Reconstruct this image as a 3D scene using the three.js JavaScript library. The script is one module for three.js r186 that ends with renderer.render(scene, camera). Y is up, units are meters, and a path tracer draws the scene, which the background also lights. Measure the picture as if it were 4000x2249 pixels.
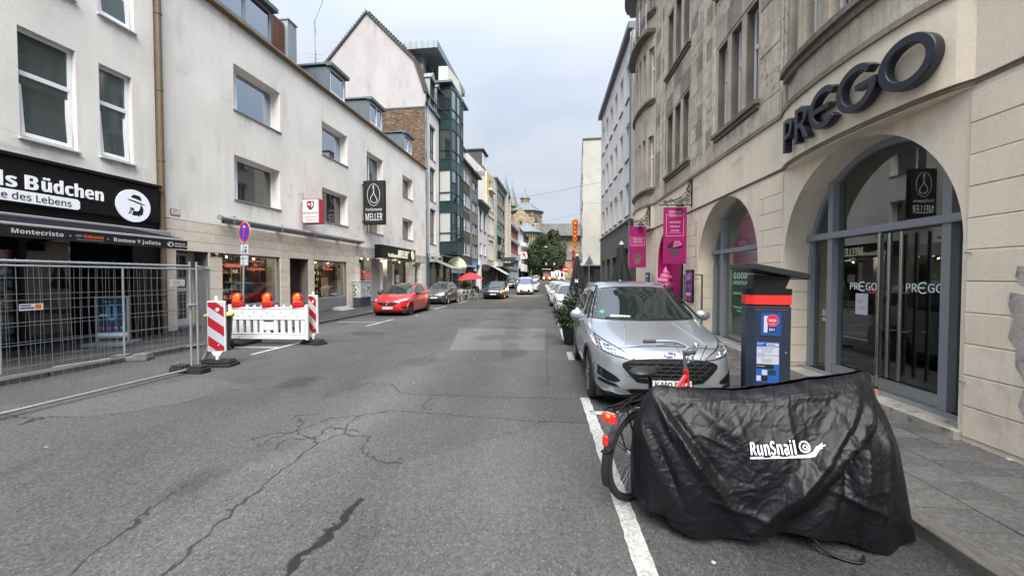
import * as THREE from 'three';
import { mergeGeometries, mergeVertices, toCreasedNormals } from 'three/addons/utils/BufferGeometryUtils.js';
import { RoundedBoxGeometry } from 'three/addons/geometries/RoundedBoxGeometry.js';
import { FontLoader } from 'three/addons/loaders/FontLoader.js';
import { Brush, Evaluator, SUBTRACTION } from 'three-bvh-csg';

// ---------- camera, sky, sun, exposure ----------
const scene = new THREE.Scene();
const camera = new THREE.PerspectiveCamera(2 * Math.atan(0.724) * 180 / Math.PI, 1024 / 575, 0.05, 900);
camera.position.set(0, 1.75, 0);
camera.rotation.x = -Math.atan(0.026);
const renderer = new THREE.WebGLRenderer({ antialias: true });
renderer.toneMapping = THREE.LinearToneMapping;
renderer.toneMappingExposure = 6.0;
renderer.shadowMap.enabled = true;
const SKY = 0.113;
const sun = new THREE.DirectionalLight(new THREE.Color(1, 0.96, 0.90), 1.5);
sun.position.set(3, 52, 40);
sun.castShadow = true; sun.shadow.radius = 90; sun.shadow.mapSize.set(2048, 2048);
Object.assign(sun.shadow.camera, { left: -60, right: 60, top: 60, bottom: -60, near: 1, far: 300 });
scene.add(sun, sun.target);

// ---------- noise ----------
function rng(seed) { let a = seed >>> 0; return () => { a = (a + 0x6d2b79f5) | 0; let t = Math.imul(a ^ (a >>> 15), 1 | a); t = (t + Math.imul(t ^ (t >>> 7), 61 | t)) ^ t; return ((t ^ (t >>> 14)) >>> 0) / 4294967296; }; }
const R = rng(7);
function hash(x, y, z = 0) { let h = Math.imul(x, 374761393) ^ Math.imul(y, 668265263) ^ Math.imul(z, 2147483647 - 1013904223); h = Math.imul(h ^ (h >>> 13), 1274126177); return ((h ^ (h >>> 16)) >>> 0) / 4294967296; }
function vn(x, y, p = 0, z = 0) { // value noise, tileable with period p
  const xi = Math.floor(x), yi = Math.floor(y), fx = x - xi, fy = y - yi, u = fx * fx * (3 - 2 * fx), v = fy * fy * (3 - 2 * fy);
  const w = (a) => p ? ((a % p) + p) % p : a;
  const a = hash(w(xi), w(yi), z), b = hash(w(xi + 1), w(yi), z), c = hash(w(xi), w(yi + 1), z), d = hash(w(xi + 1), w(yi + 1), z);
  return a + (b - a) * u + (c - a) * v + (a - b - c + d) * u * v;
}
function fbm(x, y, oct = 4, p = 0, z = 0) { let s = 0, a = 0.5, t = 0; for (let i = 0; i < oct; i++) { s += a * vn(x, y, p, z + i); t += a; a *= 0.5; x *= 2; y *= 2; p *= 2; } return s / t; }
const clamp = (x, a = 0, b = 1) => Math.min(b, Math.max(a, x)), mix = (a, b, t) => a + (b - a) * t, smooth = (a, b, x) => { const t = clamp((x - a) / (b - a)); return t * t * (3 - 2 * t); };

{ // overcast sky with a few thin blue gaps, brighter towards the zenith
  const W = 1024, H = 512, data = new Float32Array(W * H * 4);
  for (let j = 0; j < H; j++) for (let i = 0; i < W; i++) {
    const el = ((j + 0.5) / H - 0.5) * Math.PI, az = ((i + 0.5) / W - 0.5) * 2 * Math.PI;
    const y = Math.sin(el), X = Math.cos(el) * Math.cos(az), Z = Math.cos(el) * Math.sin(az);
    let c;
    if (y > 0) {
      const k = 1 / (y + 0.28), px = X * k + 7.3, pz = Z * k + 3.1;
      const n = 0.6 * fbm(px * 1.3 + 2 * fbm(px, pz, 3), pz * 1.9, 5) + 0.4 * fbm(px * 0.7, pz * 0.7, 2, 0, 9);
      const cl = smooth(0.36, 0.64, n), g = mix(0.99, 4.0, Math.pow(y, 3.4));
      const hz = Math.exp(-y * 9);
      c = [mix(0.72, 1.02, cl), mix(0.89, 1.10, cl), mix(1.15, 1.24, cl)].map((v, q) => mix(v, [0.90, 1.05, 1.2][q], hz * 0.6) * g);
    } else c = [0.3, 0.3, 0.31];
    const o = (j * W + i) * 4; for (let q = 0; q < 3; q++) data[o + q] = c[q] * SKY; data[o + 3] = 1;
  }
  const t = new THREE.DataTexture(data, W, H, THREE.RGBAFormat, THREE.FloatType);
  t.mapping = THREE.EquirectangularReflectionMapping; t.magFilter = THREE.LinearFilter; t.minFilter = THREE.LinearFilter; t.needsUpdate = true;
  scene.background = t; scene.environment = t;
}

// ---------- textures ----------
function dataTex(n, fn, srgb, rx = 1, ry = rx) { // fn(u, v) -> grey or [r, g, b], 0..1
  const d = new Uint8Array(n * n * 4);
  for (let j = 0; j < n; j++) for (let i = 0; i < n; i++) { const c = fn(i / n, j / n), o = (j * n + i) * 4; for (let q = 0; q < 3; q++) d[o + q] = clamp(c.length ? c[q] : c) * 255; d[o + 3] = 255; }
  const t = new THREE.DataTexture(d, n, n); t.magFilter = THREE.LinearFilter; t.minFilter = THREE.LinearMipmapLinearFilter; t.generateMipmaps = true;
  t.wrapS = t.wrapT = THREE.RepeatWrapping; t.repeat.set(1 / rx, 1 / ry); if (srgb) t.colorSpace = THREE.SRGBColorSpace; t.needsUpdate = true; return t;
}
function rep(t, r, r2 = r) { const c = t.clone(); c.repeat.set(1 / r, 1 / r2); c.needsUpdate = true; return c; }
function canvasTex(w, h, draw, srgb = true) {
  const c = document.createElement('canvas'); c.width = w; c.height = h; const g = c.getContext('2d'); draw(g, w, h);
  const t = new THREE.CanvasTexture(c); if (srgb) t.colorSpace = THREE.SRGBColorSpace; t.anisotropy = 8; return t;
}
const T = {};
T.plaster = dataTex(1024, (u, v) => { const n = fbm(u * 7, v * 7, 5, 7), st = fbm(u * 60, v * 3, 4, 3, 11), f = vn(u * 512, v * 512, 512, 3), d = smooth(0.6, 0.85, fbm(u * 11, v * 6, 4, 0, 21)) * 0.12; const k = 0.945 + 0.12 * (n - 0.3) + 0.05 * (st - 0.5) + 0.05 * (f - 0.5) - d * st; return [k, k * 0.992, k * 0.98]; }, true, 7.3, 8.1);
T.plasterB = dataTex(256, (u, v) => 0.5 * vn(u * 64, v * 64, 64) + 0.5 * vn(u * 128, v * 128, 128, 1), false, 0.8);
T.stone = dataTex(512, (u, v) => { const n = fbm(u * 8, v * 8, 5, 8), f = vn(u * 160, v * 160, 160, 3), d = smooth(0.62, 0.8, fbm(u * 20, v * 20, 3, 20, 5)); const k = 0.74 + 0.3 * n + 0.16 * (f - 0.5) - 0.2 * d; return [k, k * 0.985, k * 0.96]; }, true, 1.7);
T.stoneB = dataTex(256, (u, v) => fbm(u * 32, v * 32, 3, 32), false, 0.7);
T.marble = dataTex(512, (u, v) => { const w = fbm(u * 4, v * 4, 4, 4), l = Math.pow(1 - Math.abs(Math.sin((u * 2 + v * 4 + w * 1.6) * Math.PI)), 6); const k = 0.86 + 0.12 * w; return [k - 0.03 * l, k - 0.06 * l, k - 0.11 * l]; }, true, 1.9);
T.grain = dataTex(512, (u, v) => { const f = vn(u * 256, v * 256, 256, 3), g2 = vn(u * 128, v * 128, 128, 5), n = fbm(u * 4, v * 4, 4, 4, 8); return 0.78 + 0.2 * (f - 0.5) + 0.18 * (g2 - 0.5) + 0.24 * (n - 0.5); }, true, 2.4);
T.grainB = dataTex(512, (u, v) => 0.6 * vn(u * 128, v * 128, 128, 5) + 0.4 * vn(u * 256, v * 256, 256, 3), false, 1.3);
T.soot = dataTex(512, (u, v) => { const n = fbm(u * 5, v * 5, 5, 5), s = fbm(u * 30, v * 2, 4, 2, 3), f = vn(u * 200, v * 200, 200, 3); const k = 0.62 + 0.38 * n + 0.22 * (s - 0.5) + 0.12 * (f - 0.5); return [k, k * 0.985, k * 0.955]; }, true, 2.6, 4);
T.metal = dataTex(256, (u, v) => 0.85 + 0.15 * fbm(u * 8, v * 8, 4, 8), true, 2);

// ---------- materials ----------
const C = (r, g, b) => new THREE.Color().setRGB(r, g ?? r, b ?? r);
function mat(c, rough = 0.8, o = {}) {
  const p = { color: Array.isArray(c) ? C(...c) : typeof c === 'number' ? C(c) : new THREE.Color(c), roughness: rough, ...o };
  return new (('clearcoat' in p || 'transmission' in p || 'ior' in p || 'sheen' in p) ? THREE.MeshPhysicalMaterial : THREE.MeshStandardMaterial)(p);
}
const M = {
  white: mat([0.785, 0.765, 0.73], 0.9, { map: T.plaster, bumpMap: T.plasterB, bumpScale: 0.004 }),
  whiteB: mat([0.72, 0.715, 0.72], 0.9, { map: T.plaster, bumpMap: T.plasterB, bumpScale: 0.003 }),
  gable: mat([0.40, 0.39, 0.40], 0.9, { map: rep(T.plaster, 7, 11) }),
  beige: mat([0.80, 0.705, 0.575], 0.85, { map: T.plaster, bumpMap: T.plasterB, bumpScale: 0.0011 }),
  ashlar: mat([0.64, 0.58, 0.50], 0.9, { map: T.soot, bumpMap: T.stoneB, bumpScale: 0.006 }),
  ashlar2: mat([0.66, 0.60, 0.515], 0.9, { map: T.stone, bumpMap: T.stoneB, bumpScale: 0.006 }),
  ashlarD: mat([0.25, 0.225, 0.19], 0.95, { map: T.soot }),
  tile: mat([0.74, 0.665, 0.555], 0.45, { map: T.marble }),
  tile2: mat([0.78, 0.705, 0.595], 0.45, { map: T.marble }),
  joint: mat([0.16, 0.145, 0.125], 0.95),
  frame: mat([0.76, 0.77, 0.78], 0.35), frameG: mat([0.55, 0.56, 0.57], 0.4),
  greyF: mat([0.25, 0.265, 0.29], 0.45), anth: mat([0.025, 0.028, 0.031], 0.45), zinc: mat([0.13, 0.155, 0.175], 0.5, { map: T.metal, metalness: 0.3 }),
  zincL: mat([0.30, 0.35, 0.37], 0.5, { map: T.metal, metalness: 0.3 }),
  black: mat(0.005, 0.5, { ior: 1.4 }), blackM: mat(0.009, 0.85), rubber: mat(0.010, 0.9), dark: mat(0.015, 0.7),
  chrome: mat(0.75, 0.18, { metalness: 1 }), steel: mat([0.42, 0.45, 0.47], 0.38, { metalness: 0.85 }), galv: mat([0.45, 0.48, 0.50], 0.42, { metalness: 0.7, map: T.metal }),
  brass: mat([0.6, 0.42, 0.15], 0.3, { metalness: 0.9 }),
  brown: mat([0.17, 0.115, 0.06], 0.5, { map: T.metal }), rust: mat([0.12, 0.085, 0.06], 0.8),
  glassD: mat([0.02, 0.026, 0.028], 0.03, { ior: 2.1 }), glassG: mat([0.05, 0.065, 0.062], 0.04, { ior: 1.9 }), glassB: mat([0.36, 0.41, 0.47], 0.02, { metalness: 1 }), curtain: mat([0.42, 0.43, 0.41], 0.25, { ior: 1.8 }),
  pane: mat([0.93, 0.96, 0.95], 0.0, { transmission: 1, thickness: 0, ior: 1.5 }),
  slate: mat([0.06, 0.063, 0.07], 0.7, { map: T.metal }), roof: mat([0.10, 0.085, 0.075], 0.85, { map: T.soot }),
  asph: mat([0.058, 0.0565, 0.055], 0.9, { map: T.grain, bumpMap: T.grainB, bumpScale: 0.006 }),
  slab: mat([0.155, 0.148, 0.138], 0.9, { map: T.grain, bumpMap: T.grainB, bumpScale: 0.003 }), slab2: mat([0.17, 0.162, 0.152], 0.9, { map: T.grain }), slab3: mat([0.14, 0.134, 0.126], 0.9, { map: T.grain }),
  kerb: mat([0.115, 0.11, 0.104], 0.9, { map: T.stone }),
  paint: mat([0.56, 0.555, 0.52], 0.8, { map: T.grain }),
  red: mat([0.38, 0.012, 0.016], 0.45), pink: mat([0.42, 0.006, 0.13], 0.55), orange: mat([0.85, 0.16, 0.02], 0.5),
  dirt: mat([0.03, 0.028, 0.026], 0.95),
};

// ---------- geometry helpers ----------
const DEG = Math.PI / 180, V3 = (x, y, z) => new THREE.Vector3(x, y, z);
function box(x0, x1, y0, y1, z0, z1, r = 0) {
  const w = Math.abs(x1 - x0), h = Math.abs(y1 - y0), d = Math.abs(z1 - z0);
  const g = r ? new RoundedBoxGeometry(w, h, d, 2, Math.min(r, w / 2.01, h / 2.01, d / 2.01)) : new THREE.BoxGeometry(w, h, d);
  return g.translate((x0 + x1) / 2, (y0 + y1) / 2, (z0 + z1) / 2);
}
function cyl(x, y, z, r, h, o = {}) { // base at y
  const g = new THREE.CylinderGeometry(o.rt ?? r, r, h, o.n ?? 16, o.hs ?? 1, !!o.open); g.translate(0, h / 2, 0);
  if (o.rx) g.rotateX(o.rx); if (o.rz) g.rotateZ(o.rz); return g.translate(x, y, z);
}
function bar(a, b, r, n = 8) { // round bar between two points
  const A = V3(...a), B = V3(...b), d = B.clone().sub(A), g = new THREE.CylinderGeometry(r, r, d.length(), n);
  g.applyQuaternion(new THREE.Quaternion().setFromUnitVectors(V3(0, 1, 0), d.normalize())); return g.translate((A.x + B.x) / 2, (A.y + B.y) / 2, (A.z + B.z) / 2);
}
function beam(a, b, w, h) { // square bar
  const A = V3(...a), B = V3(...b), L = A.distanceTo(B), g = new THREE.BoxGeometry(w, h, L), m = new THREE.Matrix4().lookAt(A, B, V3(0, 1, 0));
  g.applyMatrix4(m); return g.translate((A.x + B.x) / 2, (A.y + B.y) / 2, (A.z + B.z) / 2);
}
function tube(pts, r, n = 6, seg = 0) { const c = new THREE.CatmullRomCurve3(pts.map((p) => V3(...p))); return new THREE.TubeGeometry(c, seg || pts.length * 5, r, n); }
function shape(pts, holes = []) { const s = new THREE.Shape(pts.map((p) => new THREE.Vector2(...p))); for (const h of holes) s.holes.push(h.isPath || h.getPoints ? h : new THREE.Path(h.map((p) => new THREE.Vector2(...p)))); return s; }
function extr(s, depth, o = {}) { return new THREE.ExtrudeGeometry(s, { depth, bevelEnabled: !!o.bevel, bevelSize: o.bevel ?? 0, bevelThickness: o.bevel ?? 0, bevelSegments: 1, curveSegments: o.cs ?? 16 }); }
const rect = (x0, y0, x1, y1) => [[x0, y0], [x1, y0], [x1, y1], [x0, y1]];
function lathe(pts, n = 24) { return new THREE.LatheGeometry(pts.map((p) => new THREE.Vector2(...p)), n); }
function keep(g) { g.userData.keep = true; return g; } // keep its own uv
function uvm(g) {
  const p = g.attributes.position, n = p.count, uv = new Float32Array(n * 2), a = V3(), b = V3(), c = V3();
  for (let i = 0; i < n; i += 3) {
    a.fromBufferAttribute(p, i); b.fromBufferAttribute(p, i + 1); c.fromBufferAttribute(p, i + 2);
    const nx = Math.abs((b.y - a.y) * (c.z - a.z) - (b.z - a.z) * (c.y - a.y)), ny = Math.abs((b.z - a.z) * (c.x - a.x) - (b.x - a.x) * (c.z - a.z)), nz = Math.abs((b.x - a.x) * (c.y - a.y) - (b.y - a.y) * (c.x - a.x));
    [a, b, c].forEach((v, k) => { const q = (i + k) * 2; if (ny >= nx && ny >= nz) { uv[q] = v.x; uv[q + 1] = v.z; } else if (nx >= nz) { uv[q] = v.z; uv[q + 1] = v.y; } else { uv[q] = v.x; uv[q + 1] = v.y; } });
  }
  g.setAttribute('uv', new THREE.BufferAttribute(uv, 2)); return g;
}
function join(geos, off) {
  geos = (Array.isArray(geos) ? geos.flat(3) : [geos]).map((g) => {
    const k = g.userData.keep; let q = g.index ? g.toNonIndexed() : g.clone();
    for (const n of Object.keys(q.attributes)) if (!['position', 'normal', 'uv', 'color'].includes(n)) q.deleteAttribute(n);
    if (!q.attributes.normal) q.computeVertexNormals();
    if (!k || !q.attributes.uv) uvm(q);
    q.groups.length = 0; return q;
  });
  if (!geos.every((g) => g.attributes.color)) geos.forEach((g) => g.deleteAttribute('color'));
  const m = geos.length > 1 ? mergeGeometries(geos) : geos[0];
  if (off) m.translate(...off); return m;
}
// ---------- objects ----------
const used = new Map(), OFF = new WeakMap();
function num(n) { const k = used.get(n) ?? 0; used.set(n, k + 1); return k ? `${n}_${String(k).padStart(3, '0')}` : n; }
function tag(o, label, category, group, kind) { o.userData.label = label; if (category) o.userData.category = category; if (group) o.userData.group = group; if (kind) o.userData.kind = kind; return o; }
function thing(name, label, category, p = [0, 0, 0], ry = 0, group, off) {
  const o = new THREE.Group(); o.name = num(name); o.position.set(...(p.isVector3 ? p.toArray() : p)); o.rotation.y = ry; scene.add(o); tag(o, label, category, group); if (off) OFF.set(o, off); return o;
}
function mk(name, geos, m, parent, kind) {
  const off = parent && OFF.get(parent), o = new THREE.Mesh(join(geos, off), m); o.name = parent ? name : num(name); o.castShadow = o.receiveShadow = true;
  if (off) OFF.set(o, off); (parent || scene).add(o); if (kind) o.userData.kind = kind; return o;
}
const struct = (name, geos, m) => mk(name, geos, m, null, 'structure');
function share(name, geo, m, parent, x, y, z, ry = 0, s = 1) { const o = new THREE.Mesh(geo, m); o.name = name; o.position.set(x, y, z); o.rotation.y = ry; if (s !== 1) o.scale.setScalar(s); o.castShadow = o.receiveShadow = true; parent.add(o); return o; }
function dup(o, p, ry, label, group) { const c = o.clone(); c.name = num(o.name.replace(/_\d{3}$/, '')); c.userData = { ...o.userData }; c.position.set(...p); c.rotation.y = ry; if (label) c.userData.label = label; if (group) c.userData.group = group; scene.add(c); return c; }
function decal(name, w, h, tex, parent, x, y, z, o = {}) { // printed sheet, w x h, centre x y z, facing +z (or turned)
  const g = keep(new THREE.BoxGeometry(w, h, o.t ?? 0.006)), uv = g.attributes.uv; // print on the front and the back, edges take one corner
  for (let i = 0; i < uv.count; i++) if (i < 16 || (o.one && i >= 20)) uv.setXY(i, 0.01, 0.01);
  if (o.rx) g.rotateX(o.rx); if (o.ry) g.rotateY(o.ry); if (o.rz) g.rotateZ(o.rz);
  return mk(name, g.translate(x, y, z), mat(0.7, o.rough ?? 0.6, { map: tex, ...(o.glow ? { emissive: C(1), emissiveMap: tex, emissiveIntensity: o.glow } : {}) }), parent);
}
const font = await new FontLoader().loadAsync('fonts/droid/droid_sans_bold.typeface.json'), fontR = await new FontLoader().loadAsync('fonts/droid/droid_sans_regular.typeface.json');
function text3(s, size, depth, f = font, squash = 1) { const sh = f.generateShapes(s, size), g = new THREE.ExtrudeGeometry(sh, { depth, bevelEnabled: false, curveSegments: 5 }); g.scale(squash, 1, 1); g.computeBoundingBox(); return g; }

// ---------- street frame: X right, d away from the camera ----------
const KL = 0.1355, KR = 0.0875, nL = Math.hypot(1, KL), nR = Math.hypot(1, KR), PHL = Math.atan2(1, KL), PHR = Math.atan2(-1, -KR), S0 = 20;
const gy = (d) => d < 50 ? 0 : d > 150 ? 1.95 : 0.0195 * Math.max(0, Math.sqrt((d - 55) ** 2 + 16) / 2 + (d - 55) / 2);
const W3 = (X, y, d) => V3(X, y, -d);
const LF = (s, h = 0, z = 0) => { const d = s / nL; return V3(-12 + KL * d + z / nL, h, -d + z * KL / nL); };     // left facade: along, up, out
const RF = (s, h = 0, z = 0) => { const d = s / nR; return V3(4.24 + KR * d - z / nR, h, -d - z * KR / nR); };   // right facade: distance from camera, up, out
const LB = (s0) => [LF(s0), PHL], kerbL = (d) => -9.0 + 0.115 * d, kerbR = (d) => 2.55 + 0.08 * d, lineR = (d) => 0.6 + 0.08 * d, lineL = (d) => -7.05 + 0.125 * d, facL = (d) => -12 + KL * d, facR = (d) => 4.24 + KR * d;
function gnd(px, py, h = 0) { const c = Math.cos(Math.atan(0.026)), s = Math.sin(Math.atan(0.026)), x = (px - 1287.5) / 1000, y = -(py - 724) / 1000, ry = y * c - s, rd = y * s + c, t = (h - 1.75) / ry; return [x * t, rd * t]; }
const streakTex = canvasTex(256, 256, (g) => { const im = g.createImageData(256, 256), d = im.data; for (let j = 0; j < 256; j++) for (let i = 0; i < 256; i++) { const u = i / 256, v = j / 256, s = fbm(u * 26, v * 1.6, 4, 0, 31), n = fbm(u * 9, v * 9, 4, 0, 37), e = smooth(0, 0.12, u) * smooth(1, 0.88, u) * smooth(0, 0.05, v) * Math.pow(1 - v, 1.3); const k = clamp((smooth(0.38, 0.75, s) * 0.7 + 0.3 * n) * e) * 52, o = (j * 256 + i) * 4; d[o] = d[o + 1] = d[o + 2] = k; d[o + 3] = 255; } g.putImageData(im, 0, 0); }, false);
const blotchTex = canvasTex(256, 256, (g) => { const im = g.createImageData(256, 256), d = im.data; for (let j = 0; j < 256; j++) for (let i = 0; i < 256; i++) { const u = i / 256, v = j / 256, n = fbm(u * 5, v * 7, 5, 0, 41), s = fbm(u * 20, v * 3, 4, 0, 43), e = smooth(0, 0.25, u) * smooth(1, 0.8, u) * smooth(0, 0.2, v) * smooth(1, 0.75, v); const k = clamp(smooth(0.42, 0.72, 0.65 * n + 0.35 * s) * e) * 50, o = (j * 256 + i) * 4; d[o] = d[o + 1] = d[o + 2] = k; d[o + 3] = 255; } g.putImageData(im, 0, 0); }, false);
const stain = (B, x0, x1, y0, y1, z = 0.003, t = streakTex) => mk('rain_stain', keep(new THREE.PlaneGeometry(x1 - x0, y1 - y0).translate((x0 + x1) / 2, (y0 + y1) / 2, z)), mat([0.16, 0.15, 0.14], 0.95, { alphaMap: t, transparent: true }), B);
const mks = (name, geos, m, parent) => geos.map((g) => mk(name, g, m, parent)); // alike parts, one mesh each
// ---------- ground ----------
function strip(f0, f1, y, d0, d1, step = 3, nx = 1, sub = gy) { // sheet between two lines across d
  const p = [], ix = []; const n = Math.ceil((d1 - d0) / step);
  for (let i = 0; i <= n; i++) { const d = mix(d0, d1, i / n); for (let k = 0; k <= nx; k++) p.push(mix(f0(d), f1(d), k / nx), y + sub(d), -d); }
  for (let i = 0; i < n; i++) for (let k = 0; k < nx; k++) { const a = i * (nx + 1) + k, b = a + nx + 1; ix.push(a, a + 1, b, b, a + 1, b + 1); }
  const g = new THREE.BufferGeometry(); g.setAttribute('position', new THREE.Float32BufferAttribute(p, 3)); g.setIndex(ix); g.computeVertexNormals(); return g;
}
struct('ground', strip(() => -400, () => 400, -0.06, -40, 800, 20), M.asph);
const D0 = 1.0, D1 = 22.0, X0 = -9.4, XW = 14.2;
struct('road', [strip(kerbL, kerbR, 0, D1, 210, 3), strip(kerbL, kerbR, 0, -14, D0, 3)], M.asph);
{ // the near carriageway: aggregate, patches, tar and cracks of its own
  const P = (px, py) => { const q = gnd(px, py); return [(q[0] - X0) / XW * 2048, 2048 - (q[1] - D0) / (D1 - D0) * 2048]; };
  const rr = rng(31);
  const cracks = [
    [2.4, [[405, 1448], [470, 1392], [525, 1340], [600, 1272], [640, 1240], [700, 1190], [745, 1155], [800, 1112]]],
    [2, [[180, 1442], [262, 1372], [330, 1326], [352, 1296], [398, 1264], [440, 1236]]], [2, [[300, 1345], [345, 1318], [375, 1275]]],
    [6.5, [[722, 1448], [748, 1405], [800, 1372], [838, 1332], [868, 1300], [905, 1258]]],
    [2, [[640, 1128], [690, 1100], [760, 1078], [830, 1052], [905, 1045], [985, 1032], [1100, 1040], [1210, 1050], [1340, 1058], [1480, 1064]]],
    [2, [[985, 965], [1000, 985], [1040, 992], [1090, 993], [1180, 996], [1300, 1000], [1460, 1002]]], [2, [[1090, 993], [1070, 1012], [1062, 1034]]],
    [2, [[610, 1110], [680, 1092], [745, 1085], [800, 1112], [860, 1092], [930, 1098], [905, 1130], [955, 1160], [1010, 1165]]], [2, [[745, 1085], [760, 1060], [740, 1045], [800, 1040]]],
    [2, [[690, 1130], [720, 1105], [790, 1102], [830, 1072], [900, 1085]]], [2, [[860, 1092], [880, 1060], [905, 1045]]],
    [1.4, [[880, 872], [930, 852], [985, 832], [1075, 808], [1165, 790], [1240, 768]]], [1.4, [[750, 960], [860, 920], [985, 880], [1060, 862], [1130, 846]]],
    [2, [[0, 1040], [60, 1052], [120, 1048], [200, 1050], [300, 1040], [420, 1020], [470, 1010], [560, 985], [640, 968]]], [6, [[52, 1066], [80, 1056], [122, 1048]]],
    [1.5, [[1380, 830], [1375, 900], [1378, 970]]], [1.5, [[560, 985], [700, 972], [860, 965], [985, 965]]],
  ];
  const cr = (g, w, f) => { // crumbly polyline
    g.lineCap = 'round'; g.lineJoin = 'round';
    for (const [t, pts] of cracks) {
      const q = pts.map((p) => P(...p)); let prev = q[0];
      for (let i = 1; i < q.length; i++) {
        const L = Math.hypot(q[i][0] - q[i - 1][0], q[i][1] - q[i - 1][1]), n = Math.max(2, Math.ceil(L / 7));
        for (let k = 1; k <= n; k++) {
          const e = k === n && i === q.length - 1 ? 0 : 1, x = mix(q[i - 1][0], q[i][0], k / n) + (rr() - 0.5) * 7 * e, y = mix(q[i - 1][1], q[i][1], k / n) + (rr() - 0.5) * 5 * e;
          g.strokeStyle = f(t); g.lineWidth = t * w * (0.45 + rr() * 0.8); g.beginPath(); g.moveTo(...prev); g.lineTo(x, y); g.stroke(); prev = [x, y];
          if (t > 6 || rr() < 0.22) { g.lineWidth = 1 + rr() * 1.5; g.beginPath(); g.moveTo(x, y); g.lineTo(x + (rr() - 0.5) * 16, y + (rr() - 0.5) * 12); g.stroke(); }
        }
      }
    }
  };
  const tex = canvasTex(2048, 2048, (g, w, h) => {
    const im = g.createImageData(w, h), d = im.data;
    for (let j = 0; j < h; j++) for (let i = 0; i < w; i++) {
      const X = X0 + i / w * XW, D = D0 + (1 - j / h) * (D1 - D0), o = (j * w + i) * 4;
      const big = fbm(X * 0.5 + 9, D * 0.22 + 4, 4), mid = fbm(X * 2.2, D * 1.6, 3, 0, 4), f = hash(i, j, 2), f2 = vn(i / 2.2, j / 1.6, 0, 6);
      const wheel = 0.05 * Math.exp(-(((X - (lineR(D) - 1.0)) / 0.5) ** 2)) + 0.05 * Math.exp(-(((X - (lineR(D) - 2.9)) / 0.5) ** 2));
      const oil = smooth(0.62, 0.8, fbm(X * 1.1 + 40, D * 0.6, 3, 0, 8)) * 0.09;
      let k = 0.25 + 0.08 * (big - 0.5) + 0.045 * (mid - 0.5) + 0.085 * (f - 0.5) + 0.085 * (f2 - 0.5) + wheel * 0.8 - oil * 0.7;
      if (f > 0.985) k += 0.12; if (f < 0.02) k -= 0.08;
      if (X > lineR(D) + 0.2 ) k -= 0.05 * smooth(0.2, 0.8, X - lineR(D));
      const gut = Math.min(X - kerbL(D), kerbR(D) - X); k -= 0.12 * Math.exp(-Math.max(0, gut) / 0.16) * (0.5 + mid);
      d[o] = k * 255; d[o + 1] = k * 254; d[o + 2] = k * 253; d[o + 3] = 255;
    }
    g.putImageData(im, 0, 0);
    const poly = (pts, fill) => { g.fillStyle = fill; g.beginPath(); pts.forEach((p, i) => g[i ? 'lineTo' : 'moveTo'](...P(...p))); g.closePath(); g.fill(); };
    poly([[1155, 826], [1372, 826], [1368, 880], [1130, 880]], 'rgba(150,160,152,0.2)');
    poly([[0, 1050], [200, 1052], [420, 1022], [640, 968], [500, 950], [300, 985], [0, 1020]], 'rgba(120,116,110,0.12)');
    poly([[1400, 1062], [1480, 1064], [1600, 1448], [905, 1448], [1010, 1165]], 'rgba(150,146,140,0.07)');
    g.globalAlpha = 0.95; cr(g, 1.15, (t) => t > 6 ? 'rgba(12,12,12,0.9)' : t > 4 ? 'rgba(18,18,18,0.85)' : 'rgba(22,22,22,0.8)');
    for (let i = 0; i < 70; i++) { const x = rr() * w, y = rr() * h * 0.94, s = 1 + rr() * 2.2; g.fillStyle = rr() < 0.4 ? 'rgba(190,186,176,0.5)' : 'rgba(25,24,23,0.55)'; g.beginPath(); g.ellipse(x, y, s * 1.4, s * 0.8, rr() * 3, 0, 7); g.fill(); }
  });
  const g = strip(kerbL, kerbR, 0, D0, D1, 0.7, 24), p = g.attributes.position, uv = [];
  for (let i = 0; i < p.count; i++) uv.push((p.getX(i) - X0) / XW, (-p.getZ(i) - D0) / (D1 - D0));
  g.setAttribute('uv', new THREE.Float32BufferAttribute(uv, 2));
  struct('road', keep(g), mat(1, 0.88, { map: tex, bumpMap: rep(T.grainB, 1.1 / XW, 1.1 / (D1 - D0)), bumpScale: 0.005 }));
}
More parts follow.
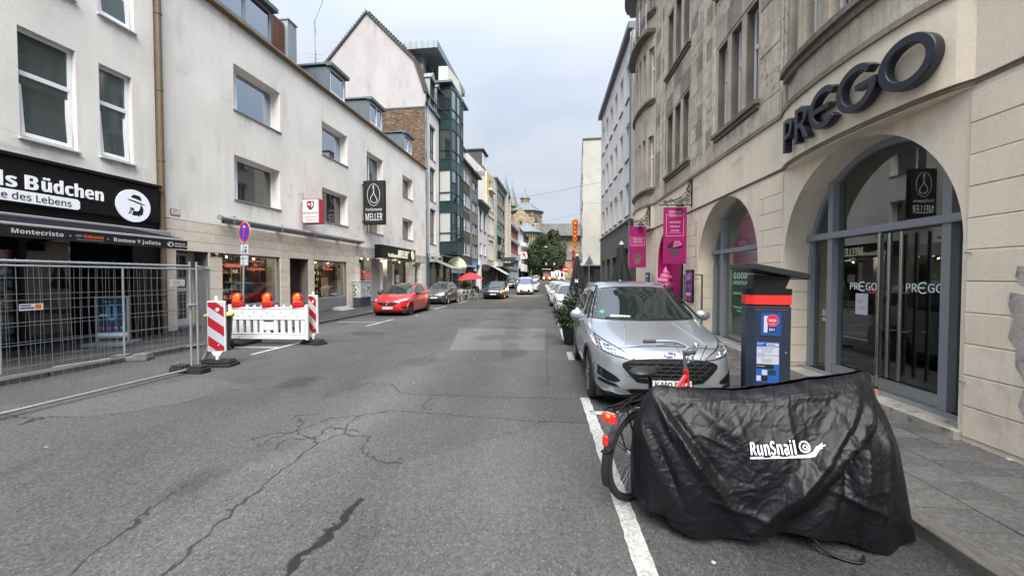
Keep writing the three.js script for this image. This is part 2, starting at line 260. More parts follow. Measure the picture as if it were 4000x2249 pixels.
// pavements: a bed with kerbstones and slabs
const SW = 0.09, bedM = mat([0.07, 0.068, 0.065], 0.95);
const swR = struct('pavement', strip(kerbR, (d) => facR(d) + 0.5, SW - 0.012, -14, 30, 2), bedM);
const swL = struct('pavement', strip((d) => facL(d) - 0.6, kerbL, SW - 0.012, -14, 148, 3), bedM);
struct('pavement', strip(kerbR, (d) => facR(d) + 1.5, SW, 41, 200, 3), M.slab);
{ // slabs on the right: large grey flags in running bond, near ones one by one
  const rr = rng(5), gs = [0, 1, 2, 3, 4, 5].map((k) => join(new RoundedBoxGeometry(0.263, 0.05, 0.413, 1, 0.006).translate(k * 3, 0, k)));
  gs.forEach((g, k) => g.translate(-k * 3, 0, -k));
  const ms = [M.slab, M.slab2, M.slab3];
  const rest = [[], [], []];
  for (let i = 0; i < 96; i++) for (let j = 0; j < 5; j++) {
    const s = 1.1 + i * 0.27 + (j % 2) * 0.135, z = 0.16 + j * 0.42, d = s / nR, q = RF(s, SW - 0.024 + (rr() - 0.5) * 0.006, z - 0.05);
    if (q.x < kerbR(d) + 0.3) continue;
    const k = Math.floor(rr() * 3);
    if (s < 11) { const o = share('paving_slab', gs[Math.floor(rr() * 6)], ms[Math.floor(rr() * 3)], swR, q.x, q.y, q.z, PHR + (rr() - 0.5) * 0.006); o.rotation.x = (rr() - 0.5) * 0.006; }
    else rest[k].push(new THREE.BoxGeometry(0.263, 0.05, 0.413).rotateY(PHR).translate(q.x, q.y, q.z));
  }
  rest.forEach((r, k) => mk('paving_slabs', r, ms[k], swR, 'stuff'));
  const kg = [0, 1].map((k) => new RoundedBoxGeometry(0.16, 0.3, 0.985, 2, 0.018)), kj = [];
  for (let i = 0; i < 30; i++) { const d = 1.0 + i, x = kerbR(d + 0.5) + 0.08; if (i < 14) share('kerbstone', kg[0], M.kerb, swR, x, SW - 0.15 + (rr() - 0.5) * 0.006, -d - 0.5, -0.08); else kj.push(kg[0].clone().rotateY(-0.08).translate(x, SW - 0.15, -d - 0.5)); }
  mk('kerbstones', kj, M.kerb, swR, 'stuff');
  // left: small dark setts-like flags, too fine to tell apart one by one
  const l = [[], [], []];
  for (let i = 0; i < 120; i++) for (let j = 0; j < 10; j++) {
    const s = 5.2 + i * 0.4, q = LF(s + (j % 2) * 0.2, SW - 0.02, 0.2 + j * 0.4), d = -q.z; if (q.x > kerbL(d) - 0.38) continue;
    const v = fbm(i * 0.35, j * 0.5, 2) > 0.52 ? (rr() < 0.7 ? 2 : 0) : Math.floor(rr() * 3);
    l[v].push(new THREE.BoxGeometry(0.392, 0.04, 0.392).rotateY(PHL).translate(q.x, q.y, q.z));
  }
  const lm = [mat([0.06, 0.0585, 0.058], 0.9, { map: T.grain }), mat([0.074, 0.072, 0.07], 0.9, { map: T.grain }), mat([0.044, 0.043, 0.043], 0.9, { map: T.grain })];
  l.forEach((r, k) => mk('paving_slabs', r, lm[k], swL, 'stuff'));
  const kl = []; for (let i = 0; i < 140; i++) { const d = -2 + i; kl.push(new RoundedBoxGeometry(0.16, 0.3, 0.985, 1, 0.015).rotateY(-0.115).translate(kerbL(d + 0.5) - 0.08, SW - 0.15 + gy(d), -d - 0.5)); }
  mk('kerbstones', kl, mat([0.07, 0.069, 0.067], 0.9, { map: T.stone }), swL, 'stuff');
  struct('pavement', [strip((d) => facL(d) - 0.5, kerbL, SW, 54, 148, 3)], lm[0]);
}
{ // painted lines, one thing each; worn edges
  const rr = rng(12);
  const line = (label, a, b, w, group) => {
    const A = new THREE.Vector2(...a), B = new THREE.Vector2(...b), L = A.distanceTo(B), u = B.clone().sub(A).normalize(), n = new THREE.Vector2(-u.y, u.x), k = Math.ceil(L / 0.07), p = [], ix = [];
    for (let i = 0; i <= k; i++) for (const s of [-1, 1]) { const e = w / 2 + (rr() - 0.5) * 0.014, q = A.clone().addScaledVector(u, L * i / k).addScaledVector(n, s * e); p.push(q.x, 0.004 + gy(q.y), -q.y); }
    for (let i = 0; i < k; i++) ix.push(i * 2, i * 2 + 2, i * 2 + 1, i * 2 + 1, i * 2 + 2, i * 2 + 3);
    const g = new THREE.BufferGeometry(); g.setAttribute('position', new THREE.Float32BufferAttribute(p, 3)); g.setIndex(ix); g.computeVertexNormals();
    const o = struct('road_marking', g, M.paint); return o;
  };
  line('', [lineR(1.3) + 0.02, 1.3], [lineR(5.75), 5.75], 0.13); line('', [lineR(8.4), 8.4], [lineR(9.3), 9.3], 0.13); line('', [lineR(11), 11], [lineR(16), 16], 0.12); line('', [lineR(24), 24], [lineR(29), 29], 0.12);
  line('', [lineR(5.1), 5.1], [lineR(5.1) + 1.7, 5.0], 0.12);
  for (const [d0, d1, t] of [[8.97, 10.9, 9.9], [14.3, 16.6, 15.5], [21.9, 24.2, 22.9], [27.3, 29.6, 28.4], [41, 43, 0]]) { line('', [lineL(d0), d0], [lineL(d1), d1], 0.1); if (t) line('', [lineL(t) - 0.05, t], [lineL(t) - 1.75, t + 0.1], 0.1); }
}
// ---------- windows and walls ----------
function win(B, x0, y0, x1, y1, o = {}) { // framed window set into a wall; z is the wall's face, r how deep the frame sits
  const z = (o.z ?? 0) - (o.r ?? 0.2), f = o.f ?? 0.07, fm = o.fm ?? M.frame, d = 0.07, bars = [];
  bars.push(box(x0, x0 + f, y0, y1, z - d, z, 0.008), box(x1 - f, x1, y0, y1, z - d, z, 0.008), box(x0 + f, x1 - f, y0, y0 + f, z - d, z - 0.002, 0.008), box(x0 + f, x1 - f, y1 - f, y1, z - d, z - 0.002, 0.008));
  for (const m of o.m ?? []) { const x = mix(x0, x1, m); bars.push(box(x - f * 0.7, x + f * 0.7, y0 + f, y1 - f, z - d, z + 0.004, 0.006)); }
  for (const t of o.t ?? []) { const y = mix(y0, y1, t); bars.push(box(x0 + f, x1 - f, y - f * 0.7, y + f * 0.7, z - d, z + 0.008, 0.006)); }
  const w = mk(o.name ?? 'window', bars, fm, B);
  const xs = [0, ...(o.m ?? []), 1], ys = [0, ...(o.t ?? []), 1], g = o.g ?? M.glassD;
  for (let i = 0; i < xs.length - 1; i++) for (let k = 0; k < ys.length - 1; k++) {
    const q = box(mix(x0, x1, xs[i]) + f * 0.6, mix(x0, x1, xs[i + 1]) - f * 0.6, mix(y0, y1, ys[k]) + f * 0.6, mix(y0, y1, ys[k + 1]) - f * 0.6, z - 0.045, z - 0.03);
    mk('pane', q, (Array.isArray(g) ? g[(i + k) % g.length] : g), w);
  }
  if (o.sill !== 0) mk('sill', box(x0 - 0.04, x1 + 0.04, y0 - 0.045, y0 - 0.003, z - d, (o.z ?? 0) + (o.so ?? 0.05), 0.006), o.sm ?? M.zincL, w);
  return w;
}
function wall(B, x0, x1, y0, y1, holes, o = {}) { // wall slab with its openings cut out; front face at z
  const s = shape(rect(x0, y0, x1, y1), holes.map((h) => Array.isArray(h[0]) || h.getPoints ? h : rect(...h)));
  const dpt = o.d ?? 0.3; return mk(o.name ?? 'wall', extr(s, dpt, { cs: 32 }).translate(0, 0, (o.z ?? 0) - dpt), o.m ?? M.white, B);
}
const room = (x0, x1, y0, y1, z0, z1) => [box(x0 - 0.1, x0, y0, y1, z0, z1), box(x1, x1 + 0.1, y0, y1, z0, z1), box(x0 - 0.1, x1 + 0.1, y0, y1, z0 - 0.1, z0), box(x0 - 0.1, x1 + 0.1, y1, y1 + 0.1, z0 - 0.1, z1)];

// ---------- corner kiosk house on the left ----------
{
  const B = thing('kiosk_building', 'white rendered house above the black fronted kiosk at the left edge', 'building', ...LB(2), null, [-2, 0, 0]);
  const top = [[8.89, 4.84, 9.93, 7.27], [10.42, 4.88, 11.2, 7.25], [6.6, 4.84, 7.64, 7.27], [8.86, 8.5, 9.93, 10.9], [10.45, 8.52, 11.3, 10.9], [6.6, 8.5, 7.64, 10.9]];
  wall(B, 2, 11.82, 4.3, 13.4, top, { m: M.white, d: 0.35 });
  mk('wall', [box(2, 11.82, 0, 13.4, -9, -8.7), box(2, 2.2, 0, 13.4, -8.7, -0.35), box(11.6, 11.82, 0, 13.4, -8.7, -0.36), box(2, 11.82, 13.4, 13.6, -9, 0.25)], M.white, B);
  top.forEach((t, i) => {
    const w = win(B, ...t, { r: 0.12, t: [0.6], g: i === 4 ? M.curtain : [M.glassG, M.glassG], f: 0.075, so: 0.08, sm: M.frameG });
    // the lower sash stands tilted into the room
    const [x0, y0, x1, y1] = t, H = (y1 - y0) * 0.58;
    const fr = [box(x0 + 0.05, x0 + 0.13, 0, H, -0.03, 0.03), box(x1 - 0.13, x1 - 0.05, 0, H, -0.03, 0.03), box(x0 + 0.13, x1 - 0.13, 0, 0.08, -0.03, 0.028), box(x0 + 0.13, x1 - 0.13, H - 0.08, H, -0.03, 0.028)].map((g) => g.rotateX(-0.07).translate(0, y0 + 0.07, -0.1));
    mk('sash', fr, M.frame, w);
    mk('pane', box(x0 + 0.12, x1 - 0.12, 0.06, H - 0.06, -0.01, 0.0).rotateX(-0.07).translate(0, y0 + 0.07, -0.1), M.glassG, w);
    if (i < 2) { const sl = []; for (let y = 0.15; y < H - 0.1; y += 0.05) sl.push(box(x0 + 0.13, x1 - 0.13, y, y + 0.006, -0.002, 0.004).rotateX(-0.07).translate(0, y0 + 0.07, -0.1)); mk('blind', sl, mat([0.10, 0.125, 0.12], 0.5), w); }
  });
  top.forEach(([a, b, c]) => stain(B, a - 0.1, c + 0.1, b - 0.42, b - 0.05)); stain(B, 8, 11.8, 4.41, 5.0, 0.003, blotchTex);
  // black shop front, recessed and dark
  mk('shopfront', [box(2, 3, 0, 3.1, -0.4, 0.02), box(11.1, 11.82, 0, 3.12, -0.4, 0.02), box(2, 11.82, 3.1, 3.4, -0.5, 0.05), ...[5.2, 7.1, 9.0].map((x) => box(x, x + 0.12, 0, 3.1, -0.5, -0.3))], M.black, B);
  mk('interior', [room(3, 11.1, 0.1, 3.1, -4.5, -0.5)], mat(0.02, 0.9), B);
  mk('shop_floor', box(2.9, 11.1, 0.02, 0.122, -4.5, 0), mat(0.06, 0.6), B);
  for (const [a, b] of [[3, 5.2], [5.32, 7.1], [7.22, 9], [9.12, 10]]) mk('shop_window', box(a, b, 0.15, 3.1, -0.42, -0.41), M.pane, B);
  mk('drain_pipe', [cyl(11.88, 0.1, 0.1, 0.075, 13.2, { n: 14 }), ...[1.2, 3.15, 5.15, 7.2, 9.4].map((y) => cyl(11.88, y, 0.1, 0.088, 0.06, { n: 14 }))], M.brown, B);
  const sh = [], pk = []; const rr = rng(3); // shelves with packets behind the near pane
  for (let y = 0; y < 6; y++) { sh.push(box(8.2, 9.0, 0.35 + y * 0.36, 0.37 + y * 0.36, -0.95, -0.6)); for (let x = 0; x < 7; x++) pk.push([8.24 + x * 0.108, 0.375 + y * 0.36, rr()]); }
  const shelf = mk('shelf', sh, M.dark, B);
  pk.forEach(([x, y, v], i) => { const o = mk('packet', box(x, x + 0.08, y, y + 0.12 + v * 0.12, -0.85, -0.7), [M.white, mat([0.1, 0.25, 0.12], 0.5), mat([0.05, 0.12, 0.3], 0.5), mat([0.3, 0.28, 0.25], 0.5), mat([0.35, 0.05, 0.04], 0.5)][Math.floor(v * 5)], shelf); });
  // fascia sign: black box with raised lit letters, a light bar and a round emblem
  const F = thing('fascia_sign', 'black kiosk fascia with white lettering and round bearded smoker emblem', 'shop sign', ...LB(4), null, [-4, 0, 0]);
  mk('panel', box(4, 11.7, 3.34, 4.33, 0.05, 0.2, 0.01), mat(0.004, 0.55, { ior: 1.35 }), F);
  mk('top_trim', box(4, 11.76, 4.33, 4.41, 0.0, 0.26, 0.01), M.black, F);
  const glow = mat(0.8, 0.4, { emissive: C(0.8, 0.84, 1), emissiveIntensity: 0.03 });
  const t1 = text3('B', 0.31, 0.03), t1o = text3('Onkels', 0.30, 0.03), t1b = text3('üdchen', 0.30, 0.03); 
  const wA = t1.boundingBox.max.x, wB = t1b.boundingBox.max.x, k1 = 1.0;
  t1b.scale((10.29 - 9.07) / wB, 1, 1).translate(9.07, 3.69, 0.2); t1.translate(9.03 - wA, 3.68, 0.2); t1o.translate(8.68 - t1o.boundingBox.max.x, 3.68, 0.2);
  mk('lettering', [t1o, t1, t1b], glow, F);
  mk('strapline_box', extr(shape([[6.5, 3.38], [9.74, 3.38], [9.79, 3.42], [9.79, 3.58], [9.74, 3.63], [6.5, 3.63]]), 0.02).translate(0, 0, 0.2), glow, F);
  const t2 = text3('Schenke des Lebens', 0.15, 0.006, fontR); { const w = t2.boundingBox.max.x; t2.scale(1.0, 1, 1).translate(9.62 - w, 3.43, 0.2201); mk('strapline', t2, M.black, F); }
  const emblem = canvasTex(512, 512, (g) => {
    g.fillStyle = '#eef0fa'; g.fillRect(0, 0, 512, 512); g.fillStyle = '#0c0a12';
    g.beginPath(); g.moveTo(150, 165); g.bezierCurveTo(230, 150, 330, 190, 440, 215); g.bezierCurveTo(400, 235, 300, 205, 240, 190); g.bezierCurveTo(200, 182, 170, 178, 150, 165); g.fill(); // brim
    g.beginPath(); g.moveTo(215, 130); g.bezierCurveTo(230, 80, 270, 62, 300, 82); g.bezierCurveTo(340, 70, 375, 110, 372, 165); g.bezierCurveTo(330, 150, 270, 132, 215, 130); g.fill(); // crown
    g.beginPath(); g.moveTo(360, 222); g.bezierCurveTo(395, 250, 410, 300, 390, 350); g.lineTo(398, 380); g.lineTo(375, 372); g.lineTo(372, 405); g.lineTo(345, 390); g.lineTo(330, 425); g.lineTo(300, 402); g.bezierCurveTo(270, 415, 240, 410, 222, 395); g.lineTo(250, 330); g.bezierCurveTo(300, 345, 330, 330, 340, 300); g.bezierCurveTo(352, 280, 350, 250, 360, 222); g.fill(); // beard
    g.beginPath(); g.moveTo(196, 285); g.lineTo(252, 292); g.lineTo(262, 330); g.lineTo(236, 325); g.lineTo(200, 395); g.lineTo(170, 388); g.lineTo(200, 320); g.fill(); // moustache and pipe
    g.strokeStyle = '#eef0fa'; g.lineWidth = 8; g.beginPath(); g.moveTo(215, 310); g.lineTo(190, 385); g.stroke();
    g.strokeStyle = '#8899b8'; g.lineWidth = 3; g.beginPath(); g.moveTo(205, 215); g.lineTo(225, 225); g.moveTo(250, 230); g.lineTo(270, 236); g.stroke();
  });
  { const d = keep(new THREE.CylinderGeometry(0.435, 0.435, 0.03, 48).rotateX(Math.PI / 2)); const e = mk('emblem', d.translate(11.0, 3.7, 0.215), [mat(0.9, 0.5), mat(0.9, 0.4, { map: emblem, emissive: C(1), emissiveMap: emblem, emissiveIntensity: 0.03 })][1], F);
    const p = e.geometry.attributes.position, uv = e.geometry.attributes.uv; for (let i = 0; i < p.count; i++) uv.setXY(i, (p.getX(i) + 4 - 11.0) / 0.87 + 0.5, (p.getY(i) - 3.7) / 0.87 + 0.5); }
  // folding awning with printed valance
  const A = thing('awning', 'black kiosk awning with lettered valance and silver front rail', 'awning', ...LB(4), null, [-4, 0, 0]);
  mk('cassette', [box(4, 11.95, 3.0, 3.12, 0.05, 0.3, 0.03), box(4, 11.95, 2.97, 2.995, 0.08, 0.36, 0.01)], mat([0.35, 0.36, 0.36], 0.4, { metalness: 0.6 }), A);
  const pr = 1.85;
  { const a = shape([[0.3, 3.06], [pr, 2.765], [pr, 2.75], [0.3, 3.045]]); const g = extr(a, 6.95); g.rotateY(-Math.PI / 2).translate(10.98, 0, 0); mk('fabric', g, mat([0.008, 0.008, 0.012], 0.9, { ior: 1.2 }), A); }
  mk('front_rail', box(4.03, 11.02, 2.715, 2.765, pr - 0.02, pr + 0.03, 0.012), mat(0.6, 0.3, { metalness: 0.6 }), A);
  mk('folding_arm', [bar([10.9, 2.98, 0.3], [10.1, 2.8, 1.0], 0.025), bar([10.1, 2.8, 1.0], [10.6, 2.73, pr - 0.05], 0.025)], M.steel, A);
  const val = canvasTex(2048, 96, (g, w, h) => {
    g.fillStyle = '#0b0b10'; g.fillRect(0, 0, w, h); g.fillStyle = '#d8d8d8'; g.textBaseline = 'middle';
    const S = (s) => (s - 4.03) / 6.95 * w; // metres along the front to pixels
    g.font = 'bold 25px sans-serif'; g.fillText('Onkels', S(7.02), 30); g.fillText('Büdchen', S(7.0), 56); g.fillRect(S(7.02), 76, 100, 3);
    g.fillStyle = '#e6e6e6'; g.font = 'bold 50px sans-serif'; const fit = (t, a, b, y) => { const k = (S(b) - S(a)) / g.measureText(t).width; g.save(); g.translate(S(a), y); g.scale(k, 1); g.fillText(t, 0, 0); g.restore(); };
    fit('Montecristo', 7.57, 8.35, 46); fit('·', 8.43, 8.48, 50); fit('·', 9.1, 9.15, 50); fit('Romeo Y Julieta', 9.23, 10.28, 50);
    g.fillStyle = '#ff6a2a'; g.font = 'bold 44px sans-serif'; fit('Habanos', 8.68, 9.05, 42); g.fillStyle = '#777'; g.beginPath(); g.ellipse(S(8.6), 42, 20, 11, 0, 0, 7); g.fill(); g.fillStyle = '#aaa'; g.fillRect(S(8.56), 72, 140, 4);
    g.fillStyle = '#e6e6e6'; g.beginPath(); g.arc(S(10.53), 48, 26, 0, 7); g.fill(); g.fillStyle = '#0b0b10'; g.beginPath(); g.arc(S(10.54), 54, 13, 0, 7); g.fill(); g.fillRect(S(10.53) - 22, 34, 44, 6); g.fillStyle = '#e6e6e6'; g.font = 'bold 25px sans-serif'; g.fillText('Onkels', S(10.64), 36); g.fillText('Büdchen', S(10.64), 62);
  });
  decal('valance', 6.95, 0.225, val, A, 4.03 + 3.475, 2.605, pr + 0.02, { rough: 0.8 });
}

// ---------- long white house, tiled shops on the ground floor ----------
{
  const B = thing('white_house', 'long white rendered house with tiled shop fronts and zinc dormers', 'building', ...LB(11.95), null, [-11.95, 0, 0]);
  const W = [[14.63, 7.83, 16.98, 9.47], [14.6, 4.6, 16.92, 6.2], [19.86, 7.83, 22.16, 9.45], [19.82, 4.57, 22.12, 6.2], [24.3, 7.65, 26.45, 9.38], [24.25, 4.55, 26.4, 6.17], [29.58, 7.75, 31.58, 9.3], [29.53, 4.66, 31.53, 6.16]];
  wall(B, 11.95, 34.4, 3.56, 11.0, W, { d: 0.42 });
  mk('wall', [box(11.95, 34.4, 0, 11, -10.3, -10), box(11.95, 12.2, 0, 11, -10, -0.43), box(34.15, 34.4, 0, 11, -10, -0.43)], M.white, B);
  mk('floor_slab', [box(12.2, 34.15, 3.3, 3.56, -10, -0.02), box(12.2, 34.15, 10.8, 11, -10, -0.43)], M.white, B);
  W.forEach((t, i) => win(B, ...t, { r: 0.36, m: i < 2 ? [0.2] : i === 5 || i === 4 ? [0.42] : [0.16], g: i === 4 ? M.glassG : i === 5 ? mat([0.2, 0.14, 0.09], 0.1, { ior: 1.8 }) : i === 0 || i === 2 ? M.glassB : M.glassD, f: 0.08, so: 0.05, sm: mat([0.22, 0.22, 0.22], 0.5) }));
  W.forEach(([a, b, c]) => { stain(B, a - 0.1, c + 0.1, b - 0.85, b - 0.05); });
  for (const [a, b, c, d] of [[31.4, 34.3, 3.7, 9.2], [22.6, 24.4, 3.7, 5.2], [17.2, 18.4, 4.9, 6.3], [26.4, 29.8, 3.75, 5.6]]) stain(B, a, b, c, d, 0.003, blotchTex);
  mk('gutter', [tube([[11.95, 11.02, 0.1], [34.4, 11.02, 0.1]], 0.09, 8, 2), box(11.95, 34.4, 10.96, 11.02, -0.3, 0.05)], M.brown, B);
  { // pitched roof with tile courses
    const a = shape([[0.06, 11.03], [0.06, 11.1], [-5.2, 14.5], [-10.3, 11.1], [-10.3, 11.03]]); const g = extr(a, 22.45).rotateY(-Math.PI / 2).translate(34.4, 0, 0);
    const rf = mk('roof', g, M.roof, B), c = []; for (let k = 0; k < 18; k++) { const z = 0.05 - k * 0.29, y = 11.11 + k * 0.188; c.push(box(11.95, 34.4, y - 0.012, y + 0.03, z - 0.3, z + 0.02).toNonIndexed()); }
    mk('roof_tiles', c, M.roof, rf, 'stuff');
    // dormers stand on the slope
    for (const [x0, x1, y1, y0, m] of [[12.6, 16.75, 12.82, 11.35, [0.33, 0.66]], [20.72, 22.22, 12.72, 11.3, []], [24.9, 26.68, 12.85, 11.35, [0.55]], [30.2, 31.75, 12.72, 11.3, [0.5]]]) {
      const zf = -0.12, s = shape([[zf, y0 - 0.3], [zf, y1 - 0.22], [-2.8, y1 - 0.05], [-2.8, y0 + 0.3]]);
      const d = mk('dormer', [extr(s, 0.06).rotateY(-Math.PI / 2).translate(x0 + 0.06, 0, 0), extr(s, 0.06).rotateY(-Math.PI / 2).translate(x1, 0, 0), box(x0 - 0.1, x1 + 0.1, y1 - 0.2, y1 - 0.02, zf - 0.1, zf + 0.22, 0.01), box(x0 - 0.1, x1 + 0.1, y1 - 0.12, y1 - 0.03, -2.9, zf - 0.1), box(x0, x1, y0 - 0.35, y0, zf - 0.1, zf)], M.zinc, B);
      const sm = []; for (let z = -0.5; z > -2.7; z -= 0.42) sm.push(box(x0 - 0.02, x0 + 0.003, y0 - 0.1, y1 - 0.2, z - 0.012, z + 0.012)); mk('seam', sm, M.zinc, d);
      const bars = [box(x0 + 0.06, x0 + 0.14, y0, y1 - 0.2, zf - 0.08, zf - 0.01), box(x1 - 0.14, x1 - 0.06, y0, y1 - 0.2, zf - 0.08, zf - 0.01), box(x0 + 0.14, x1 - 0.14, y0, y0 + 0.08, zf - 0.08, zf - 0.012), box(x0 + 0.14, x1 - 0.14, y1 - 0.28, y1 - 0.2, zf - 0.08, zf - 0.012), ...m.map((t) => box(mix(x0, x1, t) - 0.05, mix(x0, x1, t) + 0.05, y0 + 0.08, y1 - 0.28, zf - 0.08, zf - 0.006))];
      mk('window', bars, x0 < 13 ? M.greyF : M.frame, d); mk('pane', box(x0 + 0.1, x1 - 0.1, y0 + 0.05, y1 - 0.25, zf - 0.06, zf - 0.05), M.glassB, d);
    }
  }
  // the chimney: brick with a zinc clad neighbour
  mk('chimney', box(17.95, 18.75, 11.3, 13.5, -1.9, -1.1), mat([0.16, 0.07, 0.05], 0.9, { map: T.soot }), B);
  { const b = []; for (let y = 0; y < 26; y++) for (let x = 0; x < 4; x++) { b.push(box(17.95 + x * 0.2 + 0.008, 18.14 + x * 0.2, 11.45 + y * 0.078, 11.515 + y * 0.078, -1.1, -1.088)); b.push(box(17.938, 17.95, 11.45 + y * 0.078, 11.515 + y * 0.078, -1.9 + x * 0.2 + 0.008, -1.9 + x * 0.2 + 0.19)); } mk('bricks', b, mat([0.2, 0.085, 0.06], 0.9, { map: T.soot }), B, 'stuff'); }
  mk('chimney', [box(18.8, 19.4, 11.3, 13.72, -1.95, -0.95), box(18.76, 19.44, 13.72, 13.78, -2, -0.9)], M.zincL, B);
  { // tile cladding: piers and the band over the shops, each tile its own
    const back = mk('cladding_bed', [box(11.95, 22.88, 2.6, 3.54, -0.3, -0.03), ...[[11.95, 12.36], [13.48, 14.01], [16.86, 17.44], [18.72, 19.14], [22.0, 22.86]].map(([a, b]) => box(a, b, 0, 2.6, -0.6, -0.03)), box(19.14, 22, 0, 0.68, -0.3, -0.08), box(14.01, 16.86, 0, 0.68, -0.3, -0.08)], M.joint, B);
    const rr = rng(8), T2 = [M.tile, M.tile2, mat([0.70, 0.62, 0.505], 0.45, { map: T.marble })];
    const tl = (x0, x1, y0, y1) => { if (x1 - x0 < 0.05 || y1 - y0 < 0.03) return; mk('tile', box(x0 + 0.005, x1 - 0.005, y0 + 0.005, y1 - 0.005, -0.03, 0.001 + rr() * 0.002), T2[Math.floor(rr() * 2.4)], back); };
    [2.6, 2.91, 3.23, 3.54].slice(0, 3).forEach((y, r) => { for (let x = 11.95, k = 0; x < 22.86; k++) { const nx = Math.min(22.86, (k ? x : x - (r % 2) * 0.35) + 0.72); tl(x, nx, y, [2.91, 3.23, 3.54][r]); x = nx; } });
    for (const [a, b] of [[11.95, 12.36], [13.48, 14.01], [16.86, 17.44], [18.72, 19.14], [22.0, 22.86]]) for (let y = 0.12; y < 2.55; y += 0.62) { if (b - a > 0.8) { tl(a, (a + b) / 2, y, Math.min(2.6, y + 0.62)); tl((a + b) / 2, b, y, Math.min(2.6, y + 0.62)); } else tl(a, b, y, Math.min(2.6, y + 0.62)); }
  }
  mks('plinth', [box(14.01, 16.86, 0.1, 0.68, -0.1, -0.04), box(19.14, 22, 0.1, 0.68, -0.1, -0.04)], mat([0.16, 0.165, 0.17], 0.5), B);
  mk('house_number', [text3('36–38', 0.14, 0.02, font).translate(13.52, 2.47, 0.006)], M.black, B);
  // house door with its lights
  const dr = mk('door', [box(12.38, 12.46, 0.12, 2.55, -0.62, -0.55), box(13.2, 13.28, 0.12, 2.55, -0.62, -0.55), box(12.46, 13.2, 2.47, 2.55, -0.62, -0.55), box(12.46, 13.2, 1.3, 1.42, -0.62, -0.54), box(12.46, 13.2, 0.12, 0.4, -0.62, -0.55)], M.frameG, B);
  mk('pane', [box(12.46, 13.2, 0.4, 1.3, -0.6, -0.59), box(12.46, 13.2, 1.42, 2.47, -0.6, -0.59)], M.glassD, dr);
  mk('door_reveal', [box(13.28, 13.48, 0.1, 2.6, -0.7, -0.55), box(12.36, 13.48, 0.1, 2.6, -0.75, -0.7)], M.tile, B);
  mk('door_step', box(12.36, 13.48, 0.1, 0.2, -0.62, 0.12), M.kerb, B);
  // shop interiors
  mk('interior', [room(14.1, 22.6, 0.6, 2.75, -4.2, -0.5)], mat([0.55, 0.46, 0.33], 0.9), B);
  mk('shop_floor', box(14, 22.7, 0.5, 0.6, -4.2, -0.15), mat([0.12, 0.1, 0.08], 0.6), B);
  mks('partition', [box(16.95, 17.1, 0.6, 2.75, -4.2, -0.4), box(18.9, 19.05, 0.6, 2.75, -4.2, -0.4)], mat([0.2, 0.17, 0.14], 0.9), B);
  mks('red_panel', [box(16.2, 16.84, 0.7, 2.6, -0.75, -0.7), box(21.2, 21.95, 0.7, 2.6, -0.75, -0.7), box(14.9, 16.2, 0.62, 1.2, -1.3, -1.2)], mat([0.045, 0.004, 0.008], 0.5), B);
  for (const [a, b, m] of [[14.01, 16.86, []], [19.14, 22, []]]) {
    const w = mk('shop_window', [box(a, a + 0.06, 0.7, 2.6, -0.22, -0.14), box(b - 0.06, b, 0.7, 2.6, -0.22, -0.14), box(a + 0.06, b - 0.06, 0.7, 0.76, -0.22, -0.142), box(a + 0.06, b - 0.06, 2.53, 2.6, -0.22, -0.142)], M.greyF, B);
    mk('pane', box(a + 0.05, b - 0.05, 0.74, 2.55, -0.19, -0.184), M.pane, w);
  }
  // glass shelves with small boxes and cards
  const rr = rng(19);
  for (const [a, n, zz] of [[14.2, 3, -0.6], [19.3, 4, -0.7]]) {
    const s = mk('display_shelf', [0, 1, 2, 3, 4].map((k) => box(a, a + n * 0.42, 0.95 + k * 0.32, 0.965 + k * 0.32, zz - 0.3, zz)).concat([0, 1, 2, 3].slice(0, n + 1).map((k) => box(a + k * 0.42 * n / 3 - 0.012, a + k * 0.42 * n / 3 + 0.012, 0.75, 2.4, zz - 0.02, zz + 0.005))), mat([0.55, 0.42, 0.18], 0.35, { metalness: 0.6 }), B);
    mk('backboard', box(a - 0.1, a + n * 0.42 + 0.1, 0.7, 2.6, zz - 0.4, zz - 0.34), M.blackM, B);
    for (let y = 0; y < 4; y++) for (let x = 0; x < n * 3; x++) { const v = rr(), X = a + 0.03 + x * 0.137, Y = 0.966 + y * 0.32; if (v < 0.15) continue; mk(v > 0.6 ? 'price_card' : 'carton', v > 0.6 ? box(X, X + 0.09, Y, Y + 0.13, zz - 0.1, zz - 0.09) : box(X, X + 0.1, Y, Y + 0.08 + v * 0.15, zz - 0.26, zz - 0.16), v > 0.6 ? mat([0.8, 0.68, 0.5], 0.6) : [M.dark, mat([0.2, 0.02, 0.02], 0.5), mat([0.1, 0.1, 0.14], 0.4)][x % 3], s); }
  }
  for (const [x, z] of [[14.6, -0.35], [16.0, -0.5], [19.8, -0.4], [21.0, -0.5]]) { mk('ceiling_lamp', cyl(x, 2.48, z, 0.05, 0.04), mat([1, 0.85, 0.6], 0.5, { emissive: C(1, 0.75, 0.45), emissiveIntensity: 0.8 }), B); const p = new THREE.PointLight(C(1, 0.8, 0.55), 0.32, 0, 2); p.position.copy(LF(x, 2.42, z)); p.castShadow = true; scene.add(p); }
  for (const x of [24.3, 27.6, 29.9]) { const p = new THREE.PointLight(C(1, 0.8, 0.58), 0.5, 0, 2); p.position.copy(LF(x, 2.8, -0.75)); p.castShadow = true; scene.add(p); }
  mk('screen', [box(15.45, 16.25, 1.2, 1.8, -0.9, -0.86, 0.01)], mat([0.02, 0.05, 0.06], 0.15), B);
  mk('cork_board', [box(20.6, 21.15, 0.75, 1.75, -0.62, -0.58)], mat([0.35, 0.22, 0.1], 0.8), B);
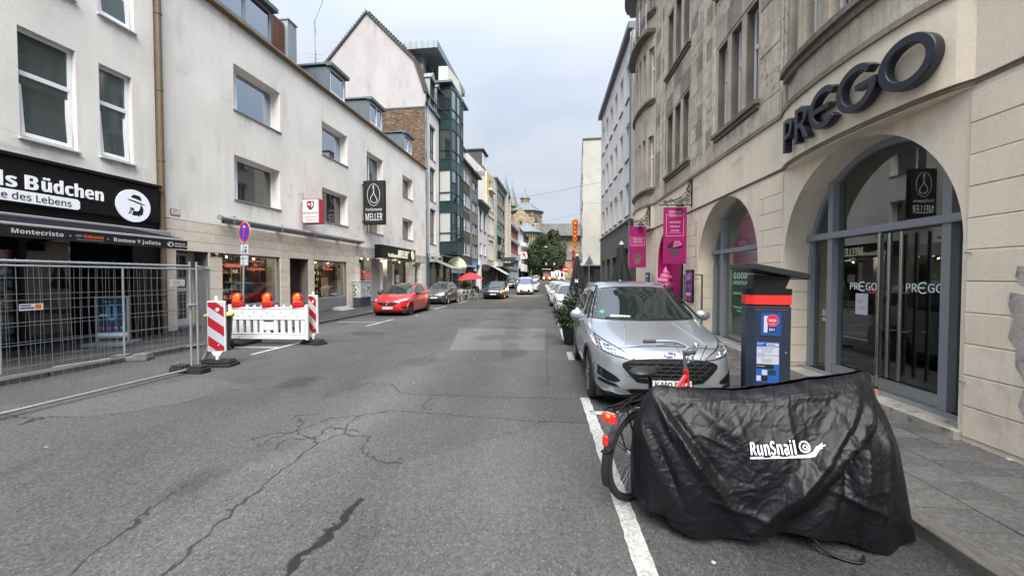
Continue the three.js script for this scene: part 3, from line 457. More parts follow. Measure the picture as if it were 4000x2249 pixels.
  const crest = (g, x, y, s) => { g.save(); g.translate(x, y); g.scale(s, s); g.fillStyle = '#5c0a22'; g.beginPath(); g.moveTo(-38, -42); g.lineTo(38, -42); g.bezierCurveTo(44, 0, 36, 28, 0, 46); g.bezierCurveTo(-36, 28, -44, 0, -38, -42); g.fill(); g.fillStyle = '#b01828'; g.fillRect(-28, 4, 30, 22); g.fillStyle = '#f0e8e0'; g.fillRect(-28, -32, 9, 30); g.beginPath(); g.moveTo(4, -32); g.lineTo(28, -32); g.lineTo(28, 0); g.lineTo(18, 10); g.lineTo(8, 26); g.lineTo(6, -14); g.fill(); g.beginPath(); g.arc(-10, -8, 10, 0, 7); g.fill(); g.fillStyle = '#c03020'; g.beginPath(); g.arc(6, -8, 9, 0, 7); g.fill(); g.restore(); };
  const letT = (lines, w, h, col, bg, draw) => canvasTex(w, h, (g) => { if (bg) { g.fillStyle = bg; g.fillRect(0, 0, w, h); } g.textAlign = 'center'; g.textBaseline = 'middle'; for (const [s, y, sz, c, f] of lines) { g.fillStyle = c || col; g.font = `${f ?? 'bold'} ${sz}px sans-serif`; g.fillText(s, w / 2, y, w * 0.96); } draw?.(g); });
  const onGlass = (name, w, h, lines, x, y, col, bg) => decal(name, w, h, letT(lines, 256, Math.round(256 * h / w), col, bg), B, x, y, -0.17, { t: 0.004 });
  onGlass('window_lettering', 0.95, 0.17, [['dinamo.koeln', 24, 34]], 14.75, 2.2, '#fff', '#ff5a28');
  const strip3 = (lines, x, y, s) => lines.forEach((l, k) => mk('window_lettering', text3(l, s, 0.004).center().translate(x, y - k * s * 1.45, -0.175), mat([0.85, 0.28, 0.14], 0.5), B));
  strip3(['Fachhandel', 'für', 'E-Zigaretten'], 15.75, 2.4, 0.11); strip3(['Fachhandel', 'für', 'E-Zigaretten'], 20.55, 2.42, 0.085);
  for (const x of [14.55, 21.5]) decal('shop_crest', 0.26, 0.28, canvasTex(128, 128, (g) => { g.fillStyle = '#111'; g.fillRect(0, 0, 128, 128); g.strokeStyle = '#ddd'; g.lineWidth = 4; crest(g, 64, 62, 1.15); }), B, x, 2.42, -0.172, { t: 0.004 });
  onGlass('window_lettering', 0.4, 0.1, [['dinamo', 32, 60]], 21.5, 2.2, '#ddd', '#3a0814');
  // roll grille over the entrance between the shops
  { const g = []; for (let i = -8; i < 12; i++) { const a = [], b = []; for (let k = 0; k <= 12; k++) { a.push([17.45 + k * 0.105, clamp(0.2 + i * 0.28 + k * 0.12 + Math.sin(k * 2) * 0.03, 0.12, 2.58), -0.35]); } g.push(tube(a, 0.006, 4)); }
    for (let y = 0.2; y < 2.58; y += 0.12) g.push(box(17.45, 18.72, y, y + 0.012, -0.36, -0.345)); mk('roll_grille', g, mat(0.05, 0.5, { metalness: 0.4 }), B); mk('grille_backing', box(17.45, 18.72, 0.1, 2.6, -0.5, -0.46), mat(0.018, 0.9), B); }
  // perfumery front at the far end of the house
  mk('wall', [box(22.88, 25.2, 2.95, 3.54, -0.3, -0.01), box(30.75, 34.2, 2.98, 3.54, -0.3, -0.01), box(25.2, 30.75, 3.0, 3.54, -0.3, -0.1)], mat([0.58, 0.57, 0.55], 0.8, { map: T.stone }), B);
  { const q = []; for (const [a, b] of [[22.88, 23.37], [30.95, 31.85], [33.3, 34.15]]) for (let y = 0.12; y < 2.9; y += 0.47) mk('pier_block', box(a, b, y + 0.008, Math.min(2.95, y + 0.462), -0.4, 0.01, 0.012), mat([0.66, 0.65, 0.61], 0.7, { map: T.plaster }), B); }
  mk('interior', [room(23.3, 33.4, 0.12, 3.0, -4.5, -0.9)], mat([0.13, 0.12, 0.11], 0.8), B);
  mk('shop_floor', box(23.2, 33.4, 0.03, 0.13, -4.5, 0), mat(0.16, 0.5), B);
  mks('column', [box(25.7, 26.9, 0.2, 3.0, -1.0, -0.5), box(28, 28.8, 0.2, 3.0, -1.2, -0.5)], mat([0.32, 0.31, 0.30], 0.6), B);
  mks('light_strip', [box(26.9, 27.35, 0.9, 2.8, -0.8, -0.5), box(28.8, 29.15, 0.9, 2.75, -0.8, -0.5)], mat([0.75, 0.74, 0.72], 0.5), B);
  mks('shop_window', [box(23.4, 25.6, 0.25, 2.95, -0.5, -0.49), box(29.2, 30.9, 0.3, 2.95, -0.5, -0.49)], M.pane, B);
  mk('shelf', [0, 1, 2, 3, 4].map((k) => box(27.4, 27.95, 0.7 + k * 0.4, 0.72 + k * 0.4, -1.3, -0.9)), M.dark, B);
  mks('flacon', [0, 1, 2, 3, 4].flatMap((k) => [0, 1].map((q) => box(27.5 + q * 0.2, 27.6 + q * 0.2, 0.72 + k * 0.4, 0.86 + k * 0.4, -1.1, -1.0))), mat([0.6, 0.5, 0.45], 0.3), B);
  mk('poster', [box(23.6, 24.3, 1.0, 2.6, -0.46, -0.455)], mat([0.30, 0.42, 0.24], 0.6), B); mk('poster', box(29.35, 29.95, 1.4, 1.95, -0.46, -0.455), mat([0.7, 0.66, 0.62], 0.6), B);
  mks('ceiling_spot', [23.4, 23.7, 24.1, 24.5, 24.9, 27.4, 29.6, 30.2].map((x, i) => new THREE.SphereGeometry(0.045, 8, 6).translate(x, 2.9, -0.3 - (i % 2) * 0.25)), mat([1, 0.8, 0.6], 0.5, { emissive: C(1, 0.75, 0.5), emissiveIntensity: 0.8 }), B);
  const ms = thing('fascia_sign', 'black perfumery fascia box with pale lettering over the glazed entrance', 'shop sign', ...LB(25.2), null, [-25.2, 0, 0]);
  mk('panel', box(25.2, 30.75, 3.0, 3.83, -0.1, 0.5, 0.01), M.black, ms);
  const lm = mat([0.75, 0.8, 0.6], 0.4, { emissive: C(0.8, 0.9, 0.6), emissiveIntensity: 0.02 });
  mk('lettering', [text3('Parfümerie', 0.24, 0.03, font, 0.95).translate(26.0, 3.1, 0.5), text3('MELLER', 0.52, 0.03, font, 0.62).translate(27.55, 3.12, 0.5), text3('F', 0.16, 0.03).translate(29.35, 3.5, 0.5)], lm, ms);
  mk('emblem', [new THREE.TorusGeometry(0.3, 0.03, 6, 32).scale(0.8, 1.1, 1).translate(30.15, 3.4, 0.52), new THREE.TorusGeometry(0.13, 0.03, 6, 20).translate(30.15, 3.27, 0.52), new THREE.TorusGeometry(0.09, 0.025, 6, 20).translate(30.15, 3.52, 0.52)], lm, ms);
  mks('wall_lamp', [cyl(23.12, 2.6, 0.15, 0.06, 0.22), cyl(31.4, 2.6, 0.12, 0.06, 0.2)], M.black, B);
  // rolled-in awning tube on the wall
  const at = thing('awning_cassette', 'rolled grey awning tube along the wall above the tiled shop', 'awning', ...LB(13.7), null, [-13.7, 0, 0]);
  mk('tube', [tube([[13.75, 3.8, 0.24], [23.25, 3.83, 0.24]], 0.085, 14, 2)], mat([0.42, 0.44, 0.45], 0.4, { metalness: 0.5 }), at);
  mk('fabric_roll', [tube([[13.9, 3.68, 0.16], [23.1, 3.71, 0.16]], 0.06, 10, 2)], mat([0.3, 0.31, 0.32], 0.7), at);
  mks('bracket', [14.2, 16.6, 18.7, 20.9, 23].map((x) => box(x, x + 0.1, 3.66, 3.92, 0, 0.3, 0.01)), M.galv, at);
  mks('end_cap', [cyl(13.72, 0, 0, 0.1, 0.04, { rz: Math.PI / 2 }).translate(0, 3.8, 0.24), cyl(23.3, 0, 0, 0.1, 0.04, { rz: Math.PI / 2 }).translate(0, 3.83, 0.24), cyl(18.6, 0, 0, 0.1, 0.12, { rz: Math.PI / 2 }).translate(0.06, 3.815, 0.24)], M.galv, at);
  // hydrant plate
  const fp = thing('hydrant_plate', 'small red framed hydrant plate on the white wall beside the drain pipe', 'sign', ...LB(12.2), null, [-12.2, 0, 0]);
  mk('plate', box(12.2, 12.5, 3.66, 3.85, 0, 0.02, 0.005), mat([0.4, 0.04, 0.03], 0.5), fp); mk('face', box(12.222, 12.478, 3.682, 3.828, 0.02, 0.024), mat(0.7, 0.5), fp); mk('print', [text3('H 100', 0.035, 0.002).translate(12.27, 3.775, 0.024), text3('2,4', 0.035, 0.002).translate(12.25, 3.71, 0.024), text3('5,1', 0.03, 0.002).translate(12.39, 3.7, 0.024), box(12.25, 12.45, 3.76, 3.764, 0.024, 0.026)], M.black, fp);
  // projecting box signs
  const bs = thing('box_sign', 'red and white projecting light box of the vape shop', 'shop sign', ...LB(18.25), null, [-18.25, 0, 0]);
  mk('case', box(18.14, 18.52, 4.18, 5.28, 0.12, 0.95, 0.02), mat([0.4, 0.03, 0.05], 0.5), bs);
  const bt = canvasTex(256, 340, (g) => { g.fillStyle = '#dfe6ee'; g.fillRect(0, 0, 256, 340); crest(g, 128, 86, 1.5); g.textAlign = 'center'; g.fillStyle = '#6c1036'; g.font = 'bold 38px sans-serif'; g.fillText('dinamo.koeln', 128, 210, 236); g.fillStyle = '#d8503a'; g.font = 'bold 32px sans-serif'; g.fillText('Fachhandel für', 128, 270, 200); g.fillText('E-Zigaretten', 128, 312, 160); });
  decal('face', 0.77, 1.02, bt, bs, 18.13, 4.73, 0.535, { ry: -Math.PI / 2, glow: 0.012 }); decal('face', 0.77, 1.02, bt, bs, 18.53, 4.73, 0.535, { ry: Math.PI / 2 });
  mks('bracket', [box(18.25, 18.33, 5.1, 5.16, 0, 0.12), box(18.25, 18.33, 4.28, 4.34, 0, 0.12), bar([18.3, 3.95, 0.05], [18.3, 5.6, 0.05], 0.025)], M.greyF, bs);
  const m2 = thing('projecting_sign', 'black projecting perfumery sign with white bottle drawing in an oval', 'shop sign', ...LB(23.75), null, [-23.75, 0, 0]);
  mk('case', box(23.6, 23.85, 4.85, 7.4, 0.12, 1.42, 0.015), M.black, m2);
  const mt = canvasTex(260, 512, (g) => { g.fillStyle = '#0a0a0c'; g.fillRect(0, 0, 260, 512); g.strokeStyle = '#f2f2f2'; g.lineWidth = 5; g.beginPath(); g.ellipse(130, 165, 78, 128, 0, 0, 7); g.stroke(); g.lineWidth = 6; g.beginPath(); g.moveTo(132, 110); g.bezierCurveTo(140, 170, 60, 190, 100, 245); g.bezierCurveTo(130, 270, 180, 260, 172, 225); g.bezierCurveTo(168, 190, 130, 170, 128, 110); g.stroke(); g.beginPath(); g.moveTo(130, 50); g.lineTo(136, 95); g.moveTo(126, 60); g.bezierCurveTo(116, 80, 120, 95, 134, 104); g.stroke(); g.fillStyle = '#f4f4f4'; g.textAlign = 'center'; g.font = '46px sans-serif'; g.fillText('Parfümerie', 130, 355, 210); g.font = '104px sans-serif'; g.save(); g.translate(130, 468); g.scale(0.6, 1.12); g.fillText('MELLER', 0, 0); g.restore(); });
  decal('face', 1.27, 2.5, mt, m2, 23.594, 6.125, 0.77, { ry: -Math.PI / 2, glow: 0.01 }); decal('face', 1.27, 2.5, mt, m2, 23.856, 6.125, 0.77, { ry: Math.PI / 2 });
  mks('bracket', [box(23.68, 23.76, 7.15, 7.22, 0, 0.12), box(23.68, 23.76, 5, 5.07, 0, 0.12)], M.black, m2);
  // fine wires and aerial
  const an = thing('roof_aerial', 'thin television aerial mast with rod antennas above the tiled roof', 'antenna', LF(24.2, 11.9, -3.2), PHL);
  mk('mast', bar([0, 0, 0], [0, 5.4, 0], 0.03, 6), M.greyF, an);
  mk('antenna', [bar([-0.1, 5.1, 0], [-1.1, 5.75, 1.3], 0.018, 5), ...[0, 1, 2, 3, 4, 5, 6, 7].map((k) => { const t = k / 7, x = -0.1 - t * 1.0, y = 5.1 + t * 0.65, z = t * 1.3; return bar([x - 0.1, y - 0.25, z], [x + 0.1, y + 0.25, z], 0.01, 4); }), bar([0, 5.1, 0], [-0.3, 4.6, 0.2], 0.012, 4), bar([0, 5.2, 0], [0.25, 4.75, -0.1], 0.012, 4)], M.greyF, an);
  mk('antenna', [0, 1, 2, 3].flatMap((k) => [bar([-0.35, 3.4 - k * 0.22, 0.3], [0.45, 3.2 - k * 0.22, -0.3], 0.012, 4), bar([-0.25, 3.3 - k * 0.22, -0.3], [0.25, 3.4 - k * 0.22, 0.35], 0.01, 4)]), M.greyF, an);
  // switch cabinet with posters
  const cb = thing('switch_cabinet', 'grey poster covered switch cabinet standing against the tiled pier', 'cabinet', ...LB(22.5), null, [-22.5, 0, 0]);
  mk('plinth', box(22.5, 23.72, 0.1, 0.62, 0.06, 0.48, 0.015), mat([0.05, 0.055, 0.09], 0.7, { map: T.grain }), cb);
  mk('body', box(22.48, 23.74, 0.62, 1.52, 0.05, 0.5, 0.02), mat([0.42, 0.44, 0.44], 0.6), cb); mk('lid', box(22.45, 23.77, 1.52, 1.56, 0.03, 0.53, 0.012), mat([0.4, 0.42, 0.42], 0.6), cb);
  const pst = (seed) => canvasTex(128, 192, (g) => { const q = rng(seed); g.fillStyle = '#b9bcb8'; g.fillRect(0, 0, 128, 192); for (let i = 0; i < 26; i++) { g.fillStyle = ['#1b1c1c', '#e6e6e2', '#8a8f8c', '#2c2c30', '#c8c4ba'][Math.floor(q() * 5)]; g.fillRect(q() * 100, q() * 180, 8 + q() * 36, 5 + q() * 22); } });
  decal('poster', 0.5, 0.82, pst(5), cb, 22.8, 1.07, 0.505); decal('poster', 0.56, 0.84, pst(9), cb, 23.4, 1.06, 0.505); decal('poster', 0.38, 0.8, pst(14), cb, 22.475, 1.07, 0.27, { ry: -Math.PI / 2 });
  // ramp plate before the second shop
  const rp = thing('door_ramp', 'small grey metal ramp plate on the pavement before the shop', 'ramp', LF(20.9, SW, 0.22), PHL);
  { const g = extr(shape([[0, 0], [0.5, 0], [0, 0.16]]), 1.3).rotateY(-Math.PI / 2).translate(0.65, 0, 0); mk('plate', g, mat([0.3, 0.32, 0.33], 0.5, { metalness: 0.4 }), rp); }
}
// ---------- stone house with the arches on the right ----------
const xs = (s) => S0 - s;
const bowP = (s) => { const t = (s - 5.55) / 1.6; return Math.abs(t) < 1 ? 0.3 * Math.sqrt(1 - t * t * 0.97) - 0.05 : 0; };        // bow over the big arch
const bowC = (s) => { const t = (s - 17.3) / 1.65; return Math.abs(t) < 1 ? 0.40 * Math.sqrt(1 - t * t * 0.98) - 0.08 : 0; };      // bow at the far corner
const bow = (s) => Math.max(0, bowP(s), bowC(s));
function bowBand(s0, s1, y0, y1, out, depth = 0.3, step = 0.12) { // moulding that follows the bows
  const p = []; const n = Math.ceil((s1 - s0) / step); for (let i = 0; i <= n; i++) { const s = mix(s0, s1, i / n); p.push([xs(s), -(bow(s) + out)]); }
  p.push([xs(s1), depth], [xs(s0), depth]); return extr(shape(p.reverse()), y1 - y0).rotateX(-Math.PI / 2).translate(0, y0, 0);
}
{
  const B = thing('stone_house', 'beige and grey stone house with arched shop openings and bowed upper storeys', 'building', RF(S0), PHR);
  const arch = (c, r, hc, y0 = 0.002) => { const p = new THREE.Path(); p.moveTo(xs(c) - r, y0); p.lineTo(xs(c) + r, y0); p.lineTo(xs(c) + r, hc); p.absarc(xs(c), hc, r, 0, Math.PI, false); p.lineTo(xs(c) - r, y0); return p; };
  const AR = [[5.6, 1.53, 2.12], [9.6, 1.57, 2.1], [13.85, 1.45, 2.1]];
  const main = wall(B, xs(18.95), xs(-3), 0, 3.7, AR.map((a) => arch(...a)), { m: M.beige, d: 0.5 });
  mk('wall', [box(xs(18.95), xs(18.7), 0, 13.9, -9, -0.5), box(xs(-3), xs(-3.2), 0, 13.9, -9, 0), box(xs(18.95), xs(-3.2), 0, 13.9, -9.2, -9)], M.beige, B);
  { // rendered blocks with grooves between, on the piers
    const BG = [M.beige, mat([0.775, 0.68, 0.545], 0.85, { map: rep(T.plaster, 5.1, 6.3), bumpMap: T.plasterB, bumpScale: 0.0011 }), mat([0.81, 0.72, 0.59], 0.85, { map: rep(T.plaster, 6.1, 9.3), bumpMap: T.plasterB, bumpScale: 0.0011 })], rr = rng(4), rows = 11, h = (3.6 - 0.14) / rows; const bl = (a, b) => { for (let r = 0; r < rows; r++) mk('block', box(xs(b), xs(a), 0.14 + r * h + 0.006, 0.14 + (r + 1) * h - 0.006, -0.02, 0.011 + rr() * 0.003, 0.006), BG[Math.floor(rr() * 3)], main); };
    bl(7.18, 7.98); bl(11.22, 11.42); bl(11.42, 12.36); bl(15.34, 16.2); bl(2.6, 4.02); bl(1.0, 2.6);
    // grooves carry round into the reveals
    for (const [c, r] of AR) for (const sd of [-1, 1]) for (let k = 0; k < 6; k++) mk('reveal_block', box(xs(c) + sd * (r - 0.008) - 0.008, xs(c) + sd * (r - 0.008) + 0.008, 0.24 + k * h + 0.006, 0.24 + (k + 1) * h - 0.006, -0.49, -0.012), c > 13 ? M.pink : M.beige, main);
  }
  mk('fascia_band', bowBand(-3, 18.95, 3.705, 4.6, 0.035), M.beige, B); mk('string_course', [bowBand(-3, 18.95, 4.6, 4.68, 0.07), bowBand(-3, 18.95, 3.66, 3.705, 0.01, 0.02)], mat([0.30, 0.265, 0.22], 0.9, { map: T.soot }), B);
  mk('bow_soffit', bowBand(3.95, 7.2, 3.64, 3.7, -0.02), M.beige, B);
  // upper storeys
  const G = [[8.13, 8.62], [8.83, 9.31], [9.52, 10.02], [12.02, 12.58], [12.8, 13.36], [13.6, 14.18]], F = [[5.3, 7.36], [8.76, 10.82], [12.22, 13.5]], holes = [];
  for (const [a, b] of G) for (const [y0, y1] of F) holes.push([xs(b), y0, xs(a), y1]);
  const up = wall(B, xs(15.68), xs(7.12), 4.68, 13.9, holes, { m: M.ashlar, d: 0.4 });
  wall(B, xs(4.0), xs(-3), 4.68, 13.9, [], { m: M.ashlar, d: 0.4 });
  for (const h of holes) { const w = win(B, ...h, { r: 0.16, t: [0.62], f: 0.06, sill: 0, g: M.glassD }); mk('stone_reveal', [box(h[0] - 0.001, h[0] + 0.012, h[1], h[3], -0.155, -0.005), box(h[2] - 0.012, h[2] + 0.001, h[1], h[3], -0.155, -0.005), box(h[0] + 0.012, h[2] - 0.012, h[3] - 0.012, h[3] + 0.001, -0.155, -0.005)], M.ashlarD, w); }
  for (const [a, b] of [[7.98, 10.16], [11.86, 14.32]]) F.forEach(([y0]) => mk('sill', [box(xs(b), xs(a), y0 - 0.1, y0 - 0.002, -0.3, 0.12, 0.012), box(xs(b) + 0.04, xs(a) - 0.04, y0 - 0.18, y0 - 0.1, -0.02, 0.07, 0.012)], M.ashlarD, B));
  for (const s of [7.16, 7.28, 10.2, 10.3, 10.78, 10.9, 14.42, 14.54, 14.84, 14.96]) mk('vertical_moulding', cyl(xs(s), 4.7, 0.0, 0.035, 9.2, { n: 10 }), M.ashlar2, B);
  mk('sill', [box(xs(10.1), xs(8.05), 4.72, 5.1, -0.01, 0.02, 0.01)], M.ashlar2, B);
  { // dressed stone, block by block
    const rr = rng(77), ms = [M.ashlar, M.ashlar2, mat([0.40, 0.355, 0.30], 0.9, { map: T.soot, bumpMap: T.stoneB, bumpScale: 0.006 }), M.ashlar2];
    const zone = (a, b, y0, y1, n) => { const rows = Math.max(1, Math.round((y1 - y0) / 0.46)), h = (y1 - y0) / rows; for (let r = 0; r < rows; r++) { let q = a; const o = (r % 2) * 0.4; for (let k = 0; k < n; k++) { const e = k === n - 1 ? b : a + (b - a) * (k + 1 - (n > 1 ? o * 0.5 : 0) + (n > 1 ? 0.1 : 0)) / n; mk('ashlar_block', box(xs(e) + 0.005, xs(q) - 0.005, y0 + r * h + 0.005, y0 + (r + 1) * h - 0.005, -0.02, 0.012 + rr() * 0.01, 0.005), ms[Math.floor(rr() * 4)], up); q = e; } } };
    zone(7.34, 8.04, 4.7, 13.8, 1); zone(10.34, 10.74, 4.7, 13.8, 1); zone(10.94, 11.86, 4.7, 13.8, 2); zone(14.3, 14.4, 4.7, 13.8, 1); zone(14.58, 14.82, 4.7, 13.8, 1); zone(15.0, 15.66, 4.7, 13.8, 1);
    for (const [a, b] of [[8.06, 10.12], [11.94, 14.26]]) for (const [y0, y1] of [[7.42, 8.56], [10.88, 12.02]]) zone(a, b, y0, y1, 3);
  }
  // bows: flat facets round the curve, each with its own window
  for (const [s0, s1, n] of [[4.0, 7.1, 5], [15.7, 18.9, 6]]) {
    for (let i = 0; i < n; i++) {
      const a = mix(s0, s1, i / n), b = mix(s0, s1, (i + 1) / n), za = bow(a) * (i ? 1 : 0), zb = bow(b) * (i < n - 1 ? 1 : 0), A = V3(xs(b), 0, zb), Q = V3(xs(a), 0, za), L = A.distanceTo(Q), ry = -Math.atan2(za - zb, xs(a) - xs(b));
      const hs = F.map(([y0, y1]) => [0.12, y0, L - 0.12, y1]);
      const s = shape(rect(0, 4.68, L, 13.9), hs.map((h) => rect(...h)));
      const pl = (g) => g.rotateY(ry).translate(A.x, 0, A.z);
      const w = mk('bow_facet', pl(extr(s, 0.35).translate(0, 0, -0.35)), M.ashlar, B);
      for (const [x0, y0, x1, y1] of hs) {
        const t = mix(y0, y1, 0.62), z = -0.15, fr = [box(x0, x0 + 0.06, y0, y1, z - 0.07, z), box(x1 - 0.06, x1, y0, y1, z - 0.07, z), box(x0, x1, y0, y0 + 0.07, z - 0.07, z - 0.002), box(x0, x1, y1 - 0.06, y1, z - 0.07, z - 0.002), box(x0, x1, t - 0.06, t + 0.06, z - 0.07, z + 0.01)];
        mk('window', fr.map(pl), M.frame, w); mk('pane', pl(box(x0 + 0.03, x1 - 0.03, y0 + 0.03, y1 - 0.03, z - 0.05, z - 0.04)), M.glassD, w);
      }
    }
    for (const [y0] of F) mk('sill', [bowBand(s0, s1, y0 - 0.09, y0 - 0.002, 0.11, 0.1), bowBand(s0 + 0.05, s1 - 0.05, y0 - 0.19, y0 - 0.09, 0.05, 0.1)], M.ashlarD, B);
  }
  mk('cornice', [bowBand(-3, 19.0, 13.9, 14.05, 0.35, 0.3), bowBand(-3, 19.0, 14.05, 14.2, 0.5, 0.3)], mat([0.16, 0.15, 0.15], 0.7), B);
  mk('roof', box(xs(18.95), xs(-3), 14.2, 14.4, -9, 0.2), M.slate, B);
  { const rl = []; const sp = (out) => { const p = []; for (let s = 15.9; s <= 18.85; s += 0.2) p.push([xs(s), 0, bow(s) + out]); return p; };
    mk('balcony_slab', bowBand(15.75, 18.9, 11.3, 11.45, 0.3, 0.1), M.ashlarD, B);
    for (let k = 0; k < 8; k++) rl.push(tube(sp(0.22), 0.014, 5).translate(0, 11.55 + k * 0.13, 0)); for (let s = 15.9; s < 18.9; s += 0.55) rl.push(cyl(xs(s), 11.45, bow(s) + 0.22, 0.018, 1.05, { n: 6 }));
    mk('balcony_railing', rl, mat(0.7, 0.4), B); }
  // rooms behind the arches
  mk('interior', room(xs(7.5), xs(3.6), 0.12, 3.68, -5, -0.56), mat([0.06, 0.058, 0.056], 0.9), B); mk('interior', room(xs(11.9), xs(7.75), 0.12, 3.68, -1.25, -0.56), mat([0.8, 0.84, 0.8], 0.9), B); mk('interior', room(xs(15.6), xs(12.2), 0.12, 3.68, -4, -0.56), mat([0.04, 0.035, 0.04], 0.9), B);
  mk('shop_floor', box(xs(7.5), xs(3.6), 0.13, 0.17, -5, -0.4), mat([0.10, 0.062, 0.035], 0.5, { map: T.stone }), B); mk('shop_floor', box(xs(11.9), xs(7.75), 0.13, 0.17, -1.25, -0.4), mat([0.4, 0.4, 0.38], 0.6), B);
  mk('shop_counter', [box(xs(6.2), xs(5.0), 0.17, 1.1, -4.2, -3.5), box(xs(4.4), xs(3.9), 0.17, 2.2, -4.6, -3.0)], mat([0.05, 0.045, 0.04], 0.7), B);
  mks('ceiling_spot', [6.1, 5.5, 4.9, 4.6].map((s, i) => new THREE.SphereGeometry(0.035, 8, 6).translate(xs(s), 3.2, -2.4 - (i % 2) * 0.6)), mat([1, 0.9, 0.8], 0.5, { emissive: C(1, 0.9, 0.75), emissiveIntensity: 0.6 }), B);
  // glazed arches: grey frames, side lights, transom
  for (const [c, r, hc] of AR.slice(0, 2)) {
    const z = -0.42, q = r - 0.02, X = xs(c), p = [];
    const yq = (x) => hc + Math.sqrt(Math.max(0, q * q - x * x));
    const w = r * 0.62, fr = [];
    for (const sx of [-w, w]) fr.push(box(X + sx - 0.055, X + sx + 0.055, 0.16, yq(sx), z - 0.12, z + 0.05, 0.006));
    fr.push(box(X - q, X + q, 2.38, 2.48, z - 0.1, z + 0.08, 0.006), box(X - q, X - q + 0.07, 0.16, hc, z - 0.1, z + 0.03), box(X + q - 0.07, X + q, 0.16, hc, z - 0.1, z + 0.03), box(X - q, X + q, 0.12, 0.2, z - 0.1, z + 0.04));
    { const s = new THREE.Shape(); s.absarc(X, hc, q + 0.01, 0, Math.PI, false); s.absarc(X, hc, q - 0.07, Math.PI, 0, true); fr.push(extr(s, 0.1, { cs: 32 }).translate(0, 0, z - 0.1)); }
    const f = mk('arch_frame', fr, M.greyF, B);
    const s = new THREE.Shape(); s.moveTo(X - q, 0.2); s.lineTo(X + q, 0.2); s.lineTo(X + q, hc); s.absarc(X, hc, q, 0, Math.PI, false); s.lineTo(X - q, 0.2);
    mk('pane', extr(s, 0.006, { cs: 32 }).translate(0, 0, z - 0.05), mat(c < 7 ? [0.82, 0.86, 0.85] : [0.95, 0.97, 0.96], 0.0, { transmission: 1, thickness: 0, ior: c < 7 ? 1.75 : 1.45 }), f);
    mk('threshold', box(X - r, X + r, 0.02, 0.2, -0.5, -0.24, 0.008), mat([0.2, 0.2, 0.2], 0.8), B);
    mk('door_step', box(X - r - 0.04, X + r + 0.04, 0.02, 0.19, -0.24, 0.07, 0.015), mat([0.42, 0.40, 0.36], 0.85, { map: T.stone }), B);
  }
  { // entrance doors with long handles and lettering
    const z = -0.4; const d = mk('glass_door', [box(xs(5.63), xs(5.57), 0.22, 2.38, z - 0.03, z + 0.01), box(xs(6.5), xs(5.64), 0.2, 0.36, z - 0.03, z + 0.012), box(xs(5.56), xs(4.7), 0.2, 0.36, z - 0.03, z + 0.012)], M.steel, B);
    for (const s of [5.48, 5.32, 5.14]) mk('door_handle', [bar([xs(s), 0.42, z + 0.1], [xs(s), 2.34, z + 0.1], 0.022, 10), bar([xs(s), 1.05, z], [xs(s), 1.05, z + 0.1], 0.01), bar([xs(s), 1.55, z], [xs(s), 1.55, z + 0.1], 0.01)], mat([0.45, 0.42, 0.38], 0.25, { metalness: 0.95 }), d);
    for (const [a, b] of [[6.17, 5.69], [5.22, 4.74]]) { const g = text3('PR', 0.105, 0.003, fontR), g2 = text3('GO', 0.105, 0.003, fontR), L = b - a; const arc = new THREE.Shape(); arc.absarc(0, 0, 0.073, 0.9, 5.4, false); arc.absarc(0, 0, 0.058, 5.4, 0.9, true); const e = new THREE.ExtrudeGeometry(arc, { depth: 0.003, bevelEnabled: false });
      mk('window_lettering', [g.translate(xs(a), 1.57, z - 0.02), e.translate(xs(a) + 0.248, 1.622, z - 0.02), box(xs(a) + 0.18, xs(a) + 0.27, 1.615, 1.63, z - 0.02, z - 0.017), g2.translate(xs(a) + 0.305, 1.57, z - 0.02)], mat([0.78, 0.88, 0.84], 0.6), d); }
    decal('paper_note', 0.23, 0.31, canvasTex(128, 176, (g) => { g.fillStyle = '#dfe0e8'; g.fillRect(0, 0, 128, 176); g.fillStyle = '#d0405c'; g.font = 'italic 34px serif'; g.fillText('Bye', 18, 75); g.fillText('Bye', 42, 130); }), d, xs(5.93), 1.36, z - 0.02, { t: 0.003 });
    mk('opening_hours', [0, 1, 2, 3, 5, 6].map((k) => box(xs(6.78), xs(6.68), 1.2 - k * 0.028, 1.212 - k * 0.028, z - 0.03, z - 0.028)), mat(0.7, 0.6), d);
  }
  { // closing-down poster in the middle arch
    const t = canvasTex(512, 448, (g, w, h) => { g.fillStyle = '#0e5c33'; g.fillRect(0, 0, w, h); for (let i = 0; i < 14; i++) { g.fillStyle = i % 2 ? 'rgba(20,90,50,.6)' : 'rgba(8,60,30,.6)'; g.fillRect(R() * w, 150 + R() * 200, 60 + R() * 80, 30 + R() * 40); } g.fillStyle = '#e6fbf0'; g.font = 'bold 84px sans-serif'; g.fillText('GOODBYE', 24, 92); g.font = 'bold 50px sans-serif'; g.fillText('APOSTELNSTRASSE', 24, 150, 460); g.font = 'bold 34px sans-serif'; g.fillText('DANKE FÜR DIE SCHÖNE ZEIT', 24, 250, 440); g.font = 'bold 28px sans-serif'; g.fillText('Räumungsverkauf', 40, 385); g.fillText('Alles muss raus', 100, 422); });
    decal('poster', 1.5, 1.1, t, B, xs(9.4), 1.4, -0.455, { t: 0.004 }); }
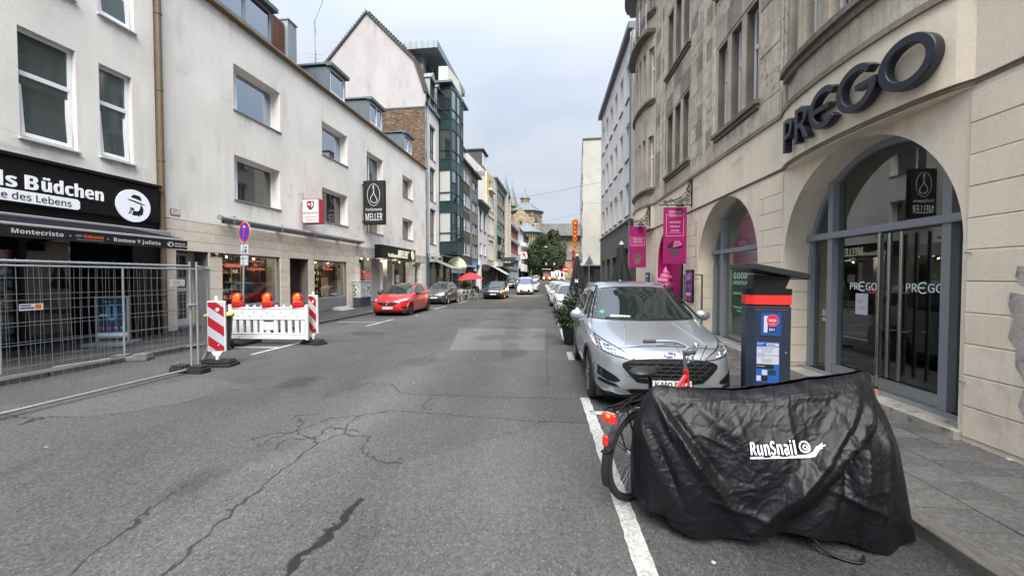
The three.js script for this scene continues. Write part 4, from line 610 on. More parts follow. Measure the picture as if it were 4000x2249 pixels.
  { // pink pastry shop arch: panel, door, reveal
    const [c, r, hc] = AR[2], X = xs(c); const s = new THREE.Shape(); s.moveTo(X - r + 0.02, 0.15); s.lineTo(X + r - 0.02, 0.15); s.lineTo(X + r - 0.02, hc); s.absarc(X, hc, r - 0.02, 0, Math.PI, false); s.lineTo(X - r + 0.02, 0.15); const hol = rect(X + 0.0, 0.16, X + 1.1, 2.45); s.holes.push(new THREE.Path(hol.map((p) => new THREE.Vector2(...p))));
    mk('pink_panel', extr(s, 0.08, { cs: 32 }).translate(0, 0, -0.48), M.pink, B);
    mk('reveal_lining', (() => { const q = new THREE.Shape(); q.moveTo(X - r - 0.0, 0.14); q.lineTo(X - r, hc); q.absarc(X, hc, r - 0.001, Math.PI, 0, true); q.lineTo(X + r, 0.14); q.lineTo(X + r - 0.015, 0.14); q.lineTo(X + r - 0.015, hc); q.absarc(X, hc, r - 0.016, 0, Math.PI, false); q.lineTo(X - r + 0.015, 0.14); return extr(q, 0.46, { cs: 32 }).translate(0, 0, -0.475); })(), M.pink, B);
    const dr = mk('door', [box(X, X + 0.08, 0.16, 2.45, -0.5, -0.4), box(X + 1.02, X + 1.1, 0.16, 2.45, -0.5, -0.4), box(X + 0.08, X + 1.02, 2.36, 2.45, -0.5, -0.4)], M.anth, B); mk('pane', box(X + 0.08, X + 1.02, 0.16, 2.36, -0.45, -0.44), M.glassD, dr); }
  stain(B, xs(7.1), xs(4.0), 3.2, 3.66, 0.012); for (const [a, b, c, d] of [[2.7, 4.0, 0.1, 1.2], [7.2, 7.95, 0.1, 0.9], [11.2, 12.3, 0.1, 1.0], [4.2, 7.0, 4.2, 4.58], [8, 12, 4.1, 4.58]]) stain(B, xs(b), xs(a), c, d, c > 4 ? 0.05 : 0.018, blotchTex);
  { // bare patches in the plaster
    const rr = rng(90); const blob = (pts) => extr(shape(pts.map(([s, y]) => [xs(s - 0.1) + (rr() - 0.5) * 0.02, y])), 0.004).translate(0, 0, 0.0125); const dm = mat([0.5, 0.48, 0.45], 0.95, { map: T.stone });
    mks('bare_plaster', [blob([[3.72, 1.62], [3.62, 1.6], [3.5, 1.5], [3.48, 1.2], [3.52, 1.0], [3.5, 0.82], [3.58, 0.8], [3.66, 0.95], [3.68, 1.12], [3.73, 1.2], [3.7, 1.38], [3.75, 1.5]]), blob([[3.6, 0.76], [3.45, 0.78], [3.42, 0.5], [3.55, 0.45], [3.63, 0.6]]), blob([[3.5, 0.3], [3.3, 0.28], [3.2, 0.14], [3.5, 0.14]]), blob([[3.68, 1.86], [3.6, 1.84], [3.58, 1.72], [3.64, 1.68], [3.7, 1.76]])], dm, B);
    mk('wall_stub', [cyl(xs(3.98), 2.0, 0.02, 0.012, 0.04, { rx: Math.PI / 2 }), cyl(xs(4.0), 0.7, 0.02, 0.012, 0.04, { rx: Math.PI / 2 })], M.galv, B); }
  // ---- raised letters on the bow
  const L = thing('letter_sign', 'large dark blue raised shop letters on the curved band above the arch', 'shop sign', RF(S0), PHR);
  const lm = mat([0.011, 0.014, 0.024], 0.35), ring = (r0, r1, a0, a1, sx = 1) => { const s = new THREE.Shape(); s.absarc(0, 0, r1, a0, a1, false); s.absarc(0, 0, r0, a1, a0, true); return extr(s, 0.1, { cs: 28, bevel: 0.008 }).scale(sx, 1, 1); };
  const put = (g, s, y) => { const z = bow(s) + 0.075, sl = (bow(s - 0.05) - bow(s + 0.05)) / 0.1; return g.rotateY(-Math.atan(sl)).translate(xs(s), y, z); };
  const c4 = 4.2; const P0 = fontR.generateShapes('P', 0.5), R0 = fontR.generateShapes('R', 0.5), ex = (s) => new THREE.ExtrudeGeometry(s, { depth: 0.1, bevelEnabled: true, bevelSize: 0.012, bevelThickness: 0.008, bevelSegments: 1, curveSegments: 8 });
  const sc = (g, sx) => g.scale(sx, 1, 1);
  mk('letter', put(sc(ex(P0).center(), 0.9).translate(0, 0, 0.05), 6.42, 4.04), lm, L); mk('letter', put(sc(ex(R0).center(), 0.95).translate(0, 0, 0.05), 6.03, 4.07), lm, L);
  mk('letter', [put(ring(0.2, 0.275, 0.75, 5.53, 1.04), 5.54, 4.1), put(extr(shape(rect(-0.23, -0.035, 0.1, 0.035)), 0.1), 5.54, 4.1)], lm, L);
  mk('letter', [put(ring(0.2, 0.275, 0.7, 6.28, 1.06), 5.0, 4.1), put(extr(shape(rect(0.0, -0.035, 0.28, 0.035)), 0.1), 5.0, 4.1)], lm, L);
  mk('letter', put((() => { const s = new THREE.Shape(); s.absarc(0, 0, 0.275, 0, Math.PI * 2, false); const h = new THREE.Path(); h.absarc(0, 0, 0.195, 0, Math.PI * 2, true); s.holes.push(h); return extr(s, 0.1, { cs: 36, bevel: 0.008 }).scale(1.05, 1, 1); })(), 4.4, 4.09), lm, L);
  // ---- hanging pastry shop banners on scrolled brackets
  const cup = (g, x, y, s, lid) => { g.save(); g.translate(x, y); g.scale(s, s); g.fillStyle = lid ? '#4a0a30' : '#80605c'; g.beginPath(); g.moveTo(-62, 0); g.bezierCurveTo(-80, -30, -50, -48, -40, -44); g.bezierCurveTo(-30, -76, 30, -76, 40, -44); g.bezierCurveTo(60, -46, 82, -26, 62, 0); for (let k = 0; k < 5; k++) g.quadraticCurveTo(62 - k * 25 - 12, 14, 62 - (k + 1) * 25, 0); g.fill(); g.fillStyle = lid ? '#6e4a5e' : '#87756e'; g.beginPath(); g.moveTo(-44, 10); g.lineTo(46, 10); g.lineTo(34, 82); g.lineTo(-32, 82); g.fill(); if (lid) { g.fillStyle = '#e85aa8'; g.beginPath(); g.moveTo(-18, -10); g.lineTo(60, -30); g.lineTo(40, -62); g.lineTo(-8, -62); g.fill(); g.strokeStyle = '#f8c0dc'; g.lineWidth = 5; g.stroke(); } g.restore(); };
  const ban = (v) => canvasTex(256, 640, (g) => {
    g.fillStyle = '#b5076f'; g.fillRect(0, 0, 256, 640); g.fillStyle = g.strokeStyle = '#fbd3e8'; g.textAlign = 'center'; g.lineWidth = 5; const o = v ? 100 : 0;
    g.font = 'bold 40px sans-serif'; g.fillText('TÖRTCHEN', 128, 66 + o + (v ? 50 : 0), 146); g.fillText('TÖRTCHEN', 128, 106 + o + (v ? 50 : 0), 146);
    if (!v) { g.strokeRect(34, 76, 188, 246); g.fillStyle = '#b5076f'; g.fillRect(54, 70, 148, 12); g.fillRect(54, 70, 148, 40); g.fillStyle = '#fbd3e8'; g.fillText('TÖRTCHEN', 128, 106, 146); g.font = 'bold 27px sans-serif'; g.fillText('PATISSERIE', 128, 178, 126); g.fillText('BRUNCH', 128, 226, 110); g.fillText('KAFFEE', 128, 272, 96); g.font = 'bold 13px sans-serif'; g.fillText('Roasted by Heilandt', 128, 292, 130); cup(g, 128, 460, 1.2, true); }
    else { g.strokeRect(24, 172, 206, 112); g.font = 'bold 14px sans-serif'; g.fillText('dein nachbarschaftskonditor', 128, 306, 200); cup(g, 128, 492, 1.1, false); }
  });
  [[11.6, 0, 'larger looking pink hanging banner nearer the camera with menu words'], [15.85, 1, 'farther pink hanging banner with a brown cupcake below the shop name']].forEach(([s, v, label]) => {
    const b = thing('hanging_banner', label, 'shop sign', RF(s, 0, bow(s)), PHR), by = 3.86;
    mk('wall_plate', box(-0.03, 0.03, 3.8, 4.62, 0.02, 0.06, 0.005), M.black, b);
    const sp = []; const spiral = (y, z, r, t0, dir, turns = 1.6) => { const p = []; for (let k = 0; k <= 18; k++) { const t = t0 + dir * k / 18 * turns * 6.283, q = r * (1 - 0.8 * k / 18); p.push([0, y + Math.sin(t) * q, z + Math.cos(t) * q]); } return tube(p, 0.011, 5, 36); };
    for (let k = 0; k < 5; k++) { const t = k / 4; sp.push(spiral(by + 0.09 + (1 - t) * 0.05, 0.2 + t * 0.58, 0.1 - t * 0.035, 3.2, k % 2 ? -1 : 1), spiral(by + 0.2 + (1 - t) * 0.48, 0.1 + t * 0.06, 0.06 + t * 0.03, 1.5, k % 2 ? 1 : -1)); }
    sp.push(tube([[0, 4.55, 0.08], [0, 4.25, 0.2], [0, 4.05, 0.42], [0, 3.92, 0.85]], 0.012, 5, 20)); mk('scrollwork', sp, M.black, b);
    mk('arm', bar([0, by, 0.03], [0, by, 0.98], 0.015), M.black, b);
    const t = ban(v); decal('banner', 0.66, 1.64, t, b, 0, 2.97, 0.51, { ry: Math.PI / 2, t: 0.012, rough: 0.7 });
    mk('hook', [new THREE.TorusGeometry(0.022, 0.006, 5, 10).translate(0, 3.82, 0.3), new THREE.TorusGeometry(0.022, 0.006, 5, 10).translate(0, 3.82, 0.72)], M.black, b);
    mk('lamp_shade', lathe([[0.02, 0.14], [0.04, 0.12], [0.06, 0.06], [0.12, 0.0], [0.125, -0.02]], 20).translate(0.16, 3.82, 0.42), M.anth, b); mk('lamp_stem', [bar([0.16, 3.96, 0.42], [0.0, 4.0, 0.3], 0.01), bar([0.05, 3.82, 0.06], [0.05, 3.35, 0.06], 0.004, 4)], M.black, b);
  });
  // ---- framed posters on the piers
  const p1 = thing('framed_poster', 'black framed purple event poster on the pier right of the pink doorway', 'poster', RF(11.72, 0, 0.012), PHR);
  mk('frame', box(-0.29, 0.29, 1.04, 1.98, 0, 0.05, 0.008), M.black, p1);
  decal('print', 0.5, 0.85, canvasTex(200, 340, (g) => { g.fillStyle = '#6a2c9c'; g.fillRect(0, 0, 200, 340); for (let i = 0; i < 40; i++) { g.fillStyle = ['#8f4ac0', '#3c1a66', '#d86ac0', '#e89040', '#b04ae0'][i % 5]; g.globalAlpha = 0.4; g.beginPath(); g.arc(R() * 200, R() * 340, 8 + R() * 34, 0, 7); g.fill(); } g.globalAlpha = 1; g.save(); g.rotate(-0.12); g.fillStyle = '#fff'; g.font = 'bold 40px sans-serif'; g.fillText('GROSSE', 20, 70, 130); g.fillText('SHOW', 20, 112, 120); g.restore(); g.fillStyle = '#301018'; g.fillRect(70, 150, 50, 70); g.fillStyle = '#e87830'; g.beginPath(); g.arc(96, 170, 22, 0, 7); g.fill(); g.fillStyle = '#f4d8e8'; g.fillRect(20, 250, 150, 34); g.fillStyle = '#e8209c'; g.fillRect(0, 318, 200, 22); }), p1, 0, 1.51, 0.053);
  const p2 = thing('framed_poster', 'narrow framed blue poster left of the pink doorway', 'poster', RF(15.95, 0, 0.02 + bow(15.95)), PHR);
  mk('frame', box(-0.26, 0.26, 1.15, 1.95, 0, 0.05, 0.008), M.black, p2); decal('print', 0.44, 0.7, canvasTex(64, 100, (g) => { g.fillStyle = '#2a7cc0'; g.fillRect(0, 0, 64, 100); g.fillStyle = '#cfe6f4'; g.beginPath(); g.ellipse(34, 66, 16, 26, 0, 0, 7); g.fill(); g.fillStyle = '#fff'; g.fillRect(8, 8, 48, 8); }), p2, 0, 1.55, 0.053);
  // ---- giant ice cream
  const ic = thing('ice_cream_sculpture', 'giant pink ice cream cone sculpture in the pink doorway', 'sculpture', RF(14.05, SW + 0.02, 0.02), PHR);
  const scoop = mat([0.62, 0.10, 0.27], 0.4, { map: T.stone });
  mk('cone', [lathe([[0.0, 0.02], [0.09, 0.0], [0.3, 1.08], [0.0, 1.1]], 28)], mat([0.36, 0.22, 0.09], 0.7), ic);
  { const w = []; for (let k = 0; k < 10; k++) for (const d of [1, -1]) { const p = []; for (let i = 0; i <= 8; i++) { const t = i / 8, a = k / 10 * 6.283 + d * t * 1.5, r = mix(0.095, 0.305, t); p.push([Math.cos(a) * r, t * 1.08, Math.sin(a) * r]); } w.push(tube(p, 0.012, 4, 12)); } mk('waffle_ridge', w, mat([0.42, 0.27, 0.12], 0.7), ic, 'stuff'); }
  const ball = (x, y, z, r) => { const g = new THREE.SphereGeometry(r, 28, 20), p = g.attributes.position; for (let i = 0; i < p.count; i++) { const k = 1 + 0.05 * (fbm(p.getX(i) * 9 + x * 7, p.getY(i) * 9 + p.getZ(i) * 5, 3) - 0.5); p.setXYZ(i, p.getX(i) * k, p.getY(i) * k, p.getZ(i) * k); } return g.translate(x, y, z); };
  mk('scoop', ball(-0.17, 1.28, 0.06, 0.22), scoop, ic); mk('scoop', ball(0.17, 1.3, 0.04, 0.22), scoop, ic);
  { const p = []; for (let i = 0; i <= 60; i++) { const t = i / 60, a = t * 6.283 * 2.6, r = 0.22 * (1 - t) + 0.01; p.push([Math.cos(a) * r, 1.5 + t * 0.4, Math.sin(a) * r + 0.03]); } const g = new THREE.TubeGeometry(new THREE.CatmullRomCurve3(p.map((q) => V3(...q))), 140, 0.1, 12), q = g.attributes.position; for (let i = 0; i < q.count; i++) { const y = q.getY(i), k = clamp((2.02 - y) / 0.5, 0.25, 1); q.setX(i, q.getX(i) * (0.6 + 0.4 * k)); q.setZ(i, q.getZ(i) * (0.6 + 0.4 * k)); } g.computeVertexNormals(); mk('swirl', [g, new THREE.ConeGeometry(0.07, 0.16, 14).translate(0, 1.98, 0.03), new THREE.SphereGeometry(0.2, 16, 12).translate(0, 1.55, 0.03)], mat([0.66, 0.16, 0.30], 0.35), ic); }
  // ---- square tube stand by the pier
  const sd = thing('metal_stand', 'empty brown square tube stand against the pier by the middle arch', 'stand', RF(11.0, SW, 0.2), PHR + 0.5);
  mk('frame', [[-0.3, 0.02], [0.3, 0.02]].flatMap(([x, y]) => [box(x - 0.016, x + 0.016, 0.03, 1.72, -0.016, 0.016)]).concat([box(-0.316, 0.316, 1.72, 1.75, -0.016, 0.016), box(-0.3, 0.3, 1.62, 1.63, -0.008, 0.008), box(-0.316, -0.284, 0, 0.03, -0.25, 0.25), box(0.284, 0.316, 0, 0.03, -0.25, 0.25), box(-0.316, 0.316, 0, 0.028, -0.28, -0.25)]), M.rust, sd);
}
{ // white house with the grey stone base
  const B = thing('white_corner_house', 'plain white house with grey stone shop floor behind the stone house', 'building', RF(31.2), PHR); const x = (s) => 31.2 - s, hs = [];
  for (const [y0, y1] of [[5.0, 6.7], [7.9, 9.8], [11.0, 12.95]]) for (let k = 0; k < 6; k++) hs.push([x(20.7 + k * 1.8 + 0.95), y0, x(20.7 + k * 1.8), y1]);
  wall(B, 0, x(19.95), 4.67, 14.0, hs, { m: M.whiteB, d: 0.35 }); hs.forEach((h) => win(B, ...h, { r: 0.24, m: [0.5], so: 0.07, sm: M.anth }));
  mk('wall', [box(-0.2, 0, 0, 14, -12, 0), box(x(20.2), x(19.96), 0, 14, -12, -0.35), box(-0.2, x(19.96), 0, 14, -12.2, -12)], M.whiteB, B);
  mk('roof_edge', [box(-0.3, x(19.9), 14.0, 14.35, -0.3, 0.25, 0.02), box(-0.2, x(19.96), 14.0, 14.1, -12, -0.3)], mat([0.10, 0.10, 0.11], 0.6), B);
  mk('stone_base', [box(0, x(19.95), 3.0, 4.62, -0.3, 0.06), box(0, x(19.95), 4.62, 4.7, -0.2, 0.16), ...[0, 2.2, 4.7, 7.4, 10.2].map((q) => box(q, q + 0.9, 0.1, 3, -0.4, 0.05))], mat([0.12, 0.125, 0.135], 0.6, { map: T.stone }), B);
  mk('shop_window', [box(0.9, 2.2, 0.3, 3, -0.3, -0.28), box(3.1, 4.7, 0.3, 3, -0.3, -0.28), box(5.6, 7.4, 0.3, 3, -0.3, -0.28), box(8.3, 10.2, 0.3, 3, -0.3, -0.28)], M.glassG, B);
  mk('drain_pipe', cyl(x(20.05), 0.1, 0.1, 0.05, 13.8, { n: 8 }), M.zincL, B); mk('wall_lamp', box(x(20.9), x(20.5), 3.0, 3.25, 0.06, 0.6), M.black, B);
}
{ // cream block beyond the side street
  const B = thing('cream_block', 'tall cream rendered block with dark ground floor beyond the side street', 'building', W3(7.27, 0, 41), 0); B.rotation.y = -Math.atan(0.163);
  mk('wall', [box(0, 16, 3.0, 15.8, -30, 0)], mat([0.40, 0.40, 0.36], 0.9, { map: T.plaster }), B);
  mk('roof_edge', box(-0.05, 16.1, 15.8, 15.95, -30, 0.08), M.anth, B);
  mk('canopy', box(-0.5, 14, 2.95, 3.2, -20, 1.0, 0.02), mat([0.4, 0.4, 0.38], 0.7), B);
  mk('ground_floor', [box(0.1, 15, 0, 2.95, -29, -0.3), box(0.2, 0.8, 0, 2.95, -0.3, 0)], mat([0.045, 0.047, 0.05], 0.5), B); mk('shop_window', box(1.2, 5.6, 0.4, 2.6, -0.3, -0.25), M.glassD, B);
  for (let f = 0; f < 4; f++) for (let k = 0; k < 7; k++) { const y = 4.2 + f * 2.85, z = -1.2 - k * 4; const w = mk('window', [box(-0.06, 0.02, y, y + 1.7, z - 3.2, z)], M.frame, B); mk('pane', [box(-0.075, -0.05, y + 0.1, y + 1.6, z - 1.5, z - 0.1), box(-0.075, -0.05, y + 0.1, y + 1.6, z - 3.1, z - 1.6)], M.glassB, w); }
}
// ---------- left row beyond the white house ----------
function plainHouse(name, label, s0, s1, h, m, o = {}) { // walls in the left facade frame
  const B = thing(name, label, 'building', ...LB(s0), null, [-s0, 0, 0]), dp = o.dp ?? 10; const base = gy(s0);
  B.userData.y = undefined; delete B.userData.y; B.position.y = base;
  mk('wall', [box(s0, s0 + 0.25, 0, o.side ?? h, -dp, -0.36), box(s1 - 0.25, s1, 0, h, -dp, -0.36), box(s0, s1, 0, h, -dp - 0.2, -dp)], o.sideM ?? m, B);
  wall(B, s0, s1, o.y0 ?? 3.4, h, o.holes ?? [], { m, d: 0.35 }); return B;
}
{ // white gabled house with green glass bay
  const s0 = 34.45, s1 = 45.4, B = thing('gabled_house', 'white house with steep blank gable, brick strip and dark green glass bay', 'building', ...LB(s0), null, [-s0, 0, 0]);
  const hs = [[35.55, 4.75, 37.05, 7.9], [35.55, 8.6, 37.05, 11.6], [35.55, 12.3, 37.05, 15.3]].map(([a, b, c, d]) => [a, b, c, d]);
  wall(B, s0, s1, 3.9, 16.5, hs, { m: M.whiteB, d: 0.4 }); hs.forEach((h) => win(B, ...h, { r: 0.2, t: [0.28], m: [0.5], fm: M.anth, g: M.glassG, f: 0.07, sm: M.anth }));
  // gable wall: profile across the depth, ridge in the middle, mansard break towards the street
  const prof = [[0, 0], [0, 17.6], [-0.25, 18.4], [-0.9, 20.3], [-5.2, 24.6], [-12.8, 16.5], [-12.8, 0]];
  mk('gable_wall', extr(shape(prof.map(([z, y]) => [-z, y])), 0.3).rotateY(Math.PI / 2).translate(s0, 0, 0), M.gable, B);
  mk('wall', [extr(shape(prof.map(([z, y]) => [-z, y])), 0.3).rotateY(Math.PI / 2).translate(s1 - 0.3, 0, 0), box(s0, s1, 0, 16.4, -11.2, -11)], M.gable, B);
  { // exposed brick below the gable, real bricks set into mortar
    mk('brick_bed', box(s0 - 0.02, s0 - 0.002, 8, 16.2, -8, -0.02), mat([0.14, 0.10, 0.08], 0.95), B);
    const n = 96, m = 32, im = new THREE.InstancedMesh(new THREE.BoxGeometry(0.03, 0.066, 0.215), mat(1, 0.95, { map: T.grain }), n * m), d = new THREE.Object3D(), rr = rng(44), off = OFF.get(B); let c = 0;
    for (let y = 0; y < n; y++) for (let x = 0; x < m; x++) { d.position.set(s0 - 0.025 + off[0], 8.05 + y * 0.085, -0.16 - x * 0.242 - (y % 2) * 0.12); d.updateMatrix(); im.setMatrixAt(c, d.matrix); const v = rr(); im.setColorAt(c++, C(0.20 + v * 0.12, 0.125 + v * 0.10, 0.075 + v * 0.085).multiplyScalar(rr() < 0.12 ? 0.4 : rr() < 0.1 ? 1.6 : 1)); }
    im.name = 'bricks'; im.userData.kind = 'stuff'; B.add(im); mk('flashing', box(s0 - 0.08, s0, 16.2, 16.3, -11, 0.05), M.zinc, B);
    mk('corner_pipe', [cyl(s0 + 0.35, 3.5, 0.1, 0.06, 13, { n: 8 })], M.zincL, B);
  }
  const rf = mk('roof', [extr(shape([[0.1, 17.5], [0.35, 18.3], [1.0, 20.2], [5.2, 24.5], [5.2, 24.72], [0.85, 20.4], [0.15, 18.45], [-0.12, 17.5]]), s1 - s0).rotateY(Math.PI / 2).translate(s0 - 0.12, 0, 0), extr(shape([[5.2, 24.5], [12.8, 16.4], [12.95, 16.55], [5.2, 24.72]]), s1 - s0).rotateY(Math.PI / 2).translate(s0 - 0.12, 0, 0)].map((g) => g), M.roof, B);
  { const v = []; const P = [[0.0, 17.6], [0.25, 18.4], [0.9, 20.3], [5.2, 24.62], [12.7, 16.55]]; for (let i = 0; i < 4; i++) { const [a, b] = P[i], [c, d] = P[i + 1], n = Math.ceil(Math.hypot(c - a, d - b) / 0.32); for (let k = 0; k < n; k++) { const t = k / n; v.push(box(-0.12, 0.14, -0.02, 0.03, -0.17, 0.16).rotateX(-Math.atan2(d - b, c - a) + (i === 3 ? 0 : 0)).translate(s0 - 0.02, mix(b, d, t) + 0.05, -mix(a, c, t))); } } mk('verge_tiles', v, M.roof, rf, 'stuff'); }
  mk('gutter', tube([[s0 - 0.1, 16.55, 0.1], [38, 16.55, 0.1]], 0.09, 8, 2), M.zinc, B);
  // rear dormer block left of the ridge, seen against the sky
  mk('dormer', [box(s0 + 2, s0 + 5, 19, 20.6, -11.9, -8.2), box(s0 + 1.8, s0 + 5.2, 20.6, 20.8, -12.2, -8)], M.zinc, B);
  // street dormers
  for (const x0 of [35.4, 37.25]) { const d = mk('dormer', [box(x0, x0 + 0.06, 16.9, 19.3, -1.5, 0.1), box(x0 + 1.3, x0 + 1.36, 16.9, 19.3, -1.5, 0.1), extr(shape([[x0 - 0.1, 19.2], [x0 + 1.46, 19.2], [x0 + 0.68, 19.9]]), 1.9).translate(0, 0, -1.7), box(x0, x0 + 1.36, 16.6, 16.95, -0.4, 0.08)], M.zincL, B); mk('pane', box(x0 + 0.1, x0 + 1.26, 17, 19.15, 0.0, 0.02), M.glassD, d); mk('window', [box(x0 + 0.06, x0 + 0.14, 16.95, 19.2, 0, 0.06), box(x0 + 1.22, x0 + 1.3, 16.95, 19.2, 0, 0.06), box(x0 + 0.64, x0 + 0.72, 16.95, 19.2, 0, 0.06)], M.anth, d); }
  // penthouse behind the bay
  const ph = mk('penthouse', [box(37.3, s1, 18, 22.2, -7, -1.2), box(36.2, s1 + 0.6, 22.2, 22.85, -8, 0.5)], M.zincL, B); { const sm = []; for (let z = -1.6; z > -7; z -= 0.55) sm.push(box(37.27, 37.3, 18, 22.2, z - 0.015, z + 0.015)); for (let z = 0.2; z > -8; z -= 0.55) sm.push(box(36.17, 36.2, 22.2, 22.85, z - 0.015, z + 0.015)); mk('seam', sm, M.zinc, ph); } mk('pane', box(38, s1, 19.6, 21.9, -1.2, -1.15), M.glassD, ph);
  // bay: a faceted front of dark green panels and panes, five storeys
  const gm = mat([0.014, 0.036, 0.038], 0.3), gp = mat([0.03, 0.055, 0.055], 0.35), pts = [[38.1, 0], [37.95, 1.25], [39.15, 1.45], [40.5, 1.48], [41.9, 1.32], [43.2, 0.9], [43.9, 0]], bay = mk('glass_bay', [extr(shape(pts.map(([x, z]) => [x, -z]).reverse()), 0.25).rotateX(-Math.PI / 2).translate(0, 4.0, 0), extr(shape(pts.map(([x, z]) => [x, -z]).reverse()), 0.35).rotateX(-Math.PI / 2).translate(0, 19.4, 0)], gm, B);
  const Y = [4.2, 8.0, 11.95, 15.75, 19.5], gl = [M.glassB, M.glassD, M.glassB];
  for (let f = 0; f < 4; f++) for (let i = 0; i < 6; i++) {
    const [xa, za] = pts[i], [xb, zb] = pts[i + 1], L = Math.hypot(xb - xa, zb - za), ry = -Math.atan2(zb - za, xb - xa), pl = (g) => g.rotateY(ry).translate(xa, 0, za), y = Y[f], H = Y[f + 1] - Y[f], py = y + 0.92;
    mk('spandrel', pl(box(0.04, L - 0.04, y, py - 0.04, -0.1, 0.0)), i ? gp : gm, bay);
    mk('mullion', [pl(box(-0.06, 0.06, y, y + H, -0.12, 0.05)), pl(box(0.05, L - 0.05, py - 0.05, py + 0.05, -0.1, 0.04)), pl(box(0.05, L - 0.05, py + 0.78, py + 0.88, -0.1, 0.04)), pl(box(0.05, L - 0.05, y + H - 0.14, y + H - 0.02, -0.1, 0.04))], gm, bay);
    const g0 = i === 0 ? (f < 2 ? M.curtain : M.glassD) : (i + f) % 3 ? M.glassB : M.glassD;
    mks('pane', [pl(box(0.06, L - 0.06, py + 0.05, py + 0.78, -0.05, -0.04)), pl(box(0.06, L - 0.06, py + 0.88, y + H - 0.14, -0.05, -0.04))], g0, bay);
  }
  { const bp = [[37.5, 0.2], [37.6, 1.0], [40.5, 1.3], [43, 0.9]], bl = []; for (let i = 0; i < 3; i++) { const [xa, za] = bp[i], [xb, zb] = bp[i + 1], n = Math.ceil(Math.hypot(xb - xa, zb - za) / 0.2); for (let k = 0; k < n; k++) { const t = (k + 0.5) / n; bl.push(box(-0.085, 0.085, 19.95, 21.2, -0.015, 0.015).rotateY(-Math.atan2(zb - za, xb - xa)).translate(mix(xa, xb, t), 0, mix(za, zb, t))); } } mk('balcony_boards', bl, mat([0.66, 0.66, 0.56], 0.7), B, 'stuff'); mk('balcony_slab', box(37.5, 44, 19.75, 19.95, -1.5, 1.4), M.zinc, B); }
  // ground floor: green stone piers, cafe band, awning, shell sign
  mks('pier', [[34.5, 35.2], [36.2, 36.7], [44.9, 45.4]].map(([a, b]) => box(a, b, 0.1, 3.9, -0.5, 0.05)), mat([0.10, 0.13, 0.125], 0.4, { map: T.stone }), B);
  mk('shopfront', [box(35.2, 45, 0, 3.2, -1.5, -1.3), box(35.2, 44.9, 3.1, 3.2, -1.3, 0)], mat(0.02, 0.6), B); mks('post', [38.2, 40.4, 42.7].map((x) => box(x, x + 0.25, 0.1, 3.1, -0.3, -0.1)), mat([0.2, 0.25, 0.24], 0.5), B); mks('shop_window', [[36.7, 38.2], [38.45, 40.4], [40.65, 42.7]].map(([a, b]) => box(a, b, 0.4, 3, -0.25, -0.24)), M.glassD, B);
  mk('cafe_band', [box(35.3, 38.9, 3.15, 3.88, -0.2, 0.06)], mat([0.6, 0.58, 0.55], 0.7), B); mk('lettering', [text3('COFFEE', 0.2, 0.02).translate(35.5, 3.42, 0.06), text3('LOUNGE', 0.2, 0.02).translate(37.4, 3.42, 0.06), new THREE.TorusGeometry(0.18, 0.02, 5, 16).translate(36.95, 3.5, 0.07)], M.dark, B);
  mk('stickers', [box(41.6, 42.0, 1.9, 2.3, -0.235, -0.23), box(41.6, 42, 1.3, 1.6, -0.235, -0.23)], mat([0.45, 0.05, 0.06], 0.6), B);
  const aw = thing('awning', 'short grey cafe awning below the green bay', 'awning', ...LB(36.2), null, [-36.2, 0, 0]);
  mk('fabric', [extr(shape([[0.1, 3.3], [1.75, 2.62], [1.75, 2.6], [0.1, 3.26]]), 5).rotateY(-Math.PI / 2).translate(41.2, 0, 0), box(36.25, 41.15, 2.18, 2.6, 1.72, 1.75)], mat([0.2, 0.19, 0.19], 0.85), aw); mk('front_rail', box(36.2, 41.2, 2.58, 2.65, 1.7, 1.78), M.frameG, aw);
  const sh = thing('shell_sign', 'pale green half round projecting sign over the cafe awning', 'shop sign', ...LB(40.2), null, [-40.2, 0, 0]);
  { const s = new THREE.Shape(); s.absarc(0, 0, 1.0, 0, Math.PI, false); const t = canvasTex(256, 128, (g) => { g.fillStyle = '#cfe6b4'; g.fillRect(0, 0, 256, 128); g.fillStyle = '#1c2a1c'; g.font = 'bold 26px sans-serif'; g.textAlign = 'center'; for (let i = 0; i < 6; i++) { const a = Math.PI * (0.2 + i * 0.12); g.save(); g.translate(128 - Math.cos(a) * 92, 124 - Math.sin(a) * 92); g.rotate(-Math.PI / 2 + a); g.fillText('BURGER'[i], 0, 8); g.restore(); } g.strokeStyle = '#54704a'; g.lineWidth = 3; g.beginPath(); g.arc(128, 96, 22, Math.PI, 0); g.stroke(); });
    const g = keep(extr(s, 0.12, { cs: 24 })), p = g.attributes.position, uv = g.attributes.uv; for (let i = 0; i < p.count; i++) uv.setXY(i, (p.getX(i) + 1) / 2, p.getY(i)); mk('panel', g.rotateY(-Math.PI / 2).translate(40.2, 2.75, 1.1), mat(1, 0.5, { map: t, emissive: C(1), emissiveMap: t, emissiveIntensity: 0.02 }), sh); mk('bracket', box(40.1, 40.2, 2.66, 2.75, 0, 2.1), M.anth, sh); }
}
